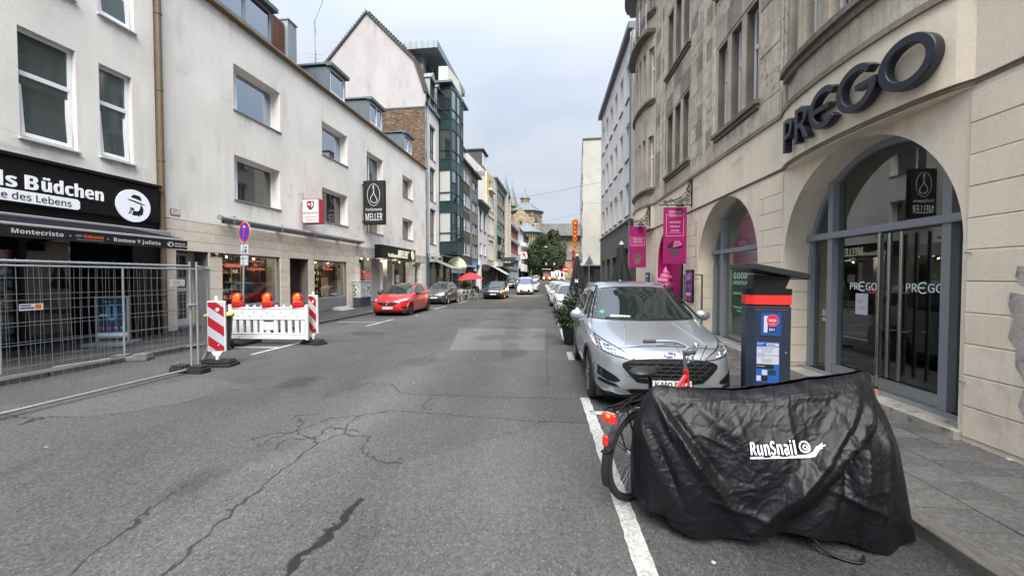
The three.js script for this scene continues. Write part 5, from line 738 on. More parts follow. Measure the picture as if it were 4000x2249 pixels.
{ // brick and white ribbon windows
  const s0 = 45.45, s1 = 51.0, hs = [[4.42, 5.95], [7.3, 8.75], [10.2, 11.75], [13.1, 14.6]].map(([a, b]) => [45.6, a, 50.2, b]);
  const B = plainHouse('ribbon_window_house', 'house with white framed ribbon windows and brown brick bands', s0, s1, 15.2, mat([0.3, 0.3, 0.31], 0.85, { map: T.stone }), { holes: hs });
  hs.forEach((h) => win(B, ...h, { r: 0.08, m: [0.25, 0.52, 0.78], g: [M.glassB, M.glassB, M.glassD], f: 0.1, so: 0.12, sm: M.frame }));
  mk('brick_band', [[5.98, 6.9], [8.9, 9.6], [11.85, 12.9]].map(([a, b]) => box(45.5, 50.2, a, b, -0.1, 0.03)), mat([0.13, 0.085, 0.055], 0.9, { map: rep(T.stone, 0.6) }), B);
  mk('roof', [box(s0, s1, 15.2, 15.4, -10, 0.4), extr(shape([[-0.3, 15.4], [4.5, 18.2], [10, 15.4]]), s1 - s0).rotateY(Math.PI / 2).translate(s0, 0, 0)], M.slate, B); mk('dormer', [box(46.5, 50, 15.5, 17.2, -3, -0.5), box(46.3, 50.2, 17.2, 17.35, -3.2, -0.2)], M.zinc, B); mks('window', [box(46.7, 48.2, 15.9, 17.1, -0.5, -0.46), box(48.4, 49.9, 15.9, 17.1, -0.5, -0.46)], M.frame, B);
  mk('shopfront', [box(s0, s1, 3.3, 4.3, -0.3, 0.1), box(s0, s1, 0, 3.3, -1.2, -1)], mat([0.06, 0.05, 0.045], 0.7), B); mk('awning_tube', box(s0 + 0.2, s1 - 0.2, 3.05, 3.2, 0, 0.7), M.frameG, B); mk('poster', box(46.2, 46.7, 2.1, 2.7, -0.98, -0.95), M.frame, B);
}
{ // grey stone slab house
  const s0 = 51.05, s1 = 54.9, hs = [[5.0, 7.2], [7.35, 8.75], [10.2, 11.6], [13.0, 14.2]].slice(1).map(([a, b]) => [51.5, a, 54.5, b]); hs.push([51.5, 4.3, 54.5, 6.1]);
  const B = plainHouse('grey_stone_house', 'narrow grey stone fronted house with dark three part windows', s0, s1, 15.0, mat([0.23, 0.245, 0.24], 0.7, { map: T.stone }), { holes: hs });
  hs.forEach((h) => win(B, ...h, { r: 0.15, m: [0.33, 0.66], fm: M.frameG, f: 0.09, g: [M.glassD, M.glassB] })); mk('roof', [box(s0, s1 + 0.1, 15, 15.25, -10, 0.55), box(s0, s1, 15.25, 17, -10, -1.5)], M.slate, B); mk('shopfront', [box(s0, s1, 0, 3.4, -1.2, -0.6), box(s0, s1, 3.0, 3.4, -0.6, 0.1)], M.black, B);
}
{ // white ornate low house
  const s0 = 54.95, s1 = 61.2, hs = []; for (const [a, b] of [[55.8, 57.3], [58.6, 60.2]]) hs.push([a, 8.4, b, 11.1], [a, 4.9, b, 6.6]);
  const B = plainHouse('ornate_white_house', 'low white old house with dark arched windows and heavy black cornice', s0, s1, 12.0, M.whiteB, { holes: hs }); hs.forEach((h, i) => win(B, ...h, { r: 0.12, m: [0.5], t: [0.7], fm: i % 2 ? M.frame : M.anth, sm: M.anth, so: 0.14 }));
  mk('cornice', [box(s0, s1 + 0.2, 12.0, 12.35, -1, 0.55), box(s0, s1, 11.75, 12, -0.2, 0.3), ...[0, 1, 2, 3, 4, 5, 6, 7].map((k) => box(s0 + 0.3 + k * 0.8, s0 + 0.5 + k * 0.8, 11.4, 11.75, 0, 0.3))], M.anth, B); mk('window_hood', hs.filter((h) => h[1] > 8).map(([a, , b]) => box(a - 0.15, b + 0.15, 11.15, 11.3, 0, 0.2)), M.anth, B); mk('shopfront', [box(s0, s1, 0, 3.4, -1.2, -0.3), box(s0, s1, 3, 3.5, -0.3, 0.2), box(57, 60, 2.7, 3.6, 0.2, 0.5)], mat([0.035, 0.033, 0.032], 0.7), B); mk('pier', box(s0, s0 + 0.8, 0, 4, -0.3, 0.3), M.whiteB, B); mk('roof', box(s0, s1, 12.35, 12.5, -10, 0), M.slate, B);
}
{ // yellow house with tall stained party wall
  const s0 = 61.25, s1 = 66.9, hs = []; for (const [y0, y1] of [[4.4, 6.9], [8.3, 10.6], [12.2, 14.0]]) for (let k = 0; k < 3; k++) hs.push([61.9 + k * 1.65, y0, 62.75 + k * 1.65, y1]); hs.push([63, 15.7, 65, 17.0]);
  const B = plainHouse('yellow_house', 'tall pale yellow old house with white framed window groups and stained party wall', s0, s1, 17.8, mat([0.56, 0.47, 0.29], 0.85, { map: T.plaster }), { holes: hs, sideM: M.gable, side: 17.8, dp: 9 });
  hs.forEach((h) => win(B, ...h, { r: 0.15, so: 0.1 })); mk('window_surround', hs.slice(0, 9).map(([a, b, c, d]) => [box(a - 0.2, a, b, d + 0.2, -0.05, 0.06), box(c, c + 0.2, b, d + 0.2, -0.05, 0.06), box(a, c, d, d + 0.2, -0.05, 0.058)]), M.whiteB, B); mk('balcony', [box(62.4, 66, 15.2, 15.45, 0, 0.6), box(62.4, 66, 7.5, 7.7, 0, 0.2), box(61.3, 66.8, 11.2, 11.45, 0, 0.15)], M.whiteB, B);
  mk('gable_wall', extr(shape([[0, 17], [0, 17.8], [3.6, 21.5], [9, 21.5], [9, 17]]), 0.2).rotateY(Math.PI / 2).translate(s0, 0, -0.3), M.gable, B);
  mk('roof', extr(shape([[-0.3, 17.8], [3.6, 21.6], [9, 21.6], [9, 17.8]]), s1 - s0 - 0.3).rotateY(Math.PI / 2).translate(s0 + 0.25, 0, -0.3), M.slate, B); mk('dormer', [box(s0 + 1, s0 + 4.6, 18.4, 21.3, -3.6, -1.0), box(s0 + 0.8, s0 + 4.8, 21.3, 21.5, -5, -0.7)], mat([0.05, 0.045, 0.05], 0.7), B); mks('window', [box(s0 + 1.2, s0 + 2.6, 19.0, 21.0, -1, -0.95), box(s0 + 3, s0 + 4.4, 19, 21, -1, -0.95)], M.frame, B);
  mk('shopfront', [box(s0, s1, 0, 3.4, -1.2, -0.4), box(s0, s1, 3, 3.5, -0.4, 0.1)], M.dark, B);
}
{ // modern grey block with ribbon windows between white fins
  const s0 = 66.95, s1 = 84.4, hs = [[5.0, 7.5], [7.9, 10.3], [10.7, 13.2], [13.4, 15.7]].map(() => 0); const rows = [[4.75, 6.3], [7.35, 8.9], [10.0, 11.55], [12.6, 14.2], [15.2, 17.0]].slice(0, 5);
  const H = rows.flatMap(([a, b]) => [[70.2, a, 78.6, b], [80.6, a, 83.2, b]]);
  const B = plainHouse('office_block', 'grey office block with dark ribbon windows between pale vertical fins', s0, s1, 18.1, mat([0.36, 0.335, 0.30], 0.85, { map: T.stone }), { holes: H, sideM: mat([0.15, 0.11, 0.09], 0.9) });
  H.forEach((h) => win(B, ...h, { r: 0.12, m: h[2] - h[0] > 5 ? [0.12, 0.25, 0.37, 0.5, 0.62, 0.75, 0.87] : [0.5], fm: M.anth, sill: 0, g: [M.glassD, M.glassD, M.glassB] }));
  mks('fin', [67.2, 79.2, 79.9, 83.6].map((x, i) => box(x, x + (i ? 0.55 : 2.2), 3.8, 18.1, 0, i ? 0.5 : 0.12)), mat([0.66, 0.64, 0.55], 0.8, { map: T.stone }), B); mk('roof_edge', box(s0, s1, 18.1, 18.4, -10, 0.5), M.zincL, B);
  mk('fascia', [box(s0, s1, 3.4, 4.1, -0.2, 0.6)], mat([0.55, 0.54, 0.48], 0.8), B); mk('shopfront', [box(s0, s1, 0, 3.4, -1.5, -0.6)], M.black, B); mks('shop_post', [68, 71.5, 75, 78.5, 82].map((x) => box(x, x + 0.3, 0, 3.4, -0.6, -0.2)), mat([0.2, 0.2, 0.2], 0.6), B); mk('mosaic', [6.9, 7.9, 8.9, 9.9].map((y, i) => box(68, 69.2, y, y + 0.8, 0.12, 0.16)), mat([0.16, 0.42, 0.42], 0.5), B); mk('round_clock', cyl(68.5, 0, 0, 0.9, 0.25, { rx: Math.PI / 2, n: 24 }).translate(0, 6.2, 0.9), mat([0.1, 0.12, 0.16], 0.5), B);
  const aw = thing('awning', 'slanted pale grey awning on the shop before the office block', 'awning', ...LB(63.5), null, [-63.5, 0, 0]); aw.position.y = gy(63); mk('fabric', extr(shape([[0.1, 3.5], [2.6, 2.1], [2.6, 2.06], [0.1, 3.44]]), 5).rotateY(-Math.PI / 2).translate(68.6, 0, 0), mat([0.34, 0.37, 0.37], 0.85), aw);
  const a2 = thing('awning', 'dark awning along the ground floor of the office block', 'awning', ...LB(70), null, [-70, 0, 0]); a2.position.y = gy(75); mk('fabric', extr(shape([[0.6, 3.4], [2.2, 2.75], [2.2, 2.4], [2.16, 2.4], [2.16, 2.7], [0.6, 3.34]]), 12).rotateY(-Math.PI / 2).translate(82, 0, 0), mat([0.03, 0.028, 0.027], 0.85), a2);
}
{ // red and grey curved shop house
  const s0 = 84.6, s1 = 100.2, rows = [[6.6, 9.0], [9.9, 12.3]], H = []; for (const [a, b] of rows) for (let k = 0; k < 9; k++) H.push([85 + k * 1.66, a, 86.2 + k * 1.66, b]); for (let k = 0; k < 9; k++) H.push([85.2 + k * 1.3, 13.6, 85.9 + k * 1.3, 15.2]);
  const B = plainHouse('red_shop_house', 'reddish shop house with grey bands and close rows of tall windows', s0, s1, 13.1, mat([0.40, 0.13, 0.12], 0.8, { map: T.stone }), { y0: 5.2, holes: H.slice(0, 18), dp: 12 });
  H.slice(0, 18).forEach((h) => win(B, ...h, { r: 0.3, m: [0.5], fm: M.anth, sill: 0 })); mk('band', [[5.2, 6.4], [9.1, 9.8], [12.4, 13.2]].map(([a, b]) => box(s0 - 0.1, s1 + 0.4, a, b, -0.4, 0.5, 0.05)), mat([0.34, 0.35, 0.37], 0.6), B);
  wall(B, 85, 97.2, 13.2, 15.9, H.slice(18), { z: -0.6, m: mat([0.52, 0.2, 0.17], 0.8) }); H.slice(18).forEach((h) => win(B, ...h, { z: -0.6, r: 0.2, fm: M.anth, sill: 0 })); mk('wall', box(85, 97.2, 13.2, 15.8, -12, -0.95), mat([0.4, 0.2, 0.17], 0.9), B); mk('shopfront', [box(s0, s1, 0, 5.2, -1.6, -0.8)], M.dark, B); mks('pier', [84.7, 89.5, 94.5, 99.5].map((x) => box(x, x + 0.6, 0, 5.2, -0.8, 0.2)), mat([0.3, 0.31, 0.32], 0.7), B);
}
for (const [name, label, s0, s1, h, m, n] of [['white_flat_house', 'white house with balconies between the red house and the brown house', 100.3, 113.4, 13.0, M.whiteB, 4], ['brown_house', 'tan brown house at the end of the left row before the church', 113.6, 126.5, 12.6, mat([0.32, 0.2, 0.12], 0.85, { map: T.stone }), 5]]) {
  const hs = []; for (const y of [4.4, 7.2, 10]) for (let k = 0; k < n; k++) { const x = s0 + 0.8 + k * (s1 - s0 - 1.2) / n; hs.push([x, y, x + 1.5, y + 1.7]); }
  const B = plainHouse(name, label, s0, s1, h, m, { holes: hs }); hs.forEach((q) => win(B, ...q, { r: 0.2, m: [0.5], sill: 0 })); mk('roof', box(s0, s1, h, h + 0.3, -10, 0.5), M.slate, B); mk('shopfront', box(s0, s1, 0, 3.4, -1.2, -0.5), M.dark, B); mk('shop_band', box(s0, s1, 3.2, 4.1, -0.5, 0.4), n === 4 ? M.whiteB : M.dark, B);
  if (n === 4) { mk('balcony', [box(107, 113.2, 6.4, 7.3, 0, 1.2), box(107, 113.2, 9.3, 10.2, 0, 1.2), box(103, 113.4, 2.5, 4.4, 0.4, 1.1)], M.whiteB, B); }
}
{ const p = thing('pharmacy_sign', 'white square projecting sign with red gothic letter A', 'shop sign', ...LB(99.3), null, [-99.3, 0, 0]); p.position.y = gy(99); mk('case', box(99.2, 99.5, 5.5, 7.15, 0.9, 2.35, 0.05), mat(0.8, 0.4, { emissive: C(0.9, 0.92, 0.95), emissiveIntensity: 0.01 }), p);
  mk('letter', [extr(shape([[-0.75, -0.9], [-0.4, -0.95], [-0.15, -0.6], [-0.2, 0.55], [-0.5, 0.6], [-0.55, 0.3], [-0.8, 0.35], [-0.7, 0.9], [0.1, 0.95], [0.6, 0.7], [0.6, -0.55], [0.85, -0.8], [0.5, -0.95], [0.2, -0.7], [0.2, -0.15], [-0.15, -0.15], [-0.2, -0.4], [-0.5, -0.5]]), 0.06)].map((g) => g.scale(0.72, 0.72, 1).rotateY(-Math.PI / 2).translate(99.2, 6.32, 1.62)), mat([0.7, 0.02, 0.03], 0.5), p); mk('bracket', box(99.3, 99.5, 6.3, 6.5, 0, 0.9), M.anth, p); }

// ---------- church ----------
{
  const CH = thing('church', 'romanesque stone church with domed octagon tower closing the street', 'church', W3(5.2, gy(150), 158), 0); const st = mat([0.335, 0.275, 0.18], 0.9, { map: rep(T.stone, 6) }), st2 = mat([0.26, 0.21, 0.14], 0.9, { map: rep(T.stone, 5) }), zn = mat([0.15, 0.175, 0.19], 0.6, { metalness: 0.2 }), sl = mat([0.115, 0.115, 0.12], 0.8, { map: rep(T.soot, 6, 6) });
  CH.scale.setScalar(1.053); CH.position.y = 0; const oct = (r, y0, y1, rt = r) => new THREE.CylinderGeometry(rt, r, y1 - y0, 8, 1).rotateY(Math.PI / 8).translate(0, (y0 + y1) / 2, 0);
  const dr = mk('octagon_tower', [oct(6.6, 0, 25.6), oct(6.8, 24.0, 24.25), oct(6.85, 25.6, 26.2)], st, CH);
  { const a = [], co = []; for (let k = 0; k < 8; k++) for (let i = 0; i < 6; i++) { const th = (k + 0.5) / 8 * Math.PI * 2 + Math.PI / 8 - Math.PI / 8, x = -1.75 + i * 0.62 + (i > 2 ? 0.35 : 0); a.push(extr(shape([[x - 0.2, 24.3], [x + 0.2, 24.3], [x + 0.2, 25.2], [x, 25.45], [x - 0.2, 25.2]]), 0.1).translate(0, 0, 6.09).rotateY(th - Math.PI / 8)); co.push(cyl(x + 0.3, 24.3, 6.25, 0.06, 1.0, { n: 6 }).rotateY(th - Math.PI / 8)); }
    mk('gallery_arches', a, mat([0.05, 0.045, 0.04], 0.9), dr, 'stuff'); mk('gallery_columns', co, st, dr, 'stuff'); }
  mk('dome_roof', [oct(7.3, 26.0, 29.6, 1.7), oct(7.4, 25.9, 26.05)], zn, CH); { const r = []; for (let k = 0; k < 32; k++) { const a = k / 32 * 6.283; r.push(bar([Math.cos(a) * 6.9, 26.1, Math.sin(a) * 6.9], [Math.cos(a) * 1.5, 29.65, Math.sin(a) * 1.5], 0.05, 4)); } mk('roof_seams', r, zn, CH, 'stuff'); }
  mk('lantern', [oct(1.7, 29.4, 31.2)], st, CH); mks('lantern_window', [0, 1, 2, 3, 4, 5, 6, 7].map((k) => cyl(0, 0, 0, 0.35, 0.1, { rx: Math.PI / 2, n: 12 }).translate(0, 30.4, 1.55).rotateY(k * Math.PI / 4)), st2, CH); mk('lantern_roof', [oct(2.1, 31.2, 33.6, 0.1), bar([0, 33.5, 0], [0, 36, 0], 0.06, 5), new THREE.SphereGeometry(0.2, 8, 6).translate(0, 34.2, 0)], zn, CH);
  mk('round_window', cyl(0, 0, 0, 1.05, 0.2, { rx: Math.PI / 2, n: 20 }).translate(0, 22.5, 6.05).rotateY(0.62), mat([0.06, 0.065, 0.075], 0.4), CH);
  // gabled choir front with sunburst niches
  const gb = mk('choir_gable', [extr(shape([[-6.3, 0], [4.6, 0], [4.6, 20.2], [-0.9, 26.6], [-6.3, 20.2]]), 3).translate(-0.9, 0, 5.2)], st, CH); mk('gable_roof', [beam([3.9, 20.1, 7.4], [-1.8, 26.7, 7.4], 0.9, 0.2), beam([-7.4, 20.1, 7.4], [-1.8, 26.7, 7.4], 0.9, 0.2)], sl, CH);
  { const f = []; for (let k = 0; k <= 8; k++) { const a = k / 8 * Math.PI, c = Math.cos(a), s = Math.sin(a); f.push(new THREE.TorusGeometry(0.42, 0.09, 5, 12).scale(1, 2.5, 1).rotateZ(a - Math.PI / 2).translate(-1.8 + c * 2.35, 21.5 + s * 2.35, 8.25)); } mk('sunburst_niche', f, mat([0.40, 0.33, 0.21], 0.9), gb); mk('niche_window', [box(-2.2, -1.4, 20.6, 21.9, 8.2, 8.3), box(2.2, 2.8, 19.6, 20.7, 8.2, 8.3)], mat(0.03, 0.8), gb); }
  // apse with zinc roof and gallery
  const ap = mk('apse', [new THREE.CylinderGeometry(5.2, 5.2, 17.2, 24, 1).translate(0.2, 8.6, 9)], st, CH); mk('apse_roof', [new THREE.CylinderGeometry(0.4, 5.9, 3.6, 24, 1).translate(0.2, 19.2, 9), new THREE.CylinderGeometry(5.95, 5.95, 0.25, 24).translate(0.2, 17.35, 9)], zn, CH);
  { const a = []; for (let k = 0; k < 18; k++) { const th = -1.5 + k / 17 * 3; a.push(extr(shape([[-0.27, 15.2], [0.27, 15.2], [0.27, 16.5], [0, 16.85], [-0.27, 16.5]]), 0.15).translate(0, 0, 5.12).rotateY(th).translate(0.2, 0, 9)); a.push(extr(shape([[-0.2, 13.8], [0.2, 13.8], [0.2, 14.8], [-0.2, 14.8]]), 0.12).translate(0, 0, 5.12).rotateY(th).translate(0.2, 0, 9)); } mk('gallery_arches', a, mat([0.045, 0.04, 0.035], 0.9), ap, 'stuff'); }
  // nave to the right, side aisle
  mk('nave_wall', [box(5, 45, 0, 16.9, -6, 4)], st, CH); mk('nave_roof', [extr(shape([[4.6, 16.8], [0, 21.9], [-6.5, 16.8]]).clone(), 40).rotateY(Math.PI / 2).translate(5, 0, 0)].map((g) => g.scale(1, 1, 1)), sl, CH); mk('transept_roof', extr(shape([[-6.5, 17], [6.5, 17], [0, 21.6]]), 5).rotateY(Math.PI / 2).translate(2.5, 0, 1), sl, CH);
  for (let k = 0; k < 3; k++) { const x = 14.2 + k * 8.5; const w = mk('window', extr(shape([[x - 1.0, 9], [x + 1, 9], [x + 1, 13.2], [x + 0.6, 14.1], [x, 14.4], [x - 0.6, 14.1], [x - 1, 13.2]]), 0.1).translate(0, 0, 3.95), mat([0.05, 0.055, 0.06], 0.4), CH); mk('frame', extr(shape([[x - 1.4, 8.8], [x - 1, 8.8], [x - 1, 13.3], [x - 0.6, 14.2], [x, 14.5], [x + 0.6, 14.2], [x + 1, 13.3], [x + 1, 8.8], [x + 1.4, 8.8], [x + 1.4, 13.4], [x + 0.8, 14.7], [x, 15.1], [x - 0.8, 14.7], [x - 1.4, 13.4]]), 0.16).translate(0, 0, 3.95), st2, w); }
  mk('aisle_wall', box(6, 45, 0, 7.8, 4, 11), mat([0.30, 0.235, 0.15], 0.9, { map: rep(T.stone, 5) }), CH); mk('aisle_roof', extr(shape([[-11.4, 7.8], [-4, 11.2], [-4, 7.8]]), 39).rotateY(Math.PI / 2).translate(6, 0, 0), sl, CH); mks('aisle_window', [12.5, 20].map((x) => extr(shape([[x - 0.9, 2.5], [x + 0.9, 2.5], [x + 0.9, 4.8], [x, 5.8], [x - 0.9, 4.8]]), 0.1).translate(0, 0, 10.95)), mat(0.04, 0.5), CH);
  // slim stair turrets with pointed roofs, left
  for (const [x, h, top] of [[-7.2, 29, 38.8], [-4.9, 28.2, 36.3]]) { mk('turret', [new THREE.CylinderGeometry(1.8, 1.9, h, 8).translate(x, h / 2, 1 + (x > -6 ? 0 : 3)), new THREE.ConeGeometry(1.0, 3.4, 4).rotateY(0.785).translate(x + 0.6, h + 1.5, 2.6 + (x > -6 ? 0 : 3))], st2, CH); mk('spire', [new THREE.ConeGeometry(2.3, top - h, 8).translate(x, (h + top) / 2, 1 + (x > -6 ? 0 : 3)), bar([x, top - 0.4, 1], [x, top + 1.3, 1], 0.08, 5)], zn, CH); }
}
// ---------- trees before the church ----------
function leafCrown(blobs, n, size, seed, cols) { // many small bent leaf clumps spread through the crown's volume
  const rr = rng(seed), p = [], c = [], nr = []; const q = new THREE.Quaternion(), e = new THREE.Euler(), v = V3();
  for (let i = 0; i < n; i++) {
    const [bx, by, bz, br, bh] = blobs[Math.floor(rr() * blobs.length)]; let x, y, z; do { x = rr() * 2 - 1; y = rr() * 2 - 1; z = rr() * 2 - 1; } while (x * x + y * y + z * z > 1); const L = Math.hypot(x, y, z), k = Math.pow(L, 0.35) / (L || 1); x *= k; y *= k; z *= k;
    const lump = 0.72 + 0.5 * vn(x * 3 + bx, y * 3 + by + z * 3, 0, seed); const X = bx + x * br * lump, Y = by + y * bh * lump, Z = bz + z * br * lump;
    const s = size * (0.6 + rr() * 0.8), col = cols[Math.floor(rr() * cols.length)], b = (0.75 + rr() * 0.5) * (0.6 + 0.9 * vn(X * 0.9 + seed, Y * 0.9 + Z * 0.7, 0, 5)); e.set((rr() - 0.5) * 2.4, rr() * 6.28, (rr() - 0.5) * 1.6); q.setFromEuler(e);
    const P = [[-0.5, 0, 0], [0, 0.12, -0.32], [0.5, 0, 0], [0, 0.12, 0.32]].map((t) => v.set(t[0] * s, t[1] * s, t[2] * s).applyQuaternion(q).toArray());
    for (const k2 of [0, 2, 1, 0, 3, 2]) { p.push(X + P[k2][0], Y + P[k2][1], Z + P[k2][2]); c.push(col[0] * b, col[1] * b, col[2] * b); }
  }
  const g = new THREE.BufferGeometry(); g.setAttribute('position', new THREE.Float32BufferAttribute(p, 3)); g.setAttribute('color', new THREE.Float32BufferAttribute(c, 3)); g.computeVertexNormals(); return g;
}
const leafM = mat(1, 0.75, { vertexColors: true, side: THREE.DoubleSide });
[[8.0, 118, 'left dense green tree before the church apse', 31, [[0, 8.0, 0, 3.3, 4.2], [-1.9, 6.6, 1, 2.3, 3.4], [0.9, 11.0, 0.5, 1.9, 2.3], [-1.6, 4.6, 1.5, 3.2, 2.6], [2.2, 6.5, 1.2, 3, 3.6]]], [12.2, 120, 'right taller tree with yellowing leaves before the church nave', 47, [[0, 8.6, 0, 3.0, 4.6], [0.3, 12.4, 0, 1.9, 2.6], [1.6, 6.8, 1, 2.3, 3.4], [-1.5, 6.3, 1.4, 2.3, 3.4], [0.3, 4.4, 1.6, 2.9, 2.2]]]].forEach(([x, d, label, seed, bl]) => {
  const t = thing('street_tree', label, 'tree', W3(x, gy(d), d), 0, 'trees before the church');
  mk('trunk', [cyl(0, 0, 0, 0.34, 4.5, { rt: 0.22 }), ...[0, 1, 2, 3, 4].map((k) => bar([0, 3.2 + k * 0.5, 0], [Math.cos(k * 1.3) * 2.4, 7 + k, Math.sin(k * 1.3) * 2.4], 0.09))], mat([0.07, 0.055, 0.04], 0.95), t);
  mk('crown', leafCrown(bl, 15000, 0.42, seed, seed > 40 ? [[0.03, 0.05, 0.012], [0.045, 0.055, 0.014], [0.022, 0.04, 0.011], [0.075, 0.065, 0.018]] : [[0.02, 0.04, 0.012], [0.03, 0.052, 0.014], [0.016, 0.03, 0.01], [0.05, 0.055, 0.016]]), leafM, t);
});
// low dark hedge and buildings' shade behind the trees
{ const t = thing('hedge', 'dark low shrubs beneath the trees at the end of the street', 'hedge', W3(9, gy(124), 124)); mk('foliage', leafCrown([[-3, 1.2, 0, 2.6, 1.5], [0, 1.3, 0, 2.6, 1.6], [3.4, 1.2, 0, 2.4, 1.5], [-6, 1.2, 0, 2.2, 1.4]], 5000, 0.4, 9, [[0.02, 0.035, 0.012], [0.03, 0.045, 0.015]]), leafM, t); }
// ---------- construction fence ----------
const fenceBlock = (label, p, ry, m = M.rubber) => { const b = thing('fence_block', label, 'fence block', p, ry, null); mk('block', [box(-0.34, 0.34, 0, 0.1, -0.11, 0.11, 0.02), box(-0.32, -0.06, 0.1, 0.14, -0.1, 0.1, 0.015), box(0.06, 0.32, 0.1, 0.14, -0.1, 0.1, 0.015), ...[-0.22, 0.22].map((x) => box(x - 0.05, x + 0.05, 0.02, 0.08, -0.125, -0.11))], m, b); return b; };
const wireM = mat([0.20, 0.215, 0.23], 0.45, { metalness: 0.6 });
function fencePanel(label, a, b, o = {}) { // a, b: [X, d] of the two posts
  const dx = b[0] - a[0], dz = -(b[1] - a[1]), L = Math.hypot(dx, dz), t = thing('mesh_fence', label, 'fence', W3(a[0], o.y ?? 0, a[1]), Math.atan2(-dz, dx), 'mesh panels of the construction fence'), H = 2.0, y0 = 0.07;
  for (const x of [0, ...(o.mid ? [L / 2] : []), L]) mk('post', cyl(x, x === L / 2 ? 0.1 : 0.04, 0, 0.021, x === L / 2 ? H - 0.14 : H, { n: 10 }), M.galv, t);
  mk('top_rail', bar([0, H - 0.04, 0], [L, H - 0.04, 0], 0.019, 10), M.galv, t); mk('bottom_rail', bar([0, y0, 0], [L, y0, 0], 0.019, 10), M.galv, t);
  const rr = rng(Math.floor(L * 100 + a[1] * 10)), w = []; const bend = (x, y) => 0.012 * Math.sin(x * 5 + y * 3);
  for (let x = 0.1; x < L - 0.03; x += 0.108) { const e = (rr() - 0.5) * 0.02; w.push(tube([[x, y0, bend(x, 0)], [x + e, 0.7, bend(x, 1) + e], [x - e, 1.4, bend(x, 2)], [x, H + 0.0, bend(x, 3)]], 0.0024, 4, 6)); }
  mk('wires', w, wireM, t, 'stuff'); const hw = []; for (let y = 0.32; y < H - 0.1; y += 0.285) hw.push(bar([0, y, 0.004], [L, y, 0.004], 0.0033, 4)); mks('cross_wire', hw, wireM, t);
  return t;
}
const fA = fencePanel('mesh fence panel along the kerb in front of the kiosk', [-8.78, 6.78], [-7.76, 10.1], { mid: true }), fB = fencePanel('nearest mesh fence panel running out of the left edge', [-6.52, 3.55], [-5.92, 7.3]), fC = fencePanel('mesh fence panel closing the far end between road and kerb', [-5.86, 7.38], [-7.72, 10.12]);
{ const plate = (p, x, y, w, h, draw) => decal('plate', w, h, canvasTex(256, 96, draw), p, x, y, 0.02, { t: 0.004 });
  plate(fB, 3.55, 1.66, 0.26, 0.12, (g) => { g.fillStyle = '#d6d8dc'; g.fillRect(0, 0, 256, 96); g.strokeStyle = '#993355'; g.lineWidth = 5; g.strokeRect(40, 18, 180, 60); g.fillStyle = '#555a66'; g.font = 'bold 46px sans-serif'; g.fillText('LOKA', 62, 64); });
  plate(fB, 1.62, 1.37, 0.24, 0.085, (g) => { g.fillStyle = '#e4e2dc'; g.fillRect(0, 0, 256, 96); g.fillStyle = '#3b4c88'; g.fillRect(18, 14, 110, 22); g.fillRect(18, 50, 140, 26); g.fillStyle = '#e07a2a'; g.fillRect(170, 12, 66, 70); g.fillStyle = '#7a2a78'; g.fillRect(0, 0, 10, 96); });
  const cl = mk('clamp', [box(3.74, 3.86, 1.22, 1.27, -0.04, 0.04, 0.008), bar([3.72, 1.245, 0.05], [3.9, 1.245, 0.05], 0.012)], M.steel, fB);
  fenceBlock('black rubber fence foot at the corner of the two mesh panels', W3(-5.95, 0, 7.3), -0.15); fenceBlock('grey fence foot below the middle of the kerb side panel', W3(-8.02, 0, 8.35), 0.15, mat([0.13, 0.135, 0.135], 0.9, { map: T.grain }));
  const pt = thing('poster_stand', 'illuminated blue advertising stand on a grey foot in front of the kiosk', 'advertising stand', W3(-9.78, SW, 9.7), 0.25); mk('foot', box(-0.42, 0.42, 0, 0.1, -0.35, 0.35, 0.03), mat([0.1, 0.105, 0.12], 0.7), pt); mk('frame', [box(-0.34, -0.3, 0.1, 1.2, -0.03, 0.03, 0.008), box(0.3, 0.34, 0.1, 1.2, -0.03, 0.03, 0.008), box(-0.3, 0.3, 1.16, 1.2, -0.03, 0.03, 0.008), box(-0.3, 0.3, 0.18, 0.24, -0.03, 0.03, 0.008)], M.steel, pt);
  decal('poster', 0.6, 0.92, canvasTex(256, 392, (g) => { g.fillStyle = '#10385c'; g.fillRect(0, 0, 256, 392); g.fillStyle = '#4b9ccc'; g.beginPath(); g.ellipse(120, 150, 50, 90, 0, 0, 7); g.fill(); g.fillStyle = '#0b1f38'; g.fillRect(112, 80, 24, 120); g.fillStyle = '#dff'; g.font = 'bold 40px sans-serif'; g.fillText('49€', 20, 190); g.font = '20px sans-serif'; g.fillText('Nikotin', 60, 44); ['#c33', '#a47', '#d49', '#3ac'].forEach((c, i) => { g.fillStyle = c; g.beginPath(); g.arc(40 + i * 58, 310, 18, 0, 7); g.fill(); }); g.fillStyle = '#cde'; g.fillRect(0, 360, 256, 32); }), pt, 0, 0.7, 0.0, { t: 0.02 });
}
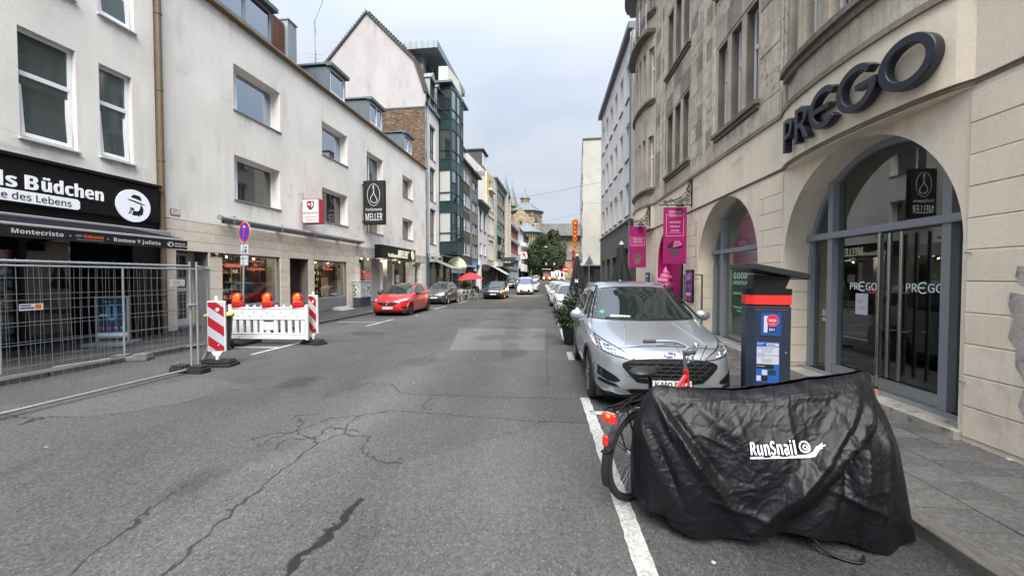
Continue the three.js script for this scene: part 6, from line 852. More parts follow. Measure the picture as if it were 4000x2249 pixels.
// ---------- road works: striped boards, barrier, lamps ----------
const bake = canvasTex(192, 512, (g) => { g.fillStyle = '#c3c5cc'; g.fillRect(0, 0, 192, 512); g.fillStyle = '#b01c2c'; for (let k = -1; k < 4; k++) { const y = k * 205 - 60; g.beginPath(); g.moveTo(0, y); g.lineTo(192, y + 118); g.lineTo(192, y + 220); g.lineTo(0, y + 102); g.fill(); } for (let i = 0; i < 60; i++) { g.fillStyle = 'rgba(60,55,50,.10)'; g.fillRect(R() * 192, R() * 512, 2 + R() * 12, 1 + R() * 6); } });
function board(label, p, ry, w) {
  const t = thing('warning_board', label, 'warning board', p, ry, 'striped boards at the road works');
  mk('foot', [box(-0.34, 0.34, 0, 0.06, -0.17, 0.17, 0.02), box(-0.31, 0.31, 0.06, 0.11, -0.13, 0.13, 0.03), ...[-0.23, -0.08, 0.08, 0.23].map((x) => box(x - 0.06, x + 0.06, 0.1, 0.135, -0.1, 0.1, 0.01))], M.rubber, t); mk('stem', [cyl(0, 0.1, 0, 0.03, 0.16), extr(shape([[-w / 2.6, 0.32], [w / 2.6, 0.32], [0.05, 0.2], [-0.05, 0.2]]), 0.04).translate(0, 0, -0.02), box(-0.025, 0.025, 1.27, 1.38, -0.02, 0.02, 0.006)], M.white, t);
  mk('board', box(-w / 2, w / 2, 0.28, 1.29, -0.03, 0.025, 0.018), mat(0.55, 0.5), t); decal('stripes', w - 0.04, 0.96, bake, t, 0, 0.785, 0.024, { rough: 0.35 });
  mk('reflector', [cyl(0, 0, 0, 0.035, 0.012, { rx: Math.PI / 2, n: 18 }).translate(0.04, 1.12, 0.028), cyl(0, 0, 0, 0.012, 0.014, { rx: Math.PI / 2, n: 10 }).translate(0.05, 0.42, 0.028)], mat([0.62, 0.6, 0.5], 0.4), t); return t;
}
board('nearer red and white striped board beside the fence corner', W3(-5.85, 0, 7.85), 0.03, 0.355); board('farther striped board at the right end of the white barrier', W3(-5.24, 0, 10.45), -0.5, 0.36);
{
  const t = thing('plastic_barrier', 'white plastic slatted road barrier between the two striped boards', 'barrier', W3(-7.36, 0.055, 10.35), -0.06), wm = mat([0.56, 0.575, 0.61], 0.45, { map: T.plaster }), L = 2.08;
  mk('top_beam', box(0, L, 0.6, 0.93, -0.03, 0.03, 0.012), wm, t); mk('bottom_beam', box(0, L, 0.1, 0.26, -0.03, 0.03, 0.012), wm, t); mks('end_post', [box(-0.03, 0.04, 0.08, 1.0, -0.035, 0.035, 0.012), box(L - 0.04, L + 0.03, 0.08, 1.0, -0.035, 0.035, 0.012)], wm, t);
  mks('slat', [0.12, 0.31, 0.5, 0.69, 0.86, 1.05, 1.24, 1.43, 1.62, 1.81, 1.97].filter((x, i) => i !== 5).map((x) => box(x - 0.055, x + 0.055, 0.25, 0.61, -0.025, 0.025, 0.01)).concat([box(0.9, 1.18, 0.34, 0.54, -0.03, 0.03, 0.012), box(0.98, 1.09, 0.25, 0.34, -0.025, 0.025, 0.01)]), wm, t);
  mks('tooth', Array.from({ length: 11 }, (_, i) => box(0.05 + i * 0.197, 0.11 + i * 0.197, 0.92, 0.985, -0.025, 0.025, 0.008)), wm, t); mks('rib', [0.62, 0.9, 0.12, 0.245].map((y) => box(0.05, L - 0.05, y - 0.012, y + 0.012, 0.028, 0.04, 0.005)), wm, t);
  mks('stud', [...[0.35, 0.67, 1.02, 1.38, 1.7].map((x) => [x, 0.82]), ...[0.22, 0.54, 0.86, 1.18, 1.5, 1.82].map((x) => [x, 0.72]), ...[0.24, 0.56, 0.88, 1.2, 1.52, 1.84].map((x) => [x, 0.17])].map(([x, y]) => cyl(0, 0, 0, 0.022, 0.014, { rx: Math.PI / 2, n: 12 }).translate(x, y, 0.03)), wm, t); mk('foot', [box(0.1, 0.5, -0.055, 0.03, -0.5, 0.3, 0.02)], M.rubber, t);
  ['left', 'middle', 'right'].forEach((q, i) => { const x = 0.2 + i * 0.81, p = W3(-7.36 + x, 0.93, 10.35 + x * 0.06 * 0), l = thing('warning_lamp', `red warning lamp with amber lens, ${q} one on the white barrier`, 'warning lamp', W3(-7.36 + x, 0.985 - 0.0, 10.35 - x * 0.06), 0.1, 'warning lamps on the barrier');
    mk('body', [box(-0.12, 0.12, 0.0, 0.02, -0.08, 0.06, 0.006), new RoundedBoxGeometry(0.25, 0.16, 0.14, 3, 0.04).translate(0.0, 0.09, 0), new RoundedBoxGeometry(0.1, 0.1, 0.12, 2, 0.02).translate(0.11, 0.06, 0)], mat([0.40, 0.008, 0.008], 0.3), l);
    mk('hood', [new THREE.TorusGeometry(0.105, 0.022, 8, 28).translate(0, 0.25, 0.03), new THREE.CylinderGeometry(0.115, 0.115, 0.07, 28).rotateX(Math.PI / 2).translate(0, 0.25, -0.02)], mat([0.40, 0.008, 0.008], 0.25), l);
    mk('lens', [new THREE.SphereGeometry(0.1, 24, 14).scale(1, 1, 0.45).translate(0, 0.25, 0.02)], mat([0.6, 0.13, 0.006], 0.12, { emissive: C(1, 0.25, 0.01), emissiveIntensity: 0.015, clearcoat: 1 }), l); mk('lens_ring', [0.035, 0.062, 0.085].map((r) => new THREE.TorusGeometry(r, 0.004, 5, 24).translate(0, 0.25, 0.066 - r * 0.22)), mat([0.75, 0.16, 0.01], 0.2), l); });
}
{ // wheeled bin behind the board
  const t = thing('wheeled_bin', 'black wheeled rubbish bin with a yellow lid behind the striped board', 'bin', W3(-7.04, 0, 9.55), 0.5); const g = new THREE.CylinderGeometry(0.34, 0.26, 0.76, 4, 1).rotateY(Math.PI / 4).scale(1, 1, 1).translate(0, 0.46, 0);
  mk('body', g, mat([0.025, 0.027, 0.026], 0.6), t); mk('lid', [box(-0.27, 0.27, 0.84, 0.9, -0.26, 0.3, 0.03)], mat([0.78, 0.62, 0.03], 0.45), t); mk('rim', box(-0.265, 0.265, 0.8, 0.84, -0.25, 0.28, 0.01), M.black, t); for (const x of [-0.24, 0.24]) mk('wheel', [cyl(0, 0, 0, 0.1, 0.05, { rz: Math.PI / 2, n: 20 }).translate(x, 0.1, -0.24)], M.rubber, t);
}
{ // no stopping sign on a leaning pole
  const t = thing('no_stopping_sign', 'round no stopping sign with two white plates on a leaning grey pole', 'traffic sign', W3(-8.0, SW, 11.75), 0); t.rotation.set(0.0, 0, -0.035);
  mk('pole', cyl(0, 0, 0, 0.03, 3.35, { n: 12 }), M.galv, t);
  const a = -29 * DEG, disc = canvasTex(256, 256, (g) => { g.fillStyle = '#b00c30'; g.fillRect(0, 0, 256, 256); g.fillStyle = '#2433b0'; g.beginPath(); g.arc(128, 128, 102, 0, 7); g.fill(); g.strokeStyle = '#b00c30'; g.lineWidth = 22; g.beginPath(); g.moveTo(56, 56); g.lineTo(200, 200); g.moveTo(200, 56); g.lineTo(56, 200); g.stroke(); g.strokeStyle = '#f2f2f6'; g.lineWidth = 10; g.beginPath(); g.moveTo(150, 62); g.lineTo(106, 62); g.moveTo(122, 46); g.lineTo(104, 62); g.lineTo(122, 78); g.stroke(); });
  const dg = keep(cyl(0, 0, 0, 0.3, 0.012, { rx: Math.PI / 2, n: 40 })), p = dg.attributes.position, uv = dg.attributes.uv; for (let i = 0; i < p.count; i++) uv.setXY(i, p.getX(i) / 0.6 + 0.5, p.getY(i) / 0.6 + 0.5);
  mk('disc', dg.rotateY(a).translate(0.04, 3.0, 0.04), mat(1, 0.35, { map: disc }), t); mk('rim', new THREE.TorusGeometry(0.3, 0.008, 6, 40).translate(0, 0, 0.006).rotateY(a).translate(0.04, 3.0, 0.04), mat([0.6, 0.55, 0.35], 0.5), t);
  decal('plate', 0.42, 0.3, canvasTex(168, 120, (g) => { g.fillStyle = '#e2e4ea'; g.fillRect(0, 0, 168, 120); g.strokeStyle = '#223'; g.lineWidth = 4; g.strokeRect(4, 4, 160, 112); g.fillStyle = '#1c2430'; g.fillRect(92, 40, 40, 50); g.fillRect(86, 84, 52, 8); g.fillRect(30, 86, 60, 10); g.beginPath(); g.arc(100, 98, 8, 0, 7); g.arc(126, 98, 8, 0, 7); g.fill(); g.fillRect(84, 30, 56, 8); g.fillStyle = '#e2e4ea'; g.fillRect(98, 46, 28, 16); }), t, 0.04, 2.5, 0.04, { ry: a });
  decal('plate', 0.42, 0.3, canvasTex(168, 120, (g) => { g.fillStyle = '#dcdfe6'; g.fillRect(0, 0, 168, 120); g.strokeStyle = '#223'; g.lineWidth = 4; g.strokeRect(4, 4, 160, 112); g.fillStyle = '#2a2f3c'; g.font = 'bold 34px sans-serif'; g.fillText('AB 15.07.', 14, 50, 140); g.font = '32px sans-serif'; g.fillText('7 h', 66, 98); }), t, 0.04, 2.17, 0.04, { ry: a });
}
// ---------- pay and display machine ----------
{
  const t = thing('parking_machine', 'dark blue parking ticket machine with red band and tilted solar roof', 'ticket machine', W3(3.2, SW, 5.02), -0.28); t.scale.set(0.92, 1, 0.92); const bm = mat([0.022, 0.032, 0.055], 0.42, { map: T.metal });
  const col = (w, d, y0, y1, r) => box(-w / 2, w / 2, y0, y1, -d / 2, d / 2, r);
  mk('base', col(0.5, 0.34, 0, 0.1, 0.02), M.anth, t); mk('body', [extr(shape([[-0.25, -0.1], [-0.17, -0.17], [0.25, -0.17], [0.25, 0.17], [-0.17, 0.17], [-0.25, 0.1]]), 1.22, { bevel: 0.006 }).rotateX(-Math.PI / 2).translate(0, 0.08, 0)], bm, t);
  mk('front_panel', box(-0.16, 0.23, 0.15, 1.27, 0.17, 0.182, 0.006), bm, t); mk('side_panel', box(0.25, 0.285, 0.25, 1.2, -0.12, 0.1, 0.03), M.black, t);
  mk('neck_band', [extr(shape([[-0.245, -0.1], [-0.165, -0.165], [0.245, -0.165], [0.245, 0.165], [-0.165, 0.165], [-0.245, 0.1]]), 0.03).rotateX(-Math.PI / 2).translate(0, 1.3, 0)], M.black, t);
  mk('red_band', extr(shape([[-0.26, -0.105], [-0.175, -0.178], [0.26, -0.178], [0.26, 0.178], [-0.175, 0.178], [-0.26, 0.105]]), 0.115).rotateX(-Math.PI / 2).translate(0, 1.33, 0), mat([0.74, 0.03, 0.025], 0.4), t);
  mk('head', [extr(shape([[-0.262, -0.106], [-0.176, -0.18], [0.262, -0.18], [0.262, 0.18], [-0.176, 0.18], [-0.262, 0.106]]), 0.075).rotateX(-Math.PI / 2).translate(0, 1.448, 0), extr(shape([[-0.2, 1.52], [0.2, 1.52], [0.26, 1.66], [-0.17, 1.7]]), 0.26).translate(0, 0, -0.13)], M.black, t);
  mk('solar_roof', [new RoundedBoxGeometry(0.80, 0.075, 0.5, 2, 0.015).rotateZ(-0.17).rotateY(0.3).translate(0.04, 1.735, 0)], mat([0.02, 0.022, 0.025], 0.45), t); mk('solar_cell', new THREE.BoxGeometry(0.74, 0.006, 0.42).rotateZ(-0.17).rotateY(0.3).translate(0.045, 1.776, 0), M.glassB, t);
  decal('parking_sticker', 0.24, 0.28, canvasTex(256, 300, (g) => { g.fillStyle = '#1450a8'; g.fillRect(0, 0, 256, 300); g.fillStyle = '#dfe4ee'; g.fillRect(40, 40, 46, 220); g.fillStyle = '#e8213c'; g.beginPath(); g.arc(148, 100, 74, 0, 7); g.fill(); g.strokeStyle = '#f2b8c4'; g.lineWidth = 4; g.stroke(); g.fillStyle = '#fff'; g.textAlign = 'center'; g.font = 'bold 46px sans-serif'; g.fillText('NEU', 148, 116); g.font = 'bold 16px sans-serif'; g.fillText('bis zu 4h', 148, 152); g.fillStyle = '#10163a'; g.fillRect(96, 190, 94, 62); g.fillStyle = '#e8ecf4'; g.font = 'bold 46px sans-serif'; g.fillText('991', 143, 238); }), t, 0.02, 1.09, 0.186);
  decal('payment_sticker', 0.27, 0.5, canvasTex(256, 480, (g) => { const w = '#d9dce6'; g.fillStyle = '#1f63c4'; g.fillRect(0, 0, 256, 480); g.fillStyle = w; g.fillRect(112, 12, 136, 34); g.fillStyle = '#9ec2f0'; g.fillRect(6, 8, 90, 8); g.fillRect(6, 24, 60, 8); g.fillStyle = w; g.fillRect(4, 56, 246, 98); g.fillRect(4, 160, 246, 100); g.fillStyle = '#555'; g.font = 'bold 26px sans-serif'; g.fillText('500003', 122, 40, 116); g.fillStyle = '#222'; g.font = 'bold 20px sans-serif'; g.fillText('Parken ohne Limit', 16, 82, 190); g.fillStyle = '#777'; for (let k = 0; k < 4; k++) g.fillRect(56, 92 + k * 10, 120, 3); g.fillStyle = '#2a8a4a'; g.font = 'bold 20px sans-serif'; g.fillText('Parkster', 16, 146); g.fillStyle = '#d0386c'; g.fillText('easypark', 10, 184); g.fillStyle = '#777'; for (let k = 0; k < 4; k++) g.fillRect(56, 200 + k * 12, 120, 4); g.fillStyle = '#0a0a0a'; g.fillRect(4, 268, 190, 50); g.fillStyle = '#ccd86a'; g.font = 'bold 20px sans-serif'; g.fillText('Flowbird', 12, 294); g.fillStyle = w; g.fillRect(64, 330, 60, 60); g.fillStyle = '#143c2c'; g.fillRect(132, 330, 86, 60); g.fillStyle = w; g.fillRect(4, 400, 50, 60); g.fillStyle = '#16181c'; g.fillRect(60, 400, 70, 66); }), t, -0.01, 0.62, 0.186);
  mk('lock', cyl(0, 0, 0, 0.012, 0.006, { rx: Math.PI / 2 }).translate(0.2, 0.75, 0.183), M.steel, t);
}
// ---------- folded market umbrellas, plants ----------
function foldedUmbrella(label, p, mark) {
  const t = thing('folded_umbrella', label, 'parasol', p, 0.3, 'folded black parasols of the cafe'), n = 96, m = 26, pos = [], ix = [];
  for (let j = 0; j <= m; j++) for (let i = 0; i < n; i++) { const k = j / m, a = i / n * 6.283, r0 = 0.055 + 0.25 * Math.pow(k, 0.9), f = 1 + 0.2 * k * Math.sin(a * 8 + k * 2) + 0.1 * k * Math.sin(a * 17 + 1), y = 2.66 - k * 1.42 - (j === m ? 0.05 * Math.sin(a * 8) : 0); pos.push(Math.cos(a) * r0 * f, y, Math.sin(a) * r0 * f); }
  for (let j = 0; j < m; j++) for (let i = 0; i < n; i++) { const a = j * n + i, b = j * n + (i + 1) % n; ix.push(a, b, a + n, b, b + n, a + n); }
  const g = new THREE.BufferGeometry(); g.setAttribute('position', new THREE.Float32BufferAttribute(pos, 3)); g.setIndex(ix); g.computeVertexNormals();
  mk('canopy', g, mat([0.007, 0.0075, 0.009], 0.75), t); mk('pole', cyl(0, 0, 0, 0.03, 2.7), M.anth, t); mk('finial', [cyl(0, 2.64, 0, 0.06, 0.05), new THREE.SphereGeometry(0.03, 8, 6).translate(0, 2.71, 0)], M.frame, t); mk('base', box(-0.4, 0.4, 0, 0.09, -0.4, 0.4, 0.02), M.anth, t);
  const l = text3(mark, 0.14, 0.006); mk('lettering', l.center().rotateZ(Math.PI / 2 * 0).rotateX(-0.17).translate(0.0, 1.62, 0.33).rotateY(-0.55), mat(0.72, 0.7), t); return t;
}
foldedUmbrella('folded black parasol above the potted shrub at the roadside', W3(2.69, 0, 16.4), 'N'); foldedUmbrella('folded black parasol behind the silver car beside the banners', W3(2.97, 0, 10.8), 'h');
function leafy(blobs, n, s, seed, cols) { // pointed single leaves
  const rr = rng(seed), p = [], c = [], q = new THREE.Quaternion(), e = new THREE.Euler(), v = V3();
  for (let i = 0; i < n; i++) { const b = blobs[i % blobs.length]; let x, y, z; do { x = rr() * 2 - 1; y = rr() * 2 - 1; z = rr() * 2 - 1; } while (x * x + y * y + z * z > 1); const k = 0.85 + 0.4 * vn(x * 4, y * 4 + z * 3, 0, seed); e.set((rr() - 0.7) * 1.8, rr() * 6.28, (rr() - 0.5) * 1.4); q.setFromEuler(e); const S = s * (0.7 + rr() * 0.6), col = cols[Math.floor(rr() * cols.length)], m = 0.7 + rr() * 0.6;
    const P = [[0, 0, 0], [0.4, 0.06, 0.22], [1, -0.02, 0], [0.4, 0.06, -0.22]].map((t) => v.set(t[0] * S, t[1] * S, t[2] * S).applyQuaternion(q).toArray()); for (const t of [0, 1, 2, 0, 2, 3]) { p.push(b[0] + x * b[3] * k + P[t][0], b[1] + y * b[4] * k + P[t][1], b[2] + z * b[3] * k + P[t][2]); c.push(col[0] * m, col[1] * m, col[2] * m); } }
  const g = new THREE.BufferGeometry(); g.setAttribute('position', new THREE.Float32BufferAttribute(p, 3)); g.setAttribute('color', new THREE.Float32BufferAttribute(c, 3)); g.computeVertexNormals(); return g;
}
const gloss = mat(1, 0.35, { vertexColors: true, side: THREE.DoubleSide });
{
  const t = thing('potted_shrub', 'leafy evergreen shrub in a tall black pot beside the silver car', 'potted plant', W3(1.53, 0, 10.4), 0.4);
  mk('pot', lathe([[0, 0], [0.15, 0], [0.22, 0.44], [0.235, 0.45], [0.235, 0.48], [0.2, 0.48], [0.2, 0.44], [0, 0.43]], 28), mat([0.015, 0.015, 0.016], 0.5), t);
  const rr = rng(61), st = []; for (let k = 0; k < 14; k++) { const a = rr() * 6.28, r = 0.2 + rr() * 0.3; st.push(tube([[0, 0.42, 0], [Math.cos(a) * r * 0.4, 0.6, Math.sin(a) * r * 0.4], [Math.cos(a) * r, 0.8 + rr() * 0.4, Math.sin(a) * r]], 0.007, 4)); } mk('stem', st, mat([0.06, 0.045, 0.03], 0.9), t, 'stuff');
  const cols = [[0.018, 0.045, 0.018], [0.028, 0.06, 0.022], [0.04, 0.07, 0.03], [0.014, 0.03, 0.014], [0.07, 0.09, 0.045]];
  mk('foliage', leafy([[0, 0.88, 0, 0.4, 0.3], [-0.25, 0.75, 0.05, 0.24, 0.22], [0.2, 0.95, -0.1, 0.3, 0.24], [-0.05, 1.12, 0.05, 0.22, 0.18], [-0.2, 0.6, 0.1, 0.2, 0.14], [0.32, 0.8, 0, 0.2, 0.2]], 1500, 0.095, 71, cols), gloss, t, 'stuff');
  const t2 = thing('potted_shrub', 'taller loose shrub behind the potted shrub under the folded parasol', 'potted plant', W3(2.15, 0, 12.3), 0); mk('pot', lathe([[0, 0], [0.16, 0], [0.24, 0.42], [0.2, 0.42], [0, 0.4]], 24), M.black, t2); mk('foliage', leafy([[0, 0.95, 0, 0.42, 0.36], [-0.2, 1.2, 0.05, 0.22, 0.25], [0.15, 1.1, 0, 0.24, 0.3]], 900, 0.1, 72, [...cols, [0.1, 0.02, 0.02]]), gloss, t2, 'stuff');
  const bsh = thing('shrub', 'small green shrub at the far end of the parked right row', 'shrub', W3(4.9, 0, 45), 0); mk('foliage', leafy([[0, 0.8, 0, 0.8, 0.8]], 700, 0.25, 73, cols), gloss, bsh, 'stuff');
}
// ---------- cafe terrace on the left ----------
{
  const P = thing('parasol', 'open red parasol over the small street terrace', 'parasol', W3(-3.35, 0, 33), 0.2); { const n = 8, pos = [], ix = []; for (let j = 0; j <= 6; j++) for (let i = 0; i < n * 4; i++) { const k = j / 6, a = i / (n * 4) * 6.283, f = 1 - 0.05 * Math.abs(Math.sin(a * 4)) * k; pos.push(Math.cos(a) * 1.08 * k * f, 2.16 - 0.5 * k * k - 0.05 * k, Math.sin(a) * 1.08 * k * f); } for (let j = 0; j < 6; j++) for (let i = 0; i < 32; i++) { const a = j * 32 + i, b = j * 32 + (i + 1) % 32; ix.push(a, b, a + 32, b, b + 32, a + 32); } const g = new THREE.BufferGeometry(); g.setAttribute('position', new THREE.Float32BufferAttribute(pos, 3)); g.setIndex(ix); g.computeVertexNormals(); g.rotateZ(0.06); mk('canopy', g, mat([0.5, 0.012, 0.022], 0.7), P); }
  mk('pole', cyl(0, 0, 0, 0.025, 2.15), M.frame, P); mk('base', box(-0.3, 0.3, 0, 0.1, -0.3, 0.3, 0.02), M.kerb, P);
  const ch = thing('bistro_chair', 'pale folding bistro chair closest to the grey city car', 'chair', W3(-4.1, 0, 30.6), 0.3, 'folding chairs on the street terrace'); const cm = mat(0.34, 0.45);
  mks('leg', [beam([-0.2, 0, 0.22], [-0.2, 0.85, -0.2], 0.025, 0.025), beam([0.2, 0, 0.22], [0.2, 0.85, -0.2], 0.025, 0.025), beam([-0.18, 0, -0.22], [-0.18, 0.46, 0.2], 0.025, 0.025), beam([0.18, 0, -0.22], [0.18, 0.46, 0.2], 0.025, 0.025)], cm, ch); mk('seat', [0, 1, 2, 3, 4].map((k) => box(-0.21, 0.21, 0.44, 0.46, -0.18 + k * 0.085, -0.12 + k * 0.085)), cm, ch); mk('backrest', [box(-0.21, 0.21, 0.72, 0.8, -0.19, -0.17), box(-0.21, 0.21, 0.6, 0.66, -0.16, -0.14)], cm, ch);
  const CHL = ['nearest table, road side', 'nearest table, house side', 'planter, turned to the road', 'middle of the terrace', 'parasol pole', 'flowering box, house side', 'far end by the black hatchback'].map((q) => 'pale folding bistro chair at the ' + q);
  for (const [x, d, r] of [[-3.5, 30.9, -0.5], [-4.5, 31.6, 1.2], [-3.0, 32, 2.2], [-3.9, 32.6, 0.8], [-3.2, 33.6, -0.9], [-4.3, 33.8, 2.7], [-3.6, 34.6, 0.4]]) dup(ch, W3(x, 0, d).toArray(), r, CHL.shift());
  const tb = thing('bistro_table', 'small round table on the street terrace nearest the grey car', 'table', W3(-3.8, 0, 31.4), 0); mk('top', cyl(0, 0.72, 0, 0.35, 0.025, { n: 24 }), cm, tb); mk('stem', cyl(0, 0, 0, 0.03, 0.72), M.anth, tb); mk('foot', cyl(0, 0, 0, 0.22, 0.02), M.anth, tb); dup(tb, W3(-3.6, 0, 33.3).toArray(), 0, 'small round table under the red parasol');
  const pl = thing('planter', 'grey round planter with flowering plants at the terrace edge', 'potted plant', W3(-3.35, 0, 31.2), 0); mk('pot', lathe([[0, 0], [0.2, 0], [0.28, 0.36], [0.24, 0.36], [0, 0.33]], 20), mat([0.22, 0.22, 0.21], 0.8), pl); mk('foliage', leafy([[0, 0.55, 0, 0.35, 0.25], [0.1, 0.8, 0, 0.2, 0.25]], 500, 0.12, 81, [[0.05, 0.1, 0.03], [0.08, 0.13, 0.04], [0.12, 0.12, 0.1]]), gloss, pl, 'stuff');
  const p2 = thing('planter', 'tall green plant with red flowers beneath the red parasol', 'potted plant', W3(-3.75, 0, 34.2), 0); mk('pot', box(-0.5, 0.5, 0, 0.45, -0.25, 0.25, 0.02), M.anth, p2); mk('foliage', leafy([[0, 0.9, 0, 0.5, 0.5], [0.6, 0.75, 0, 0.3, 0.3], [-0.4, 1.2, 0, 0.4, 0.35]], 1100, 0.16, 82, [[0.05, 0.11, 0.03], [0.08, 0.15, 0.04], [0.3, 0.03, 0.02], [0.04, 0.08, 0.02]]), gloss, p2, 'stuff');
  const cn = thing('white_stand', 'small white stand foot at the terrace corner behind the grey car', 'stand', W3(-4.25, 0, 29.6), 0); mk('foot', box(-0.28, 0.28, 0, 0.06, -0.2, 0.2, 0.02), mat(0.65, 0.6), cn); mk('post', cyl(0, 0.05, 0, 0.06, 0.32), mat(0.65, 0.6), cn);
}
// ---------- far signs, lights, cables ----------
{
  const t = thing('triangular_sign', 'back of a triangular traffic sign on a thin pole at the side street', 'traffic sign', W3(6.02, SW, 31), 0.1); mk('pole', cyl(0, 0, 0, 0.03, 3.4), M.galv, t); mk('plate', extr(shape([[-0.42, 2.62], [0.42, 2.62], [0, 3.38]]), 0.02).translate(0, 0, 0.035), mat([0.16, 0.19, 0.21], 0.5), t); mk('sticker', box(0.2, 0.3, 2.66, 2.78, 0.056, 0.06), M.frame, t);
  const n = thing('no_entry_sign', 'round red no entry sign with white bar at the end of the right row', 'traffic sign', W3(6.05, 0.12, 45), 0); mk('pole', cyl(0, 0, 0, 0.03, 2.9), M.galv, n); mk('disc', cyl(0, 0, 0, 0.31, 0.02, { rx: Math.PI / 2, n: 32 }).translate(0, 2.55, 0.04), mat([0.62, 0.02, 0.035], 0.4), n); mk('bar', box(-0.25, 0.25, 2.5, 2.6, 0.062, 0.07), mat(0.85, 0.5), n); mk('plate', box(-0.22, 0.22, 1.9, 2.18, 0.03, 0.05), mat([0.5, 0.45, 0.48], 0.5), n);
  const l = thing('traffic_light', 'small traffic light showing red left of the no entry sign', 'traffic light', W3(5.68, 0.12, 45.2), 0); mk('pole', cyl(0, 0, 0, 0.04, 2.5), M.anth, l); mk('housing', box(-0.13, 0.13, 1.7, 2.45, -0.02, 0.15, 0.03), M.black, l); mk('red_lamp', new THREE.SphereGeometry(0.1, 14, 10).scale(1, 1, 0.5).translate(0, 2.28, 0.15), mat([0.8, 0.05, 0.03], 0.3, { emissive: C(1, 0.12, 0.05), emissiveIntensity: 0.7 }), l); mk('dark_lamp', [new THREE.SphereGeometry(0.08, 12, 8).scale(1, 1, 0.5).translate(0, 2.06, 0.15), new THREE.SphereGeometry(0.08, 12, 8).scale(1, 1, 0.5).translate(0, 1.84, 0.15)], M.dark, l);
  const pl = new THREE.PointLight(C(1, 0.15, 0.06), 0.2, 0, 2); pl.position.set(5.68, 2.4, -44.9); pl.castShadow = true; scene.add(pl);
  const g = thing('theatre_sign', 'yellow vertical neon sign with red circles spelling the theatre name', 'shop sign', W3(9.15, 0, 58), 0); mk('board', [extr(shape([[-0.48, 9.9], [-0.42, 10.1], [0, 10.25], [0.42, 10.1], [0.48, 9.9], [0.2, 6.0], [-0.2, 6.0]]), 0.25)], mat([0.55, 0.32, 0.012], 0.4, { emissive: C(1, 0.55, 0.02), emissiveIntensity: 0.01 }), g);
  'GLORIA'.split('').forEach((c, i) => { const r = 0.4 - i * 0.035, y = 9.65 - i * 0.64; mk('disc', cyl(0, 0, 0, r, 0.05, { rx: Math.PI / 2, n: 24 }).translate(0, y, 0.25), mat([0.62, 0.03, 0.02], 0.4), g); mk('letter', text3(c, r * 1.1, 0.03).center().translate(0, y, 0.33), mat([0.95, 0.6, 0.1], 0.4, { emissive: C(1, 0.6, 0.1), emissiveIntensity: 0.01 }), g); }); mk('bracket', [box(0.2, 1.6, 9.2, 9.3, 0.05, 0.15), box(0.1, 1.6, 6.6, 6.7, 0.05, 0.15)], M.steel, g);
  const rb = thing('vertical_banner', 'narrow red vertical banner below the theatre sign', 'banner', W3(9.0, 0, 58.3), 0); mk('cloth', box(-0.2, 0.2, 3.2, 5.7, 0, 0.03), mat([0.5, 0.02, 0.03], 0.7), rb); mk('dark_field', box(-0.2, 0.2, 4.3, 4.7, 0.03, 0.034), M.dark, rb);
  const hl = (label, X, y, d, yl) => { const t = thing('hanging_lamp', label, 'street lamp', W3(X, y, d), 0, 'lamps hung over the street'); mk('hood', lathe([[0, 0.16], [0.12, 0.14], [0.5, 0.02], [0.5, 0], [0, 0]], 20), mat([0.62, 0.65, 0.6], 0.5), t); mk('stem', cyl(0, 0.14, 0, 0.03, 0.3), M.steel, t); const c = thing('overhead_cable', label.replace(/.*lamp/, 'thin cable holding the lamp'), 'cable', [0, 0, 0]); mk('wire', tube([[facL(d + 4), y + 1.4, -d - 4], [X, y + 0.4, -d], [facR(d) + 1, y + 1.5, -d + 3]], 0.014, 4, 20), M.anth, c); };
  hl('pale street lamp hung high before the church tower', 4.3, 11.3, 72); hl('pale street lamp hung lower before the tree crowns', 8.2, 9.1, 96);
  const cb = thing('overhead_cable', 'thin cable slanting across the sky to the white corner house', 'cable', [0, 0, 0]); mk('wire', [tube([[facL(60), 13.2, -60], [1.4, 11.0, -46], [6.95, 9.15, -31]], 0.012, 4, 20)], M.anth, cb); const c2 = thing('overhead_cable', 'lower thin cable from the cream block to the white house', 'cable', [0, 0, 0]); mk('wire', tube([[7.4, 9.6, -42], [6.9, 7.9, -33], [6.2, 6.0, -22]], 0.01, 4, 16), M.anth, c2);
  // street name mast, ornate lamps and small signs down the left side
  const sg = thing('sign_gantry', 'dark sign board on a post before the red shop house', 'sign', W3(-0.6, gy(66), 66), 0); mk('pole', cyl(0, 0, 0, 0.05, 4.6), M.anth, sg); mk('board', [box(-1.2, 1.2, 4.2, 4.9, -0.04, 0.06, 0.02)], M.anth, sg); mk('box', box(-0.9, 0.8, 3.3, 4.0, -0.2, 0.2, 0.02), M.black, sg);
  const bl = thing('blue_sign', 'small round blue sign on the post before the grey stone house', 'traffic sign', W3(-4.7, SW, 50), 0.2); mk('pole', cyl(0, 0, 0, 0.03, 3.6), M.anth, bl); mk('disc', cyl(0, 0, 0, 0.3, 0.02, { rx: Math.PI / 2, n: 24 }).translate(0, 3.3, 0.04), mat([0.05, 0.16, 0.45], 0.4), bl); mk('plate', box(-0.22, 0.22, 2.5, 2.9, 0.03, 0.05), mat([0.5, 0.55, 0.6], 0.5), bl);
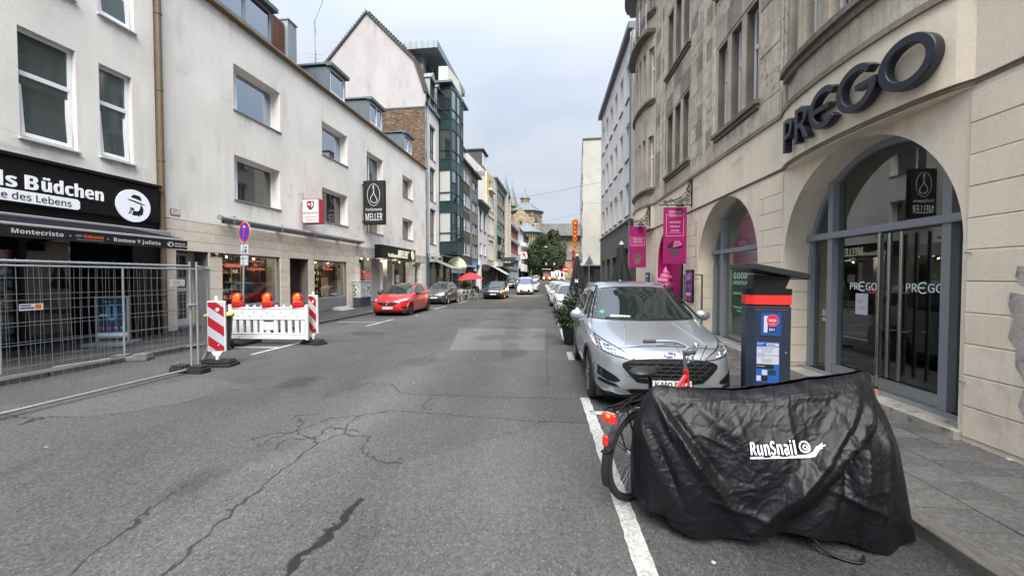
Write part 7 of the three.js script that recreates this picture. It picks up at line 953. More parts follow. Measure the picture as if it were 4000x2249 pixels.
  for (const [x, d, q] of [[9.6, 112, 'left'], [12, 113, 'right']]) { const s = thing('street_lamp', `old style street lamp at the tree, ${q} of the pair`, 'street lamp', W3(x, gy(d), d), 0, 'old street lamps at the trees'); mk('post', cyl(0, 0, 0, 0.07, 4.2, { rt: 0.04 }), M.anth, s); mk('lantern', [new THREE.CylinderGeometry(0.28, 0.18, 0.6, 8).translate(0, 4.5, 0)], mat([0.55, 0.6, 0.58], 0.2), s); mk('cap', new THREE.ConeGeometry(0.32, 0.25, 8).translate(0, 4.92, 0), M.anth, s); }
  const bd = thing('bare_sign_pole', 'thin metal pole beside the tree at the street end', 'pole', W3(4.9, gy(100), 100), 0); mk('pole', cyl(0, 0, 0, 0.05, 3), M.galv, bd);
}
// ---------- litter ----------
{ const rr = rng(55); const put = (label, px, py, h, m, s) => { const q = gnd(px, py, h), t = thing('litter', label, 'litter', W3(q[0], h + 0.001, q[1]), rr() * 3); const g = new THREE.IcosahedronGeometry(s, 1), p = g.attributes.position; for (let i = 0; i < p.count; i++) p.setY(i, Math.abs(p.getY(i)) * 0.35); g.computeVertexNormals(); mk('scrap', g, m, t); };
  put('white crumb of paper on the asphalt before the covered bicycle', 1795, 1414, 0, mat(0.7, 0.8), 0.014); put('white paper scrap on the road beside the red car', 1048, 793, 0, mat(0.75, 0.8), 0.05); put('white wrapper in the gutter of the wall at the right edge', 2541, 1156, SW, mat(0.72, 0.6), 0.025); put('brown leaf on the pavement below the wall', 2470, 1126, SW, mat([0.3, 0.15, 0.06], 0.8), 0.02); }
// ---------- vehicles: one continuous shell lofted through height, with windows, lamps and trim laid into its surface ----------
const paint = (c, o = {}) => mat(c, o.r ?? 0.35, { metalness: o.m ?? 0.35, clearcoat: 1, clearcoatRoughness: 0.03 });
const CG = mat([0.012, 0.018, 0.018], 0.02, { ior: 1.95 }), CGs = mat([0.01, 0.013, 0.014], 0.03, { ior: 1.7 }), lampM = mat([0.42, 0.45, 0.50], 0.08, { metalness: 0.7, clearcoat: 1 }), lampL = mat([0.75, 0.78, 0.85], 0.1, { metalness: 0.3 }), tailM = mat([0.4, 0.01, 0.015], 0.15, { clearcoat: 1 }), trimM = mat(0.018, 0.45), rimM = mat([0.32, 0.33, 0.34], 0.3, { metalness: 0.85 });
const headM = mat([1, 0.93, 0.8], 0.3, { emissive: C(1, 0.85, 0.62), emissiveIntensity: 0.8 }), blinkM = mat([1, 0.4, 0.05], 0.3, { emissive: C(1, 0.32, 0.03), emissiveIntensity: 0.6 });
function loft(K) { // K rows: height, front, rear, half width, roundness
  const S = (h) => { let i = 0; while (i < K.length - 2 && h > K[i + 1][0]) i++; const p0 = K[Math.max(0, i - 1)], a = K[i], b = K[i + 1], p3 = K[Math.min(K.length - 1, i + 2)], dh = b[0] - a[0], t = clamp((h - a[0]) / dh);
    const r = (k) => { const m0 = (b[k] - p0[k]) / (b[0] - p0[0]) * dh, m1 = (p3[k] - a[k]) / (p3[0] - a[0]) * dh, l = b[k] - a[k], c = (m) => l === 0 ? 0 : clamp(m / l, 0, 2.6) * l, t2 = t * t, t3 = t2 * t; return (2 * t3 - 3 * t2 + 1) * a[k] + (t3 - 2 * t2 + t) * c(m0) + (-2 * t3 + 3 * t2) * b[k] + (t3 - t2) * c(m1); };
    return { f: r(1), r: r(2), w: r(3), n: r(4) }; };
  const fr = (x, h, sd = 1) => { const s = S(h), c = (s.f + s.r) / 2, a = (s.f - s.r) / 2, k = Math.min(0.999, Math.abs(x) / s.w); return c + sd * a * Math.pow(1 - Math.pow(k, s.n), 1 / s.n); };
  const sx = (z, h) => { const s = S(h), c = (s.f + s.r) / 2, a = (s.f - s.r) / 2, k = Math.min(0.999, Math.abs(z - c) / a); return s.w * Math.pow(1 - Math.pow(k, s.n), 1 / s.n); };
  return { S, fr, sx, h0: K[0][0], h1: K[K.length - 1][0] };
}
function clipCell(poly, x0, y0, x1, y1) { let q = poly; for (const [ax, v, s] of [[0, x0, 1], [0, x1, -1], [1, y0, 1], [1, y1, -1]]) { const o = []; for (let i = 0; i < q.length; i++) { const a = q[i], b = q[(i + 1) % q.length], da = s * (a[ax] - v), db = s * (b[ax] - v); if (da >= 0) o.push(a); if (da * db < 0) { const t = da / (da - db); o.push([mix(a[0], b[0], t), mix(a[1], b[1], t)]); } } q = o; if (q.length < 3) return []; } return q; }
function patch(poly, f, step = 0.05) { // 2-d outline -> skin on a surface; f(u, v) -> [x, y, z]
  const us = poly.map((p) => p[0]), vs = poly.map((p) => p[1]), u0 = Math.min(...us), u1 = Math.max(...us), v0 = Math.min(...vs), v1 = Math.max(...vs), pos = [], uv = []; const nu = Math.ceil((u1 - u0) / step), nv = Math.ceil((v1 - v0) / step);
  for (let i = 0; i < nu; i++) for (let j = 0; j < nv; j++) { const q = clipCell(poly, mix(u0, u1, i / nu), mix(v0, v1, j / nv), mix(u0, u1, (i + 1) / nu), mix(v0, v1, (j + 1) / nv)); if (q.length < 3) continue; const tr = THREE.ShapeUtils.triangulateShape(q.map((p) => new THREE.Vector2(...p)), []); for (const t of tr) for (const k of t) { pos.push(...f(...q[k])); uv.push((q[k][0] - u0) / (u1 - u0), (q[k][1] - v0) / (v1 - v0)); } }
  let g = new THREE.BufferGeometry(); g.setAttribute('position', new THREE.Float32BufferAttribute(pos, 3)); g.setAttribute('uv', new THREE.Float32BufferAttribute(uv, 2)); g.deleteAttribute('normal'); g = mergeVertices(g, 1e-4); g.computeVertexNormals(); return keep(g);
}
const mirX = (p) => p.map(([x, y]) => [-x, y]).reverse();
const rnd = (pts, n = 2) => { for (let k = 0; k < n; k++) { const o = []; pts.forEach((a, i) => { const b = pts[(i + 1) % pts.length]; o.push([mix(a[0], b[0], 0.22), mix(a[1], b[1], 0.22)], [mix(a[0], b[0], 0.78), mix(a[1], b[1], 0.78)]); }); pts = o; } return pts; };
function wheel(r, w, spokes, m, seed = 0) { const tyre = [lathe([[r * 0.68, -w / 2], [r * 0.93, -w / 2], [r * 0.985, -w * 0.42], [r, -w * 0.3], [r, w * 0.3], [r * 0.985, w * 0.42], [r * 0.93, w / 2], [r * 0.68, w / 2]], 36).rotateZ(Math.PI / 2)];
  const rim = [lathe([[r * 0.70, w * 0.52], [r * 0.66, w * 0.5], [r * 0.62, w * 0.36], [r * 0.62, -w * 0.4]], 36).rotateZ(-Math.PI / 2)], X = w * 0.42; rim.push(cyl(0, 0, 0, r * 0.15, 0.05, { rz: -Math.PI / 2, n: 16 }).translate(X - 0.03, 0, 0));
  for (let k = 0; k < spokes; k++) { const a = k / spokes * 6.283 + 0.3; for (const q of spokes <= 5 ? [-0.13, 0.13] : [0]) rim.push(beam([X - 0.01, Math.cos(a) * r * 0.1, Math.sin(a) * r * 0.1], [X, Math.cos(a + q) * r * 0.65, Math.sin(a + q) * r * 0.65], 0.045, 0.035)); }
  return { tyre: join(tyre), rim: join(rim), back: join(cyl(0, 0, 0, r * 0.64, 0.02, { rz: Math.PI / 2, n: 24 })) }; }
function car(name, label, o) {
  const L = loft(o.K), t = thing(name, label, 'car', W3(...o.p), o.ry ?? -Math.atan(0.1), o.group), nh = o.nh ?? 54, nu = 176, pos = [], ix = [];
  const zf = o.zf, zr = o.zr, R0 = o.wr, ra = R0 + (o.gap ?? 0.045);
  for (let j = 0; j <= nh; j++) { const h = mix(L.h0, L.h1, j / nh), s = L.S(h), c = (s.f + s.r) / 2, a = (s.f - s.r) / 2; for (let i = 0; i < nu; i++) { const th = (i + 0.5) / nu * 6.283, e = 2 / s.n, cx = Math.cos(th), cz = Math.sin(th); // even spread along the outline
    const k = Math.pow(Math.pow(Math.abs(cx) * 1, s.n) * Math.pow(a / s.w, 0) + Math.pow(Math.abs(cz), s.n), -1 / s.n); pos.push(cx * k * s.w, h + (o.crown ?? 0) * 0, c + cz * k * a); } }
  const inArch = (q) => { const x = pos[q * 3], y = pos[q * 3 + 1], z = pos[q * 3 + 2]; return Math.abs(x) > 0.5 && ((z - zf) ** 2 + (y - R0) ** 2 < ra * ra || (z - zr) ** 2 + (y - R0) ** 2 < ra * ra); };
  for (let j = 0; j < nh; j++) for (let i = 0; i < nu; i++) { const a = j * nu + i, b = j * nu + (i + 1) % nu, d = a + nu, e = b + nu; if (inArch(a) + inArch(b) + inArch(d) + inArch(e) >= 3) continue; ix.push(a, d, b, b, d, e); }
  { const b = pos.length / 3; pos.push(0, L.h1 + 0.01, (L.S(L.h1).f + L.S(L.h1).r) / 2); for (let i = 0; i < nu; i++) ix.push(nh * nu + i, b, nh * nu + (i + 1) % nu); }
  const g = new THREE.BufferGeometry(); g.setAttribute('position', new THREE.Float32BufferAttribute(pos, 3)); g.setIndex(ix); g.computeVertexNormals(); const body = mk('body', g, o.paint, t);
  const F = (off) => (x, h) => [x, h, L.fr(x, h) + off], Sd = (sg, off) => (z, h) => [sg * (L.sx(z, h) + off), h, z], Rr = (off) => (x, h) => [x, h, L.fr(x, h, -1) - off];
  mk('underbody', [box(-o.W + 0.1, o.W - 0.1, L.h0 - 0.03, L.h0 + 0.25, zr - 0.5, zf + 0.5), ...[zf, zr].map((z) => cyl(0, 0, 0, ra + 0.01, o.W * 1.5, { rz: Math.PI / 2, n: 24 }).translate(o.W * 0.75, R0, z))], M.blackM, t);
  for (const sg of [-1, 1]) for (const z of [zf, zr]) { // arch lip follows the side
    const p = [], n = 20; for (let i = 0; i <= n; i++) { const a = Math.PI * (-0.08 + 1.16 * i / n), zz = z + Math.cos(a) * ra, y = Math.max(L.h0 + 0.01, R0 + Math.sin(a) * ra); p.push([sg * (L.sx(zz, y) - 0.008), y, zz]); } mk('wheel_arch', tube(p, o.lip ?? 0.028, 7, 40), o.lipM ?? o.paint, t); }
  const wh = wheel(R0, o.ww ?? 0.22, o.spokes ?? 5); for (const [sg, z] of [[-1, zf], [1, zf], [-1, zr], [1, zr]]) { const x = sg * (o.W - 0.02 - (o.ww ?? 0.22) / 2); const ty = share('wheel', wh.tyre, M.rubber, t, x, R0, z, sg > 0 ? 0 : Math.PI); share('rim', wh.rim, o.rim ?? rimM, ty, 0, 0, 0); share('brake_disc', wh.back, M.dark, ty, 0, 0, 0); }
  const P = (nm, polys, off, m, surf = F, step) => polys.forEach((q) => mk(nm, patch(q, surf(off), step ?? 0.06), m, t));
  P('windscreen', [o.ws], 0.006, o.glass ?? CG, F, 0.05); if (o.wsRim !== 0) P('screen_surround', [o.ws.map(([x, y]) => [x * 1.035, mix(o.wsm ?? 1.2, y, 1.06)])], 0.003, trimM, F, 0.05);
  P('rear_window', [o.rw ?? o.ws.map(([x, y]) => [x * 0.9, y])], 0.005, CGs, Rr);
  for (const sg of [-1, 1]) { for (const q of o.sw) mk('side_window', patch(q, Sd(sg, 0.006), 0.07), CGs, t); for (const q of o.trim ?? []) mk('sill_trim', patch(q, Sd(sg, 0.008), 0.08), trimM, t); for (const q of o.gaps ?? []) mk('door_gap', patch(q, Sd(sg, 0.003), 0.06), M.black, t); for (const [z, y] of o.handles ?? []) { const x = L.sx(z, y); mk('door_handle', new RoundedBoxGeometry(0.035, 0.035, 0.19, 2, 0.012).translate(sg * (x + 0.008), y, z), o.handleM ?? o.paint, t); }
    const mz = o.mirror; if (mz) { const x = L.sx(mz[0], mz[1] - 0.1) + 0.015; mk('mirror', [new THREE.SphereGeometry(0.12, 18, 12).scale(1.0, 0.72, 0.62).translate(sg * (x + 0.1), mz[1], mz[0] - 0.02), beam([sg * (x - 0.06), mz[1] - 0.08, mz[0]], [sg * (x + 0.06), mz[1] - 0.06, mz[0]], 0.05, 0.04)], o.mirM ?? o.paint, t); } }
  const both = (l) => l.flatMap((q) => [q, mirX(q)]);
  P('headlight', both(o.head), 0.006, o.headM ?? lampM, F, 0.04); if (o.lamp) P('lamp_element', both(o.lamp), 0.011, o.lit ? headM : lampL, F, 0.04); if (o.headRim) P('headlight_edge', both(o.headRim), 0.004, trimM, F, 0.04);
  P('grille', o.grille, 0.006, o.grilleM ?? M.black, F, 0.04); if (o.intake) P('air_intake', o.intake, 0.006, M.black, F, 0.05); if (o.bright) P('bright_trim', o.bright, 0.014, o.brightM ?? M.chrome, F, 0.04); if (o.bump) P('bumper_trim', o.bump, 0.009, o.bumpM ?? trimM, F, 0.06); if (o.lines) P('panel_gap', o.lines, 0.002, M.black, F, 0.05);
  P('tail_light', both([rect(o.W * 0.55, 0.75, o.W * 0.82, 0.95)]), 0.006, tailM, Rr);
  if (o.wip) mk('wiper', o.wip.map(([a, b]) => tube([[...F(0.02)(...a)], [...F(0.022)(mix(a[0], b[0], 0.5), mix(a[1], b[1], 0.5) - 0.0)], [...F(0.02)(...b)]], 0.012, 5)), M.black, t);
  if (o.plate) { const [y, tx] = o.plate, z = L.fr(0, y) + 0.012; decal('number_plate', 0.52, 0.115, canvasTex(256, 56, (g) => { g.fillStyle = '#e8e8ea'; g.fillRect(0, 0, 256, 56); g.fillStyle = '#1c46a8'; g.fillRect(0, 0, 24, 56); g.fillStyle = '#14161c'; g.font = 'bold 44px sans-serif'; g.fillText(tx, 34, 45, 212); g.strokeStyle = '#333'; g.lineWidth = 3; g.strokeRect(1, 1, 254, 54); }), t, 0, y, z, { t: 0.012 }); }
  return { t, L, F, Sd };
}
// the silver suv on the right
const suvK = [[0.2, 2.08, -2.1, 0.84, 6], [0.27, 2.2, -2.22, 0.89, 6], [0.36, 2.255, -2.29, 0.915, 6], [0.5, 2.275, -2.31, 0.93, 5.6], [0.66, 2.28, -2.31, 0.935, 5.2], [0.76, 2.26, -2.3, 0.938, 5], [0.83, 2.21, -2.28, 0.935, 4.8], [0.89, 2.1, -2.27, 0.928, 4.6], [0.95, 1.86, -2.26, 0.922, 4.6], [1.01, 1.52, -2.25, 0.915, 4.8], [1.06, 1.18, -2.24, 0.905, 5.5], [1.1, 1.0, -2.22, 0.895, 6.5], [1.16, 0.87, -2.19, 0.872, 6.5], [1.3, 0.60, -2.1, 0.805, 6], [1.45, 0.31, -1.98, 0.735, 5.5], [1.56, 0.05, -1.84, 0.67, 5], [1.62, -0.14, -1.68, 0.60, 4.2], [1.66, -0.42, -1.4, 0.47, 3.4], [1.675, -0.7, -1.1, 0.3, 3]];
const sgrid = []; // honeycomb bars of the grille
const K1 = car('silver_suv', 'silver grey suv parked at the right kerb behind the covered bicycle', {
  K: suvK, p: [2.15, 0, 7.14], ry: -Math.atan(0.0875), zf: 1.40, zr: -1.31, wr: 0.355, W: 0.935, gap: 0.06, lip: 0.03, lipM: trimM, nh: 84, paint: paint([0.44, 0.485, 0.53], { m: 0.7, r: 0.3 }), ww: 0.225, spokes: 10, rim: mat([0.2, 0.2, 0.21], 0.25, { metalness: 0.9 }), wsm: 1.3,
  ws: [[-0.80, 1.115], [-0.4, 1.1], [0, 1.095], [0.4, 1.1], [0.80, 1.115], [0.74, 1.3], [0.63, 1.5], [0.585, 1.545], [0.3, 1.575], [0, 1.58], [-0.3, 1.575], [-0.585, 1.545], [-0.63, 1.5], [-0.74, 1.3]],
  sw: [[[0.66, 1.14], [-0.35, 1.13], [-0.35, 1.53], [-0.02, 1.5], [0.3, 1.35]], [[-0.42, 1.13], [-1.25, 1.16], [-1.2, 1.5], [-0.42, 1.53]], [[-1.32, 1.17], [-1.85, 1.24], [-1.6, 1.45], [-1.28, 1.49]]], trim: [[[1.03, 0.24], [-0.92, 0.24], [-0.92, 0.36], [1.03, 0.36]]],
  gaps: [rect(0.86, 0.4, 0.868, 1.05), rect(-0.39, 0.4, -0.382, 1.12), rect(-1.02, 0.75, -1.012, 1.12)], handles: [[-0.15, 0.98], [-1.1, 1.0]], mirror: [0.62, 1.14],
  head: [rnd([[0.42, 0.742], [0.47, 0.735], [0.7, 0.775], [0.87, 0.835], [0.9, 0.90], [0.885, 0.965], [0.80, 0.925], [0.62, 0.85], [0.5, 0.79]], 1)], headRim: [rnd([[0.405, 0.735], [0.47, 0.72], [0.7, 0.76], [0.885, 0.825], [0.915, 0.90], [0.895, 0.98], [0.80, 0.94], [0.62, 0.865], [0.49, 0.80]], 1)],
  lamp: [[[0.56, 0.765], [0.63, 0.775], [0.635, 0.83], [0.615, 0.83], [0.61, 0.79], [0.56, 0.785]], [[0.69, 0.79], [0.78, 0.81], [0.8, 0.89], [0.775, 0.885], [0.76, 0.83], [0.69, 0.81]], [[0.83, 0.83], [0.87, 0.845], [0.885, 0.92], [0.865, 0.92]]],
  grille: [rnd([[-0.60, 0.665], [-0.48, 0.725], [-0.2, 0.75], [0.2, 0.75], [0.48, 0.725], [0.60, 0.665], [0.46, 0.51], [0.37, 0.43], [-0.37, 0.43], [-0.46, 0.51]], 1)],
  intake: [rnd([[0.885, 0.61], [0.8, 0.585], [0.66, 0.52], [0.58, 0.45], [0.7, 0.425], [0.875, 0.485]], 1), rnd([[-0.885, 0.61], [-0.875, 0.485], [-0.7, 0.425], [-0.58, 0.45], [-0.66, 0.52], [-0.8, 0.585]], 1), [[0.865, 0.46], [0.65, 0.41], [0.6, 0.37], [0.84, 0.4]], [[-0.865, 0.46], [-0.84, 0.4], [-0.6, 0.37], [-0.65, 0.41]], [[-0.46, 0.36], [0.46, 0.36], [0.78, 0.25], [0.78, 0.215], [-0.78, 0.215], [-0.78, 0.25]]],
  lines: [[[-0.64, 0.845], [-0.3, 0.872], [0, 0.878], [0.3, 0.872], [0.64, 0.845], [0.64, 0.851], [0.3, 0.879], [0, 0.885], [-0.3, 0.879], [-0.64, 0.851]], rnd(Array.from({ length: 16 }, (_, i) => [-0.5 + 0.045 * Math.cos(i / 16 * 6.283), 0.56 + 0.045 * Math.sin(i / 16 * 6.283)]).concat(Array.from({ length: 16 }, (_, i) => [-0.5 + 0.042 * Math.cos(-i / 16 * 6.283), 0.56 + 0.042 * Math.sin(-i / 16 * 6.283)])), 0)],
  wip: [[[0.66, 1.12], [0.02, 1.10]], [[0.05, 1.095], [-0.6, 1.125]]], plate: [0.43, 'K·MO 9018'],
});
{ const { t, F, L } = K1, hc = []; const inside = (x, y) => y < 0.725 && y > 0.465 && Math.abs(x) < 0.50 - Math.max(0, (0.62 - y)) * 0.85 && Math.abs(x) < 0.62 - Math.max(0, y - 0.64) * 1.6;
  for (let r = 0; r < 6; r++) for (let k = -9; k <= 9; k++) { const w = 0.115, x = k * w + (r % 2) * w / 2, y = 0.48 + r * 0.048; const q = [[x - w / 2, y], [x - w * 0.3, y + 0.022], [x + w * 0.3, y + 0.022], [x + w / 2, y], [x + w * 0.3, y - 0.022], [x - w * 0.3, y - 0.022]]; for (let i = 0; i < 6; i++) { const a = q[i], b = q[(i + 1) % 6]; if (inside(...a) && inside(...b)) hc.push(bar(F(0.014)(...a), F(0.014)(...b), 0.006, 5)); } }
  mk('grille_honeycomb', hc, mat(0.014, 0.45), t, 'stuff');
  mk('badge', new THREE.SphereGeometry(0.075, 20, 12).scale(1, 0.42, 0.14).rotateX(-0.35).translate(0, 0.79, L.fr(0, 0.79) + 0.01), mat([0.02, 0.05, 0.16], 0.2, { clearcoat: 1 }), t); mk('badge_rim', new THREE.TorusGeometry(0.075, 0.006, 6, 28).scale(1, 0.42, 1).rotateX(-0.35).translate(0, 0.79, L.fr(0, 0.79) + 0.012), M.chrome, t); mk('badge_script', text3('Ford', 0.032, 0.003).center().rotateX(-0.35).translate(0, 0.792, L.fr(0, 0.79) + 0.024), M.chrome, t);
  for (const sg of [-1, 1]) { mk('hood_crease', tube([[sg * 0.36, 1.065, L.fr(0.36, 1.065) + 0.0], [sg * 0.44, 0.97, L.fr(0.44, 0.97)], [sg * 0.5, 0.885, L.fr(0.5, 0.885) - 0.005]], 0.012, 6), K1.t.children[0].material, t); mk('roof_rail', tube([[sg * 0.60, 1.6, -0.1], [sg * 0.64, 1.64, -0.6], [sg * 0.62, 1.62, -1.5]], 0.018, 6), M.chrome, t);
    mk('a_pillar_trim', tube([[sg * 0.86, 1.12, 0.86], [sg * 0.74, 1.38, 0.36], [sg * 0.62, 1.57, -0.05]], 0.016, 6), M.black, t);
    mk('splitter', patch([[sg * 0.88, 0.4], [sg * 0.5, 0.33], [sg * 0.45, 0.28], [sg * 0.6, 0.27], [sg * 0.87, 0.34]], F(0.02), 0.05), mat([0.5, 0.54, 0.57], 0.3, { metalness: 0.7, clearcoat: 1 }), t); }
  mk('sticker', new THREE.CircleGeometry(0.045, 20).rotateX(-1.05).translate(-0.62, 1.2, L.fr(0.62, 1.2) + 0.012), mat([0.05, 0.42, 0.25], 0.6), t); mk('paper', patch([[-0.52, 1.135], [-0.22, 1.125], [-0.2, 1.15], [-0.5, 1.165]], F(0.009), 0.05), mat([0.45, 0.6, 0.58], 0.6), t); mk('sensor_housing', patch([[-0.12, 1.57], [0.12, 1.57], [0.08, 1.47], [-0.08, 1.47]], F(0.009), 0.05), M.black, t); }
// small hatchbacks
const hatchK = (H, L2, W, o = {}) => { const f = L2, s = H / 1.48; return [[0.17, f - 0.16, -f + 0.2, W - 0.09, 5.5], [0.26, f - 0.05, -f + 0.08, W - 0.04, 5.2], [0.42, f, -f + 0.02, W - 0.01, 4.8], [0.58 * s, f - 0.01, -f, W, 4.4], [0.70 * s, f - 0.06, -f + 0.02, W, 4.2], [0.78 * s, f - 0.18, -f + 0.03, W - 0.008, 4.2], [0.86 * s, f - 0.42, -f + 0.05, W - 0.016, 4.4], [0.93 * s, f - 0.72, -f + 0.07, W - 0.025, 5], [0.985 * s, f - 1.0, -f + 0.1, W - 0.045, 6], [1.06 * s, f - 1.16, -f + 0.15, W - 0.085, 6], [1.2 * s, f - 1.43, -f + 0.28, W - 0.17, 5.6], [1.33 * s, f - 1.72, -f + 0.44, W - 0.24, 5], [1.41 * s, f - 1.98, -f + 0.62, W - 0.31, 4.2], [1.46 * s, f - 2.26, -f + 0.85, W - 0.45, 3.4], [1.48 * s, f - 2.5, -f + 1.1, W - 0.6, 3]]; };
const hatchSW = (s, z0) => [[[z0, 1.04 * s], [z0 - 0.95, 1.03 * s], [z0 - 0.95, 1.37 * s], [z0 - 0.75, 1.36 * s], [z0 - 0.3, 1.21 * s]], [[z0 - 1.02, 1.03 * s], [z0 - 1.75, 1.1 * s], [z0 - 1.55, 1.32 * s], [z0 - 1.02, 1.37 * s]]];
const wsOf = (s, W) => [[-(W - 0.13), 1.0 * s], [-0.3, 0.985 * s], [0, 0.98 * s], [0.3, 0.985 * s], [W - 0.13, 1.0 * s], [W - 0.22, 1.2 * s], [W - 0.3, 1.345 * s], [0.25, 1.38 * s], [-0.25, 1.38 * s], [-(W - 0.3), 1.345 * s], [-(W - 0.22), 1.2 * s]];
const K2 = car('red_hatchback', 'bright red small hatchback with black roof and black wheels parked on the left', {
  K: hatchK(1.48, 2.01, 0.87), p: [-5.42, 0, 19.85], ry: -Math.atan(0.1), zf: 1.25, zr: -1.26, wr: 0.31, W: 0.87, paint: paint([0.50, 0.010, 0.014], { m: 0.1, r: 0.3 }), ww: 0.2, rim: mat(0.02, 0.3), nh: 60, ws: wsOf(1, 0.87), wsm: 1.18, sw: hatchSW(1, 0.62), gaps: [rect(0.62, 0.35, 0.628, 1.0), rect(-0.45, 0.35, -0.442, 1.0)], handles: [[-0.25, 0.88]], mirror: [0.62, 1.02], mirM: trimM,
  head: [rnd([[0.46, 0.70], [0.62, 0.68], [0.80, 0.72], [0.84, 0.82], [0.72, 0.80], [0.56, 0.755]], 1)], lamp: [[[0.56, 0.71], [0.76, 0.73], [0.77, 0.78], [0.6, 0.75]]], grille: [rnd([[-0.5, 0.62], [-0.42, 0.645], [0.42, 0.645], [0.5, 0.62], [0.36, 0.49], [-0.36, 0.49]], 1)], intake: [rnd([[0.84, 0.42], [0.62, 0.45], [0.64, 0.36], [0.8, 0.33]], 1), rnd([[-0.84, 0.42], [-0.8, 0.33], [-0.64, 0.36], [-0.62, 0.45]], 1), rect(-0.6, 0.2, 0.6, 0.23)], bright: [rnd([[0.6, 0.35], [0.62, 0.335], [0.8, 0.31], [0.8, 0.33], [0.64, 0.36]], 0), [[-0.6, 0.35], [-0.64, 0.36], [-0.8, 0.33], [-0.8, 0.31], [-0.62, 0.335]], [[-0.2, 0.575], [0.2, 0.575], [0.2, 0.585], [-0.2, 0.585]]], plate: [0.38, 'BE·PD 3434'], lines: [[[-0.6, 0.79], [0, 0.83], [0.6, 0.79], [0.6, 0.795], [0, 0.836], [-0.6, 0.795]]], wip: [[[0.55, 1.0], [0.0, 0.985]], [[0.0, 0.985], [-0.55, 1.0]]],
});
{ const { t, L } = K2; const g = []; for (let h = 1.385; h < 1.478; h += 0.012) { } const n = 60, pos = [], ix = []; const hs = [1.385, 1.41, 1.43, 1.45, 1.465, 1.478]; hs.forEach((h) => { const s = L.S(h), c = (s.f + s.r) / 2, a = (s.f - s.r) / 2 + 0.008; for (let i = 0; i < n; i++) { const th = i / n * 6.283, e = 2 / s.n; const k = Math.pow(Math.abs(Math.cos(th)) ** s.n + Math.abs(Math.sin(th)) ** s.n, -1 / s.n); pos.push(Math.cos(th) * k * (s.w + 0.008), h + 0.006, c + Math.sin(th) * k * a); } }); for (let j = 0; j < hs.length - 1; j++) for (let i = 0; i < n; i++) { const a = j * n + i, b = j * n + (i + 1) % n; ix.push(a, a + n, b, b, a + n, b + n); } const cI = pos.length / 3; const sE = L.S(1.478); pos.push(0, 1.492, (sE.f + sE.r) / 2); for (let i = 0; i < n; i++) ix.push((hs.length - 1) * n + i, cI, (hs.length - 1) * n + (i + 1) % n); const G = new THREE.BufferGeometry(); G.setAttribute('position', new THREE.Float32BufferAttribute(pos, 3)); G.setIndex(ix); G.computeVertexNormals(); mk('roof', G, mat(0.012, 0.15, { clearcoat: 1 }), t);
  mk('badge', [new THREE.TorusGeometry(0.062, 0.009, 6, 24).translate(0, 0.585, L.fr(0, 0.585) + 0.02), beam([-0.075, 0.575, L.fr(0, 0.58) + 0.024], [0.075, 0.595, L.fr(0, 0.58) + 0.024], 0.012, 0.012)], M.chrome, t); }
const K3 = car('grey_city_car', 'dark grey rounded city car parked behind the red hatchback', {
  K: hatchK(1.49, 1.78, 0.815).map((r, i) => i > 4 && i < 9 ? [r[0], r[1] + 0.1, ...r.slice(2)] : r), p: [-4.83, 0, 27.3], ry: -Math.atan(0.125), zf: 1.08, zr: -1.15, wr: 0.29, W: 0.815, paint: paint([0.075, 0.082, 0.09], { m: 0.6 }), ww: 0.185, nh: 48, ws: wsOf(1, 0.815), wsm: 1.18, sw: hatchSW(1, 0.55), mirror: [0.55, 1.02], handles: [[-0.3, 0.9]], handleM: M.chrome, gaps: [rect(0.5, 0.35, 0.508, 1.0)],
  head: [Array.from({ length: 16 }, (_, i) => [0.56 + 0.105 * Math.cos(i / 16 * 6.283), 0.70 + 0.1 * Math.sin(i / 16 * 6.283)])], headM: lampL, grille: [rect(-0.5, 0.26, 0.5, 0.36)], bright: [[[-0.3, 0.62], [0.3, 0.62], [0.3, 0.64], [-0.3, 0.64]], rect(-0.6, 0.235, 0.6, 0.255)], plate: [0.46, 'K·WR 595'], lines: [[[-0.5, 0.83], [0, 0.85], [0.5, 0.83], [0.5, 0.836], [0, 0.857], [-0.5, 0.836]]],
});
{ const { t, L } = K3; mk('badge', cyl(0, 0, 0, 0.05, 0.015, { rx: Math.PI / 2, n: 16 }).translate(0, 0.63, L.fr(0, 0.63) + 0.02), M.red, t); }
const leonO = { K: hatchK(1.45, 2.18, 0.9), zf: 1.32, zr: -1.36, wr: 0.32, W: 0.9, nh: 50, ws: wsOf(0.98, 0.9), wsm: 1.16, sw: hatchSW(0.98, 0.72), mirror: [0.72, 1.0], gaps: [rect(0.7, 0.35, 0.708, 0.95), rect(-0.4, 0.35, -0.392, 0.95)], handles: [[-0.2, 0.86]],
  head: [rnd([[0.5, 0.62], [0.66, 0.62], [0.85, 0.68], [0.86, 0.74], [0.7, 0.72], [0.52, 0.67]], 1)], grille: [rnd([[-0.4, 0.66], [0.4, 0.66], [0.34, 0.56], [0.2, 0.5], [-0.2, 0.5], [-0.34, 0.56]], 1)], intake: [[[-0.7, 0.32], [0.7, 0.32], [0.6, 0.22], [-0.6, 0.22]]], plate: [0.43, 'K·AL 785'], wip: [[[0.55, 0.98], [0, 0.965]]] };
const K4 = car('black_hatchback', 'black hatchback with lit orange indicator pulling out beside the terrace', { ...leonO, p: [-1.32, 0, 33.85], ry: -Math.atan(0.1), paint: paint([0.012, 0.014, 0.022], { m: 0.2 }), bright: [[[-0.42, 0.66], [-0.36, 0.68], [0.36, 0.68], [0.42, 0.66], [0.36, 0.665], [-0.36, 0.665]]] });
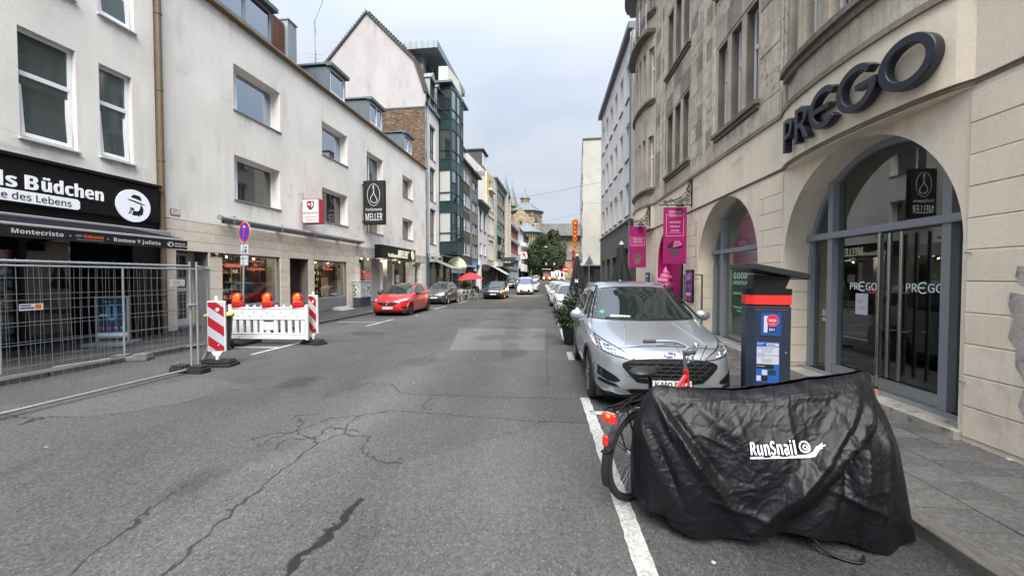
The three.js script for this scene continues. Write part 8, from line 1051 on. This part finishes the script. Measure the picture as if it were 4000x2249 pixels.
{ const { t, L, F } = K4; mk('indicator', patch([[0.74, 0.64], [0.87, 0.66], [0.87, 0.73], [0.76, 0.71]], F(0.016), 0.04), blinkM, t); mk('indicator', new THREE.SphereGeometry(0.05, 10, 8).translate(1.05, 1.0, 0.74), blinkM, t); mk('emblem', box(-0.06, 0.06, 0.56, 0.63, L.fr(0, 0.6) + 0.012, L.fr(0, 0.6) + 0.022), M.chrome, t); const p = new THREE.PointLight(C(1, 0.35, 0.04), 1.0, 0, 2); p.position.copy(t.localToWorld(V3(0.95, 0.72, 2.1))); p.castShadow = true; scene.add(p); }
const K5 = car('white_hatchback', 'white hatchback driving behind the silver van', { ...leonO, p: [2.42, 0, 49.6], paint: paint([0.50, 0.51, 0.53], { m: 0 }) });
const rowG = 'cars parked in the right hand row';
const K6 = car('parked_car', 'dark blue and white car at the front of the right row behind the shrubs', { ...leonO, p: [3.02, 0, 20.2], ry: -Math.atan(0.09), paint: paint([0.5, 0.51, 0.54], { m: 0 }), trim: [[[1.6, 0.42], [-1.5, 0.42], [-1.5, 0.78], [1.6, 0.78]]], group: rowG }); { const { t, Sd } = K6; for (const s of [-1, 1]) mk('red_stripe', patch([[1.7, 0.52], [-1.5, 0.52], [-1.5, 0.64], [1.7, 0.64]], Sd(s, 0.012), 0.1), M.red, t); K6.t.userData.label = 'white car with dark and red side stripe heading the right row'; }
const row = (X, d, l) => dup(K5.t, [X, gy(d), -d], -Math.atan(0.09), l, rowG);
row(3.32, 25.6, 'plain white parked car, second in the right row'); row(3.78, 31.6, 'plain white parked car, third in the right row'); row(4.25, 38, 'plain white parked car farthest down the right row');
dup(K4.t, [-0.2, gy(61), -61], -0.11, 'black parked car beyond the pulling out black hatchback', 'cars parked far down the left side'); { const c = dup(K3.t, [0.75, gy(72.5), -72.5], -0.11, 'silver parked car just left of the silver van', 'cars parked far down the left side'); c.children[0].material = paint([0.45, 0.48, 0.52], { m: 0.6 }); }
[[5.0, 88, 0], [5.5, 95, 1], [6.1, 102, 2], [6.6, 108, 3], [3.7, 84, 4]].forEach(([x, d, i]) => { const c = dup((i % 2 ? K5 : K3).t, [x, gy(d), -d], -0.11, `far ${['grey', 'white', 'silver', 'pale', 'grey'][i]} parked car ${['nearest of the far line', 'second of the far line', 'third of the far line', 'last before the red road train', 'left of the far line'][i]}`, 'cars parked far down the left side'); c.children[0].material = paint([[0.3, 0.33, 0.36], [0.62, 0.64, 0.68], [0.45, 0.47, 0.5], [0.55, 0.58, 0.66], [0.1, 0.11, 0.12]][i], { m: 0.4 }); });
// vans
const vanK = (H, f, W) => [[0.2, f - 0.12, -f + 0.1, W - 0.06, 6], [0.32, f - 0.02, -f + 0.02, W - 0.01, 5.5], [0.5, f, -f, W, 5], [0.75, f - 0.03, -f, W, 4.6], [0.88, f - 0.1, -f, W - 0.005, 4.4], [0.98, f - 0.28, -f, W - 0.01, 4.6], [1.06, f - 0.55, -f, W - 0.02, 5.5], [1.12, f - 0.74, -f, W - 0.03, 6.5], [1.25, f - 0.9, -f + 0.02, W - 0.06, 6.5], [H - 0.2, f - 1.32, -f + 0.08, W - 0.13, 6], [H - 0.08, f - 1.55, -f + 0.14, W - 0.18, 5], [H - 0.02, f - 1.8, -f + 0.3, W - 0.28, 4], [H, f - 2.1, -f + 0.5, W - 0.45, 3.4]];
const vanO = (H, W) => ({ ws: [[-(W - 0.1), 1.14], [0, 1.12], [W - 0.1, 1.14], [W - 0.2, H - 0.22], [0, H - 0.17], [-(W - 0.2), H - 0.22]], wsm: (H + 1.1) / 2, sw: [[[1.0, 1.16], [0.1, 1.14], [0.1, H - 0.25], [0.55, H - 0.25]]], mirror: [0.98, 1.18], mirM: trimM });
const K7 = car('silver_van', 'silver delivery van driving towards the camera with headlights on', { ...vanO(1.82, 0.86), K: vanK(1.82, 2.06, 0.86), p: [1.42, 0, 41.8], ry: -0.06, zf: 1.3, zr: -1.38, wr: 0.31, W: 0.86, paint: paint([0.36, 0.37, 0.39], { m: 0.5 }), glass: mat([0.05, 0.06, 0.11], 0.05, { ior: 1.8 }), head: [rnd([[0.48, 0.66], [0.82, 0.66], [0.85, 0.86], [0.72, 0.86], [0.48, 0.78]], 1)], lamp: [Array.from({ length: 14 }, (_, i) => [0.66 + 0.1 * Math.cos(i / 14 * 6.283), 0.76 + 0.075 * Math.sin(i / 14 * 6.283)])], lit: true, grille: [rect(-0.42, 0.68, 0.42, 0.76)], bright: [[[-0.42, 0.77], [-0.1, 0.74], [0, 0.69], [0.1, 0.74], [0.42, 0.77], [0.42, 0.79], [0.1, 0.765], [0, 0.72], [-0.1, 0.765], [-0.42, 0.79]]], intake: [rect(-0.55, 0.3, 0.55, 0.58)], bump: [[[0.85, 0.3], [0.56, 0.3], [0.56, 0.6], [0.85, 0.62]], [[-0.85, 0.3], [-0.85, 0.62], [-0.56, 0.6], [-0.56, 0.3]]], bumpM: mat([0.2, 0.2, 0.21], 0.6), plate: [0.47, 'K·SE 214'] });
for (const x of [-0.66, 0.66]) { const p = new THREE.PointLight(C(1, 0.85, 0.62), 1.6, 0, 2); p.position.copy(K7.t.localToWorld(V3(x, 0.76, 2.22))); p.castShadow = true; scene.add(p); }
const bigO = { ...vanO(2.4, 1.0), K: vanK(2.4, 2.6, 1.0), zf: 1.6, zr: -1.7, wr: 0.34, W: 1.0, nh: 40, head: [rect(0.6, 0.75, 0.92, 0.92)], grille: [rect(-0.5, 0.55, 0.5, 0.8)], intake: [rect(-0.7, 0.3, 0.7, 0.42)] };
const K8 = car('delivery_van', 'white box fronted delivery van beyond the no entry sign', { ...bigO, p: [12.4, gy(98), 100], ry: -0.1, paint: paint([0.5, 0.51, 0.53], { m: 0 }), group: 'vans at the far right end of the street' });
{ const c = dup(K8.t, [10.8, gy(106), -106], -0.1, 'yellow delivery van between the red road train and the white van'); c.children[0].material = paint([0.5, 0.27, 0.008], { m: 0 }); const b = dup(K8.t, [12.9, gy(112), -113], -0.12, 'white bus roof seen behind the yellow van'); b.scale.set(1.1, 1.15, 1.5); }
{ // tourist road train
  const t = thing('road_train', 'red tourist road train with flat canopy and two lit headlights', 'road train', W3(8.95, gy(103), 103), -0.08); const rm = mat([0.2, 0.01, 0.01], 0.35);
  mk('body', [new RoundedBoxGeometry(2.0, 0.75, 1.6, 3, 0.12).translate(0, 0.85, 0.4), new RoundedBoxGeometry(1.5, 0.5, 0.9, 3, 0.14).translate(0, 1.2, 0.6), new RoundedBoxGeometry(2.05, 1.0, 2.2, 3, 0.1).translate(0, 0.95, -1.2)], rm, t); mk('canopy', box(-1.1, 1.1, 2.95, 3.05, -2.3, 0.9, 0.03), mat([0.55, 0.57, 0.6], 0.4), t); mks('canopy_post', [[-0.95, 0.5], [0.95, 0.5], [-0.95, -2.1], [0.95, -2.1]].map(([x, z]) => cyl(x, 1.3, z, 0.05, 1.7)), M.anth, t); mk('windscreen', box(-0.85, 0.85, 1.45, 2.05, 0.2, 0.24), mat([0.12, 0.13, 0.13], 0.08, { ior: 1.8 }), t); mk('cab', box(-0.95, 0.95, 2.05, 2.9, -2, 0.2), mat([0.05, 0.045, 0.045], 0.3), t); mk('sign', extr(shape([[-0.25, 2.2], [0.25, 2.2], [0, 2.75]]), 0.03).translate(0, 0, 0.22), M.red, t); mk('bumper', box(-1.0, 1.0, 0.35, 0.5, 1.1, 1.3, 0.03), M.black, t); mks('headlight', [-0.72, 0.72].map((x) => new THREE.SphereGeometry(0.17, 14, 10).scale(1, 1, 0.5).translate(x, 0.72, 1.2)), mat([1, 0.9, 0.75], 0.3, { emissive: C(1, 0.8, 0.5), emissiveIntensity: 1 }), t); for (const [x, z] of [[-0.9, 0.6], [0.9, 0.6], [-0.9, -1.6], [0.9, -1.6]]) mk('wheel', cyl(0, 0, 0, 0.36, 0.22, { rz: Math.PI / 2 }).translate(x + 0.1, 0.36, z), M.rubber, t); mk('chassis', box(-0.85, 0.85, 0.3, 0.6, -2.2, 1), M.black, t);
  for (const x of [-0.72, 0.72]) { const p = new THREE.PointLight(C(1, 0.8, 0.5), 1.5, 0, 2); p.position.copy(t.localToWorld(V3(x, 0.72, 1.4))); p.castShadow = true; scene.add(p); }
}
// ---------- bicycle with red frame, half hidden by the cover ----------
{
  const ax = [0.76, 0.65], rx = 0.96, rd = 3.11, at = (s, y, q = 0) => [s, y, q]; // local: x forward, y up
  const t = thing('bicycle', 'black and red city bicycle with rear rack and red lights behind the cover', 'bicycle', W3(rx, 0, rd), Math.atan2(ax[1], ax[0])), r = 0.345;
  const bk = mat([0.014, 0.014, 0.016], 0.35, { clearcoat: 0.6 });
  const wheelAt = (x) => { const w = mk('wheel', [new THREE.TorusGeometry(r - 0.022, 0.022, 12, 56).translate(x, r, 0)], M.rubber, t); mk('rim', [new THREE.TorusGeometry(r - 0.05, 0.011, 8, 56).translate(x, r, 0)], mat(0.05, 0.4, { metalness: 0.5 }), w); const sp = []; for (let k = 0; k < 32; k++) { const a = k / 32 * 6.283, b = a + (k % 2 ? 0.5 : -0.5); sp.push(bar([x + Math.cos(b) * 0.025, r + Math.sin(b) * 0.025, k % 4 < 2 ? 0.03 : -0.03], [x + Math.cos(a) * (r - 0.05), r + Math.sin(a) * (r - 0.05), 0], 0.0015, 4)); } mk('spokes', sp, M.steel, w, 'stuff'); mk('hub', bar([x, r, -0.05], [x, r, 0.05], 0.024, 10), M.steel, w); };
  wheelAt(0); wheelAt(1.06);
  mk('frame', [bar([0.86, 0.9, 0], [0.89, 0.72, 0], 0.024, 12), bar([0.88, 0.76, 0], [0.47, 0.3, 0], 0.024, 12), bar([0.865, 0.84, 0], [0.38, 0.58, 0], 0.02, 12)], mat([0.5, 0.015, 0.02], 0.3, { clearcoat: 1 }), t);
  mk('frame', [bar([0.3, 0.82, 0], [0.47, 0.3, 0], 0.018, 10), ...[-0.05, 0.05].flatMap((z) => [bar([0, r, z], [0.46, 0.3, z * 0.4], 0.01), bar([0, r, z], [0.36, 0.66, z * 0.3], 0.009)])], bk, t);
  mk('fork', [-0.05, 0.05].map((z) => bar([0.89, 0.72, z], [1.06, r, z], 0.013)), bk, t);
  { const a0 = -0.1, p = []; const s = new THREE.Shape(); s.absarc(0, 0, r + 0.03, 0.15, Math.PI + 0.35, false); s.absarc(0, 0, r + 0.024, Math.PI + 0.35, 0.15, true); mk('mudguard', [extr(s, 0.06, { cs: 40 }).translate(0, r, -0.03), bar([-0.28, 0.55, 0.045], [0, r, 0.05], 0.004), bar([-0.28, 0.55, -0.045], [0, r, -0.05], 0.004)], bk, t); }
  mk('rack', [...[-0.06, 0.06, 0].map((z) => bar([-0.3, 0.76, z], [0.2, 0.78, z], 0.006)), bar([-0.3, 0.76, -0.07], [-0.3, 0.76, 0.07], 0.006), bar([-0.1, 0.765, -0.06], [-0.1, 0.765, 0.06], 0.005), bar([0.05, 0.77, -0.06], [0.05, 0.77, 0.06], 0.005), bar([-0.18, 0.76, 0.06], [0, r, 0.06], 0.006), bar([-0.18, 0.76, -0.06], [0, r, -0.06], 0.006), bar([-0.26, 0.775, -0.05], [0.1, 0.785, 0.05], 0.007), bar([-0.26, 0.775, 0.05], [0.1, 0.785, -0.05], 0.007)], M.black, t);
  mk('tail_light', [new RoundedBoxGeometry(0.035, 0.07, 0.12, 2, 0.012).translate(-0.32, 0.715, 0)], mat([0.6, 0.02, 0.015], 0.15, { clearcoat: 1, emissive: C(0.6, 0.03, 0.01), emissiveIntensity: 0.08 }), t); mk('light_spot', new THREE.SphereGeometry(0.02, 12, 8).translate(-0.335, 0.73, 0), mat([0.9, 0.2, 0.02], 0.2), t); mk('reflector', new RoundedBoxGeometry(0.025, 0.075, 0.045, 2, 0.01).translate(-0.365, 0.56, 0), mat([0.6, 0.02, 0.015], 0.15, { clearcoat: 1 }), t); mk('mudflap', box(-0.385, -0.3, 0.47, 0.485, -0.03, 0.03, 0.005), M.black, t);
  mk('seat_post', bar([0.3, 0.7, 0], [0.22, 0.96, 0], 0.014), M.black, t); mk('saddle', [new THREE.SphereGeometry(0.13, 20, 12).scale(1.0, 0.32, 0.75).translate(0.13, 0.99, 0), new THREE.SphereGeometry(0.08, 16, 10).scale(1.5, 0.35, 0.4).translate(0.28, 0.985, 0)], mat(0.014, 0.5), t);
  mk('stem', [bar([0.86, 0.88, 0], [0.82, 1.08, 0], 0.016), bar([0.82, 1.06, 0], [0.9, 1.1, 0], 0.014)], M.steel, t); const tw = (g) => g.translate(-0.86, 0, 0).rotateY(-0.5).translate(0.86, 0, 0);
  mk('handlebar', tw(tube([[0.72, 1.12, -0.3], [0.86, 1.13, -0.16], [0.9, 1.1, 0], [0.86, 1.13, 0.16], [0.72, 1.12, 0.3]], 0.012, 8, 30)), M.steel, t); mks('grip', [-1, 1].map((s) => tw(bar([0.73, 1.12, s * 0.29], [0.62, 1.115, s * 0.34], 0.018, 10))), mat([0.05, 0.045, 0.045], 0.7), t); mk('brake_lever', [tw(bar([0.8, 1.1, 0.22], [0.7, 1.07, 0.3], 0.006)), tw(bar([0.8, 1.1, -0.22], [0.7, 1.07, -0.3], 0.006))], M.steel, t);
  mks('cable', [tube([[0.82, 1.12, 0.2], [1.05, 1.1, 0.1], [1.0, 0.85, 0.03], [0.95, 0.6, 0.02]], 0.003, 4), tube([[0.82, 1.12, -0.2], [1.08, 1.06, -0.1], [1.02, 0.8, -0.04], [0.96, 0.55, -0.02]], 0.003, 4), tube([[0.84, 1.12, -0.1], [1.0, 1.0, -0.12], [0.9, 0.7, -0.03]], 0.003, 4)], M.black, t); mk('front_lamp', [new THREE.SphereGeometry(0.035, 14, 10).translate(0.95, 0.98, 0), bar([0.9, 0.95, 0], [0.95, 0.98, 0], 0.008)], lampM, t); mk('bell', new THREE.SphereGeometry(0.025, 12, 8).translate(0.84, 1.14, 0.1), M.chrome, t);
  mk('pedal', [bar([0.47, 0.3, 0.07], [0.6, 0.38, 0.08], 0.01), box(0.55, 0.65, 0.37, 0.39, 0.08, 0.16, 0.006)], M.black, t);
}
// ---------- black rain cover over a parked bicycle ----------
{
  const A = [0.88, 2.88], B = [2.66, 2.74], LEN = Math.hypot(B[0] - A[0], B[1] - A[1]), ux = [(B[0] - A[0]) / LEN, (B[1] - A[1]) / LEN];
  const t = thing('bicycle_cover', 'crumpled black nylon cover draped over a parked bicycle in the foreground', 'bicycle cover', W3((A[0] + B[0]) / 2, 0, (A[1] + B[1]) / 2), Math.atan2(ux[1], ux[0]));
  const ridge = (a) => { const u = clamp((a + 0.85) / 1.7); return 0.965 - 0.03 * Math.sin(u * Math.PI) + 0.135 * smooth(0.25, 1.0, u); };
  const hem = (a, z) => 0.05 + 0.05 * Math.sin(a * 5 + 1) * (z > 0 ? 1 : 0.3) + 0.06 * smooth(0.5, -0.9, a) * (z > 0 ? 1 : 0.5) + (a > 0.6 ? 0.03 * Math.sin(a * 17) : 0) + (a < -0.7 ? 0.05 : 0);
  const fold = (p, k, o, sharp = 1) => { const v = 1 - Math.abs(2 * vn(p[0] * k + o, p[1] * k + o * 1.7, 0, 3) - 1); return Math.pow(v, sharp); };
  const SEG = [[0.63, 1.1, 0.22, 0.6, 0.09, 0.05], [0.22, 0.6, -0.2, 0.13, 0.08, 0.04], [0.6, 1.0, 0.12, 0.42, 0.07, -0.04], [-0.78, 0.95, -0.52, 0.52, 0.08, 0.045], [-0.52, 0.52, -0.24, 0.14, 0.07, 0.035], [-0.72, 0.9, -0.4, 0.46, 0.05, -0.03], [-0.76, 0.96, -0.66, 0.66, 0.04, 0.03], [0.65, 1.08, 0.7, 0.5, 0.05, 0.03], [0.56, 0.9, 0.42, 0.2, 0.06, 0.035], [0.5, 0.8, 0.3, 0.2, 0.04, -0.025], [-0.86, 0.8, -0.74, 0.3, 0.06, 0.03], [-0.8, 0.7, -0.6, 0.2, 0.05, -0.03], [-0.62, 0.88, 0.1, 0.9, 0.035, 0.016], [0.0, 0.92, 0.5, 0.98, 0.04, 0.018], [0.08, 0.88, 0.05, 0.3, 0.03, 0.012], [-0.25, 0.86, -0.2, 0.35, 0.025, 0.01], [0.3, 0.4, 0.62, 0.25, 0.04, 0.02], [0.66, 0.7, 0.58, 0.12, 0.04, 0.025], [-0.45, 0.3, -0.1, 0.2, 0.04, 0.02], [-0.5, 0.72, -0.3, 0.62, 0.03, 0.012]];
  const N = 2.7;
  function P(phi, s) { // phi round the plan, s from hem 0 to ridge 1
    const c = Math.cos(phi), d = Math.sin(phi), e = 2 / N, k = Math.pow(Math.abs(c) ** N + Math.abs(d) ** N, -1 / N), cx = c * k, dz = d * k;
    const end = cx > 0 ? 1 : 0, al0 = cx > 0 ? 0.77 + 0.17 * Math.pow(1 - s, 1.7) : 0.80 + 0.07 * (1 - s) + 0.05 * Math.sin(s * Math.PI);
    let a = cx * al0; const wide = 0.75 + 0.45 * smooth(-0.2, 0.9, cx), b = (0.30 * Math.pow(1 - s, 0.55) + 0.10 * Math.sin(Math.min(1, s) * Math.PI) * wide + 0.012) * (cx > 0.5 ? 1.05 : 1);
    let z = dz * b * (0.86 + 0.14 * (1 - s)); const y0 = hem(a, dz), yr = ridge(a); let y = mix(y0, yr, 1 - Math.pow(1 - s, 1.25));
    // the end faces lean in towards the peak
    if (cx > 0) a -= 0.10 * Math.pow(s, 2) * cx * 0.5; else a += 0.12 * Math.pow(s, 3) * -cx * 0.6;
    // outward direction
    const nx = Math.sign(cx) * Math.abs(cx) ** (N - 1) / al0, nz = Math.sign(dz) * Math.abs(dz) ** (N - 1) / Math.max(0.1, b), nl = Math.hypot(nx, nz) || 1; const body = Math.sin(Math.PI * clamp(s * 0.92 + 0.04));
    // sweeping folds fan out from the handlebar peak and the saddle peak
    const q = (px, py) => { const ang = Math.atan2(py - y, a - px + (z > 0 ? 0 : 3)), dist = Math.hypot(py - y, a - px); return [ang, dist]; };
    const [g1, r1] = q(0.74, 1.12), [g2, r2] = q(-0.62, 0.98);
    let o = 0.03 * Math.pow(0.5 + 0.5 * Math.sin(g1 * 9 + 1.2 * vn(r1 * 3, g1 * 2, 0, 5)), 2) * smooth(0.05, 0.5, r1) * smooth(1.5, 0.4, r1) + 0.025 * Math.pow(0.5 + 0.5 * Math.sin(g2 * 8 + 2 + 1.4 * vn(r2 * 3, g2 * 2, 0, 6)), 2) * smooth(0.05, 0.4, r2) * smooth(1.1, 0.3, r2);
    // one deep swag from the peak down to the middle of the hem
    const sw = (y - (1.08 + (a - 0.72) * 1.12)) / 0.11; if (z > 0) o += 0.06 * Math.exp(-sw * sw) * smooth(-0.35, 0.1, a) * smooth(0.75, 0.5, a) - 0.045 * Math.exp(-((sw + 1.4) ** 2)) * smooth(-0.3, 0.2, a);
    if (z > 0) for (const [ax, ay, bx, by, w, m] of SEG) { const vx = bx - ax, vy = by - ay, q2 = clamp(((a - ax) * vx + (y - ay) * vy) / (vx * vx + vy * vy)), dd = Math.hypot(a - ax - vx * q2, y - ay - vy * q2) + 0.012 * (vn(a * 9, y * 9, 0, 4) - 0.5); if (dd < w) o += m * Math.pow(1 - dd / w, 1.5) * (0.35 + 0.65 * Math.sin(Math.PI * clamp(q2 * 0.85 + 0.1))); }
    const sp = [a * 1.0 + z * 0.6, y], wp = [sp[0] + 0.12 * vn(sp[0] * 4, sp[1] * 4, 0, 8), sp[1] + 0.12 * vn(sp[0] * 4 + 9, sp[1] * 4, 0, 9)];
    o += 0.017 * (fold(wp, 2.2, z > 0 ? 2 : 40, 1.6) - 0.3) + 0.0055 * (fold([wp[0] * 0.8 + wp[1] * 0.5, wp[1] * 0.7], 6, z > 0 ? 11 : 50, 3) - 0.3) + 0.004 * (fold([wp[0] * 1.2 - wp[1] * 0.6, wp[1]], 11, 23, 3.5) - 0.3) + 0.0012 * (fold(wp, 30, 3, 1.3) - 0.4);
    o *= (0.35 + 0.8 * body) * (1 - 0.6 * smooth(0.7, 0.95, Math.abs(cx))); y += 0.012 * (fold([a, z], 7, 5, 1.5) - 0.3) * s + (s > 0.9 ? 0.006 * vn(a * 20, z * 20) : 0);
    const hemW = 0.02 * Math.sin(phi * 15) * Math.pow(1 - s, 4);
    return [a + nx / nl * (o + hemW), y, z + nz / nl * (o + hemW)];
  }
  const nu = 620, nv = 190, pos = [], uv = [], ix = [];
  const PH = (i) => { const f = i / nu * 6.283; return f - 0.36 * Math.sin(2 * f); };
  for (let j = 0; j <= nv; j++) for (let i = 0; i < nu; i++) { const s = j / nv; pos.push(...P(PH(i), Math.pow(s, 0.9))); uv.push(pos[pos.length - 3] * 1.0 + pos[pos.length - 1] * 0.7, pos[pos.length - 2]); }
  for (let j = 0; j < nv; j++) for (let i = 0; i < nu; i++) { const a = j * nu + i, b = j * nu + (i + 1) % nu; ix.push(a, a + nu, b, b, a + nu, b + nu); }
  const g = new THREE.BufferGeometry(); g.setAttribute('position', new THREE.Float32BufferAttribute(pos, 3)); g.setAttribute('uv', new THREE.Float32BufferAttribute(uv, 2)); g.setIndex(ix); g.computeVertexNormals();
  const rr = rng(202), lines = Array.from({ length: 90 }, () => [rr(), rr(), rr() * 3.14, 0.08 + rr() * 0.25, rr() < 0.5 ? 1 : -1]);
  const crease = dataTex(768, (u, v) => { let h = 0.5 + 0.12 * (fbm(u * 14, v * 14, 3, 14) - 0.5); for (const [x, y, a, l, s] of lines) { let dx = u - x, dy = v - y; dx -= Math.round(dx); dy -= Math.round(dy); const al = dx * Math.cos(a) + dy * Math.sin(a), pe = -dx * Math.sin(a) + dy * Math.cos(a) + 0.012 * Math.sin(al * 30); if (Math.abs(al) < l && Math.abs(pe) < 0.05) h += s * 0.32 * Math.max(0, 1 - Math.abs(pe) / 0.03) * (1 - Math.abs(al) / l); } return h; }, false, 0.55);
  const nyl = mat([0.0036, 0.004, 0.0055], 0.47, { ior: 1.38, bumpMap: crease, bumpScale: 0.006, side: THREE.DoubleSide });
  mk('sheet', keep(g), nyl, t);
  // printed lettering with a snail, following the cloth
  const inv = (a, y) => { let s = 0.5; for (let k = 0, lo = 0, hi = 1; k < 16; k++) { s = (lo + hi) / 2; const ph = Math.acos(clamp(a / 0.86, -0.99, 0.99)); if (P(ph, s)[1] < y) lo = s; else hi = s; } let lo = 0.05, hi = 3.09, ph = 1.57; for (let k = 0; k < 18; k++) { ph = (lo + hi) / 2; if (P(ph, s)[0] > a) lo = ph; else hi = ph; } const q = P(ph, s); return [q[0], q[1], q[2] + 0.005]; };
  const logo = (shs, m) => { const parts = []; for (const sh of shs) { const q = sh.extractPoints(5), g2 = new THREE.ShapeGeometry(sh, 5); const p = g2.attributes.position; for (let i = 0; i < p.count; i++) { const [x, y, z] = inv(LX + p.getX(i) * LS, LY + p.getY(i) * LS + p.getX(i) * 0.06); p.setXYZ(i, LX + p.getX(i) * LS, LY + p.getY(i) * LS + p.getX(i) * 0.06, z + 0.006); } g2.computeVertexNormals(); parts.push(g2); } return mk('printed_logo', parts, m, t); };
  const LX = -0.21, LY = 0.605, LS = 0.78, sc = (sh, k) => sh.map((s) => { const f = (v) => new THREE.Vector2(v.x * k[0], v.y * k[1]); const o = new THREE.Shape(s.getPoints(6).map(f)); o.holes = s.holes.map((h) => new THREE.Path(h.getPoints(6).map(f))); return o; });
  const word = sc(font.generateShapes('RunSnail', 0.1), [0.62, 0.98]); const x1 = 0.40;
  const snail = new THREE.Shape(); snail.absarc(x1 + 0.035, 0.045, 0.045, 0, Math.PI * 2, false); { const h = new THREE.Path(); h.absarc(x1 + 0.035, 0.045, 0.033, 0, Math.PI * 2, true); snail.holes.push(h); }
  const dot = new THREE.Shape(); dot.absarc(x1 + 0.04, 0.042, 0.02, 0, Math.PI * 2, false); { const h = new THREE.Path(); h.absarc(x1 + 0.04, 0.042, 0.011, 0, Math.PI * 2, true); dot.holes.push(h); }
  logo([...word, snail, dot, shape([[0.0, -0.03], [x1 + 0.05, -0.03], [x1 + 0.09, -0.015], [x1 + 0.13, 0.03], [x1 + 0.155, 0.045], [x1 + 0.15, 0.058], [x1 + 0.12, 0.05], [x1 + 0.085, 0.012], [x1 + 0.04, -0.012], [0, -0.015]]), shape([[x1 + 0.14, 0.05], [x1 + 0.165, 0.075], [x1 + 0.16, 0.078], [x1 + 0.133, 0.055]]), shape([[x1 + 0.15, 0.05], [x1 + 0.18, 0.066], [x1 + 0.177, 0.07], [x1 + 0.145, 0.056]])], mat([0.72, 0.73, 0.80], 0.55));
  { const E = (ph, s) => { const q = P(ph, s); return [q[0] + 0.012 * Math.cos(ph), q[1], q[2] + 0.012 * Math.sin(ph)]; }; mks('orange_tab', [tube([E(0.3, 0.84), E(0.31, 0.82), E(0.32, 0.8)], 0.003, 6), tube([E(0.2, 0.16), E(0.22, 0.1), E(0.12, 0.07), E(0.14, 0.14), E(0.2, 0.16)], 0.004, 6)], M.orange, t); }
  mk('strap', [tube([[0.12, 0.16, 0.27], [0.24, 0.03, 0.35], [0.4, 0.012, 0.40], [0.44, 0.03, 0.36]], 0.01, 6)], M.black, t);
  // the bicycle underneath keeps its wheels on the ground
  mk('hidden_wheel', [new THREE.TorusGeometry(0.32, 0.022, 8, 40).translate(-0.45, 0.345, 0), new THREE.TorusGeometry(0.32, 0.022, 8, 40).translate(0.52, 0.345, 0)].slice(0, 0).concat([new THREE.TorusGeometry(0.30, 0.022, 8, 40).translate(0.4, 0.33, 0)]), M.rubber, t);
}
renderer.render(scene, camera);
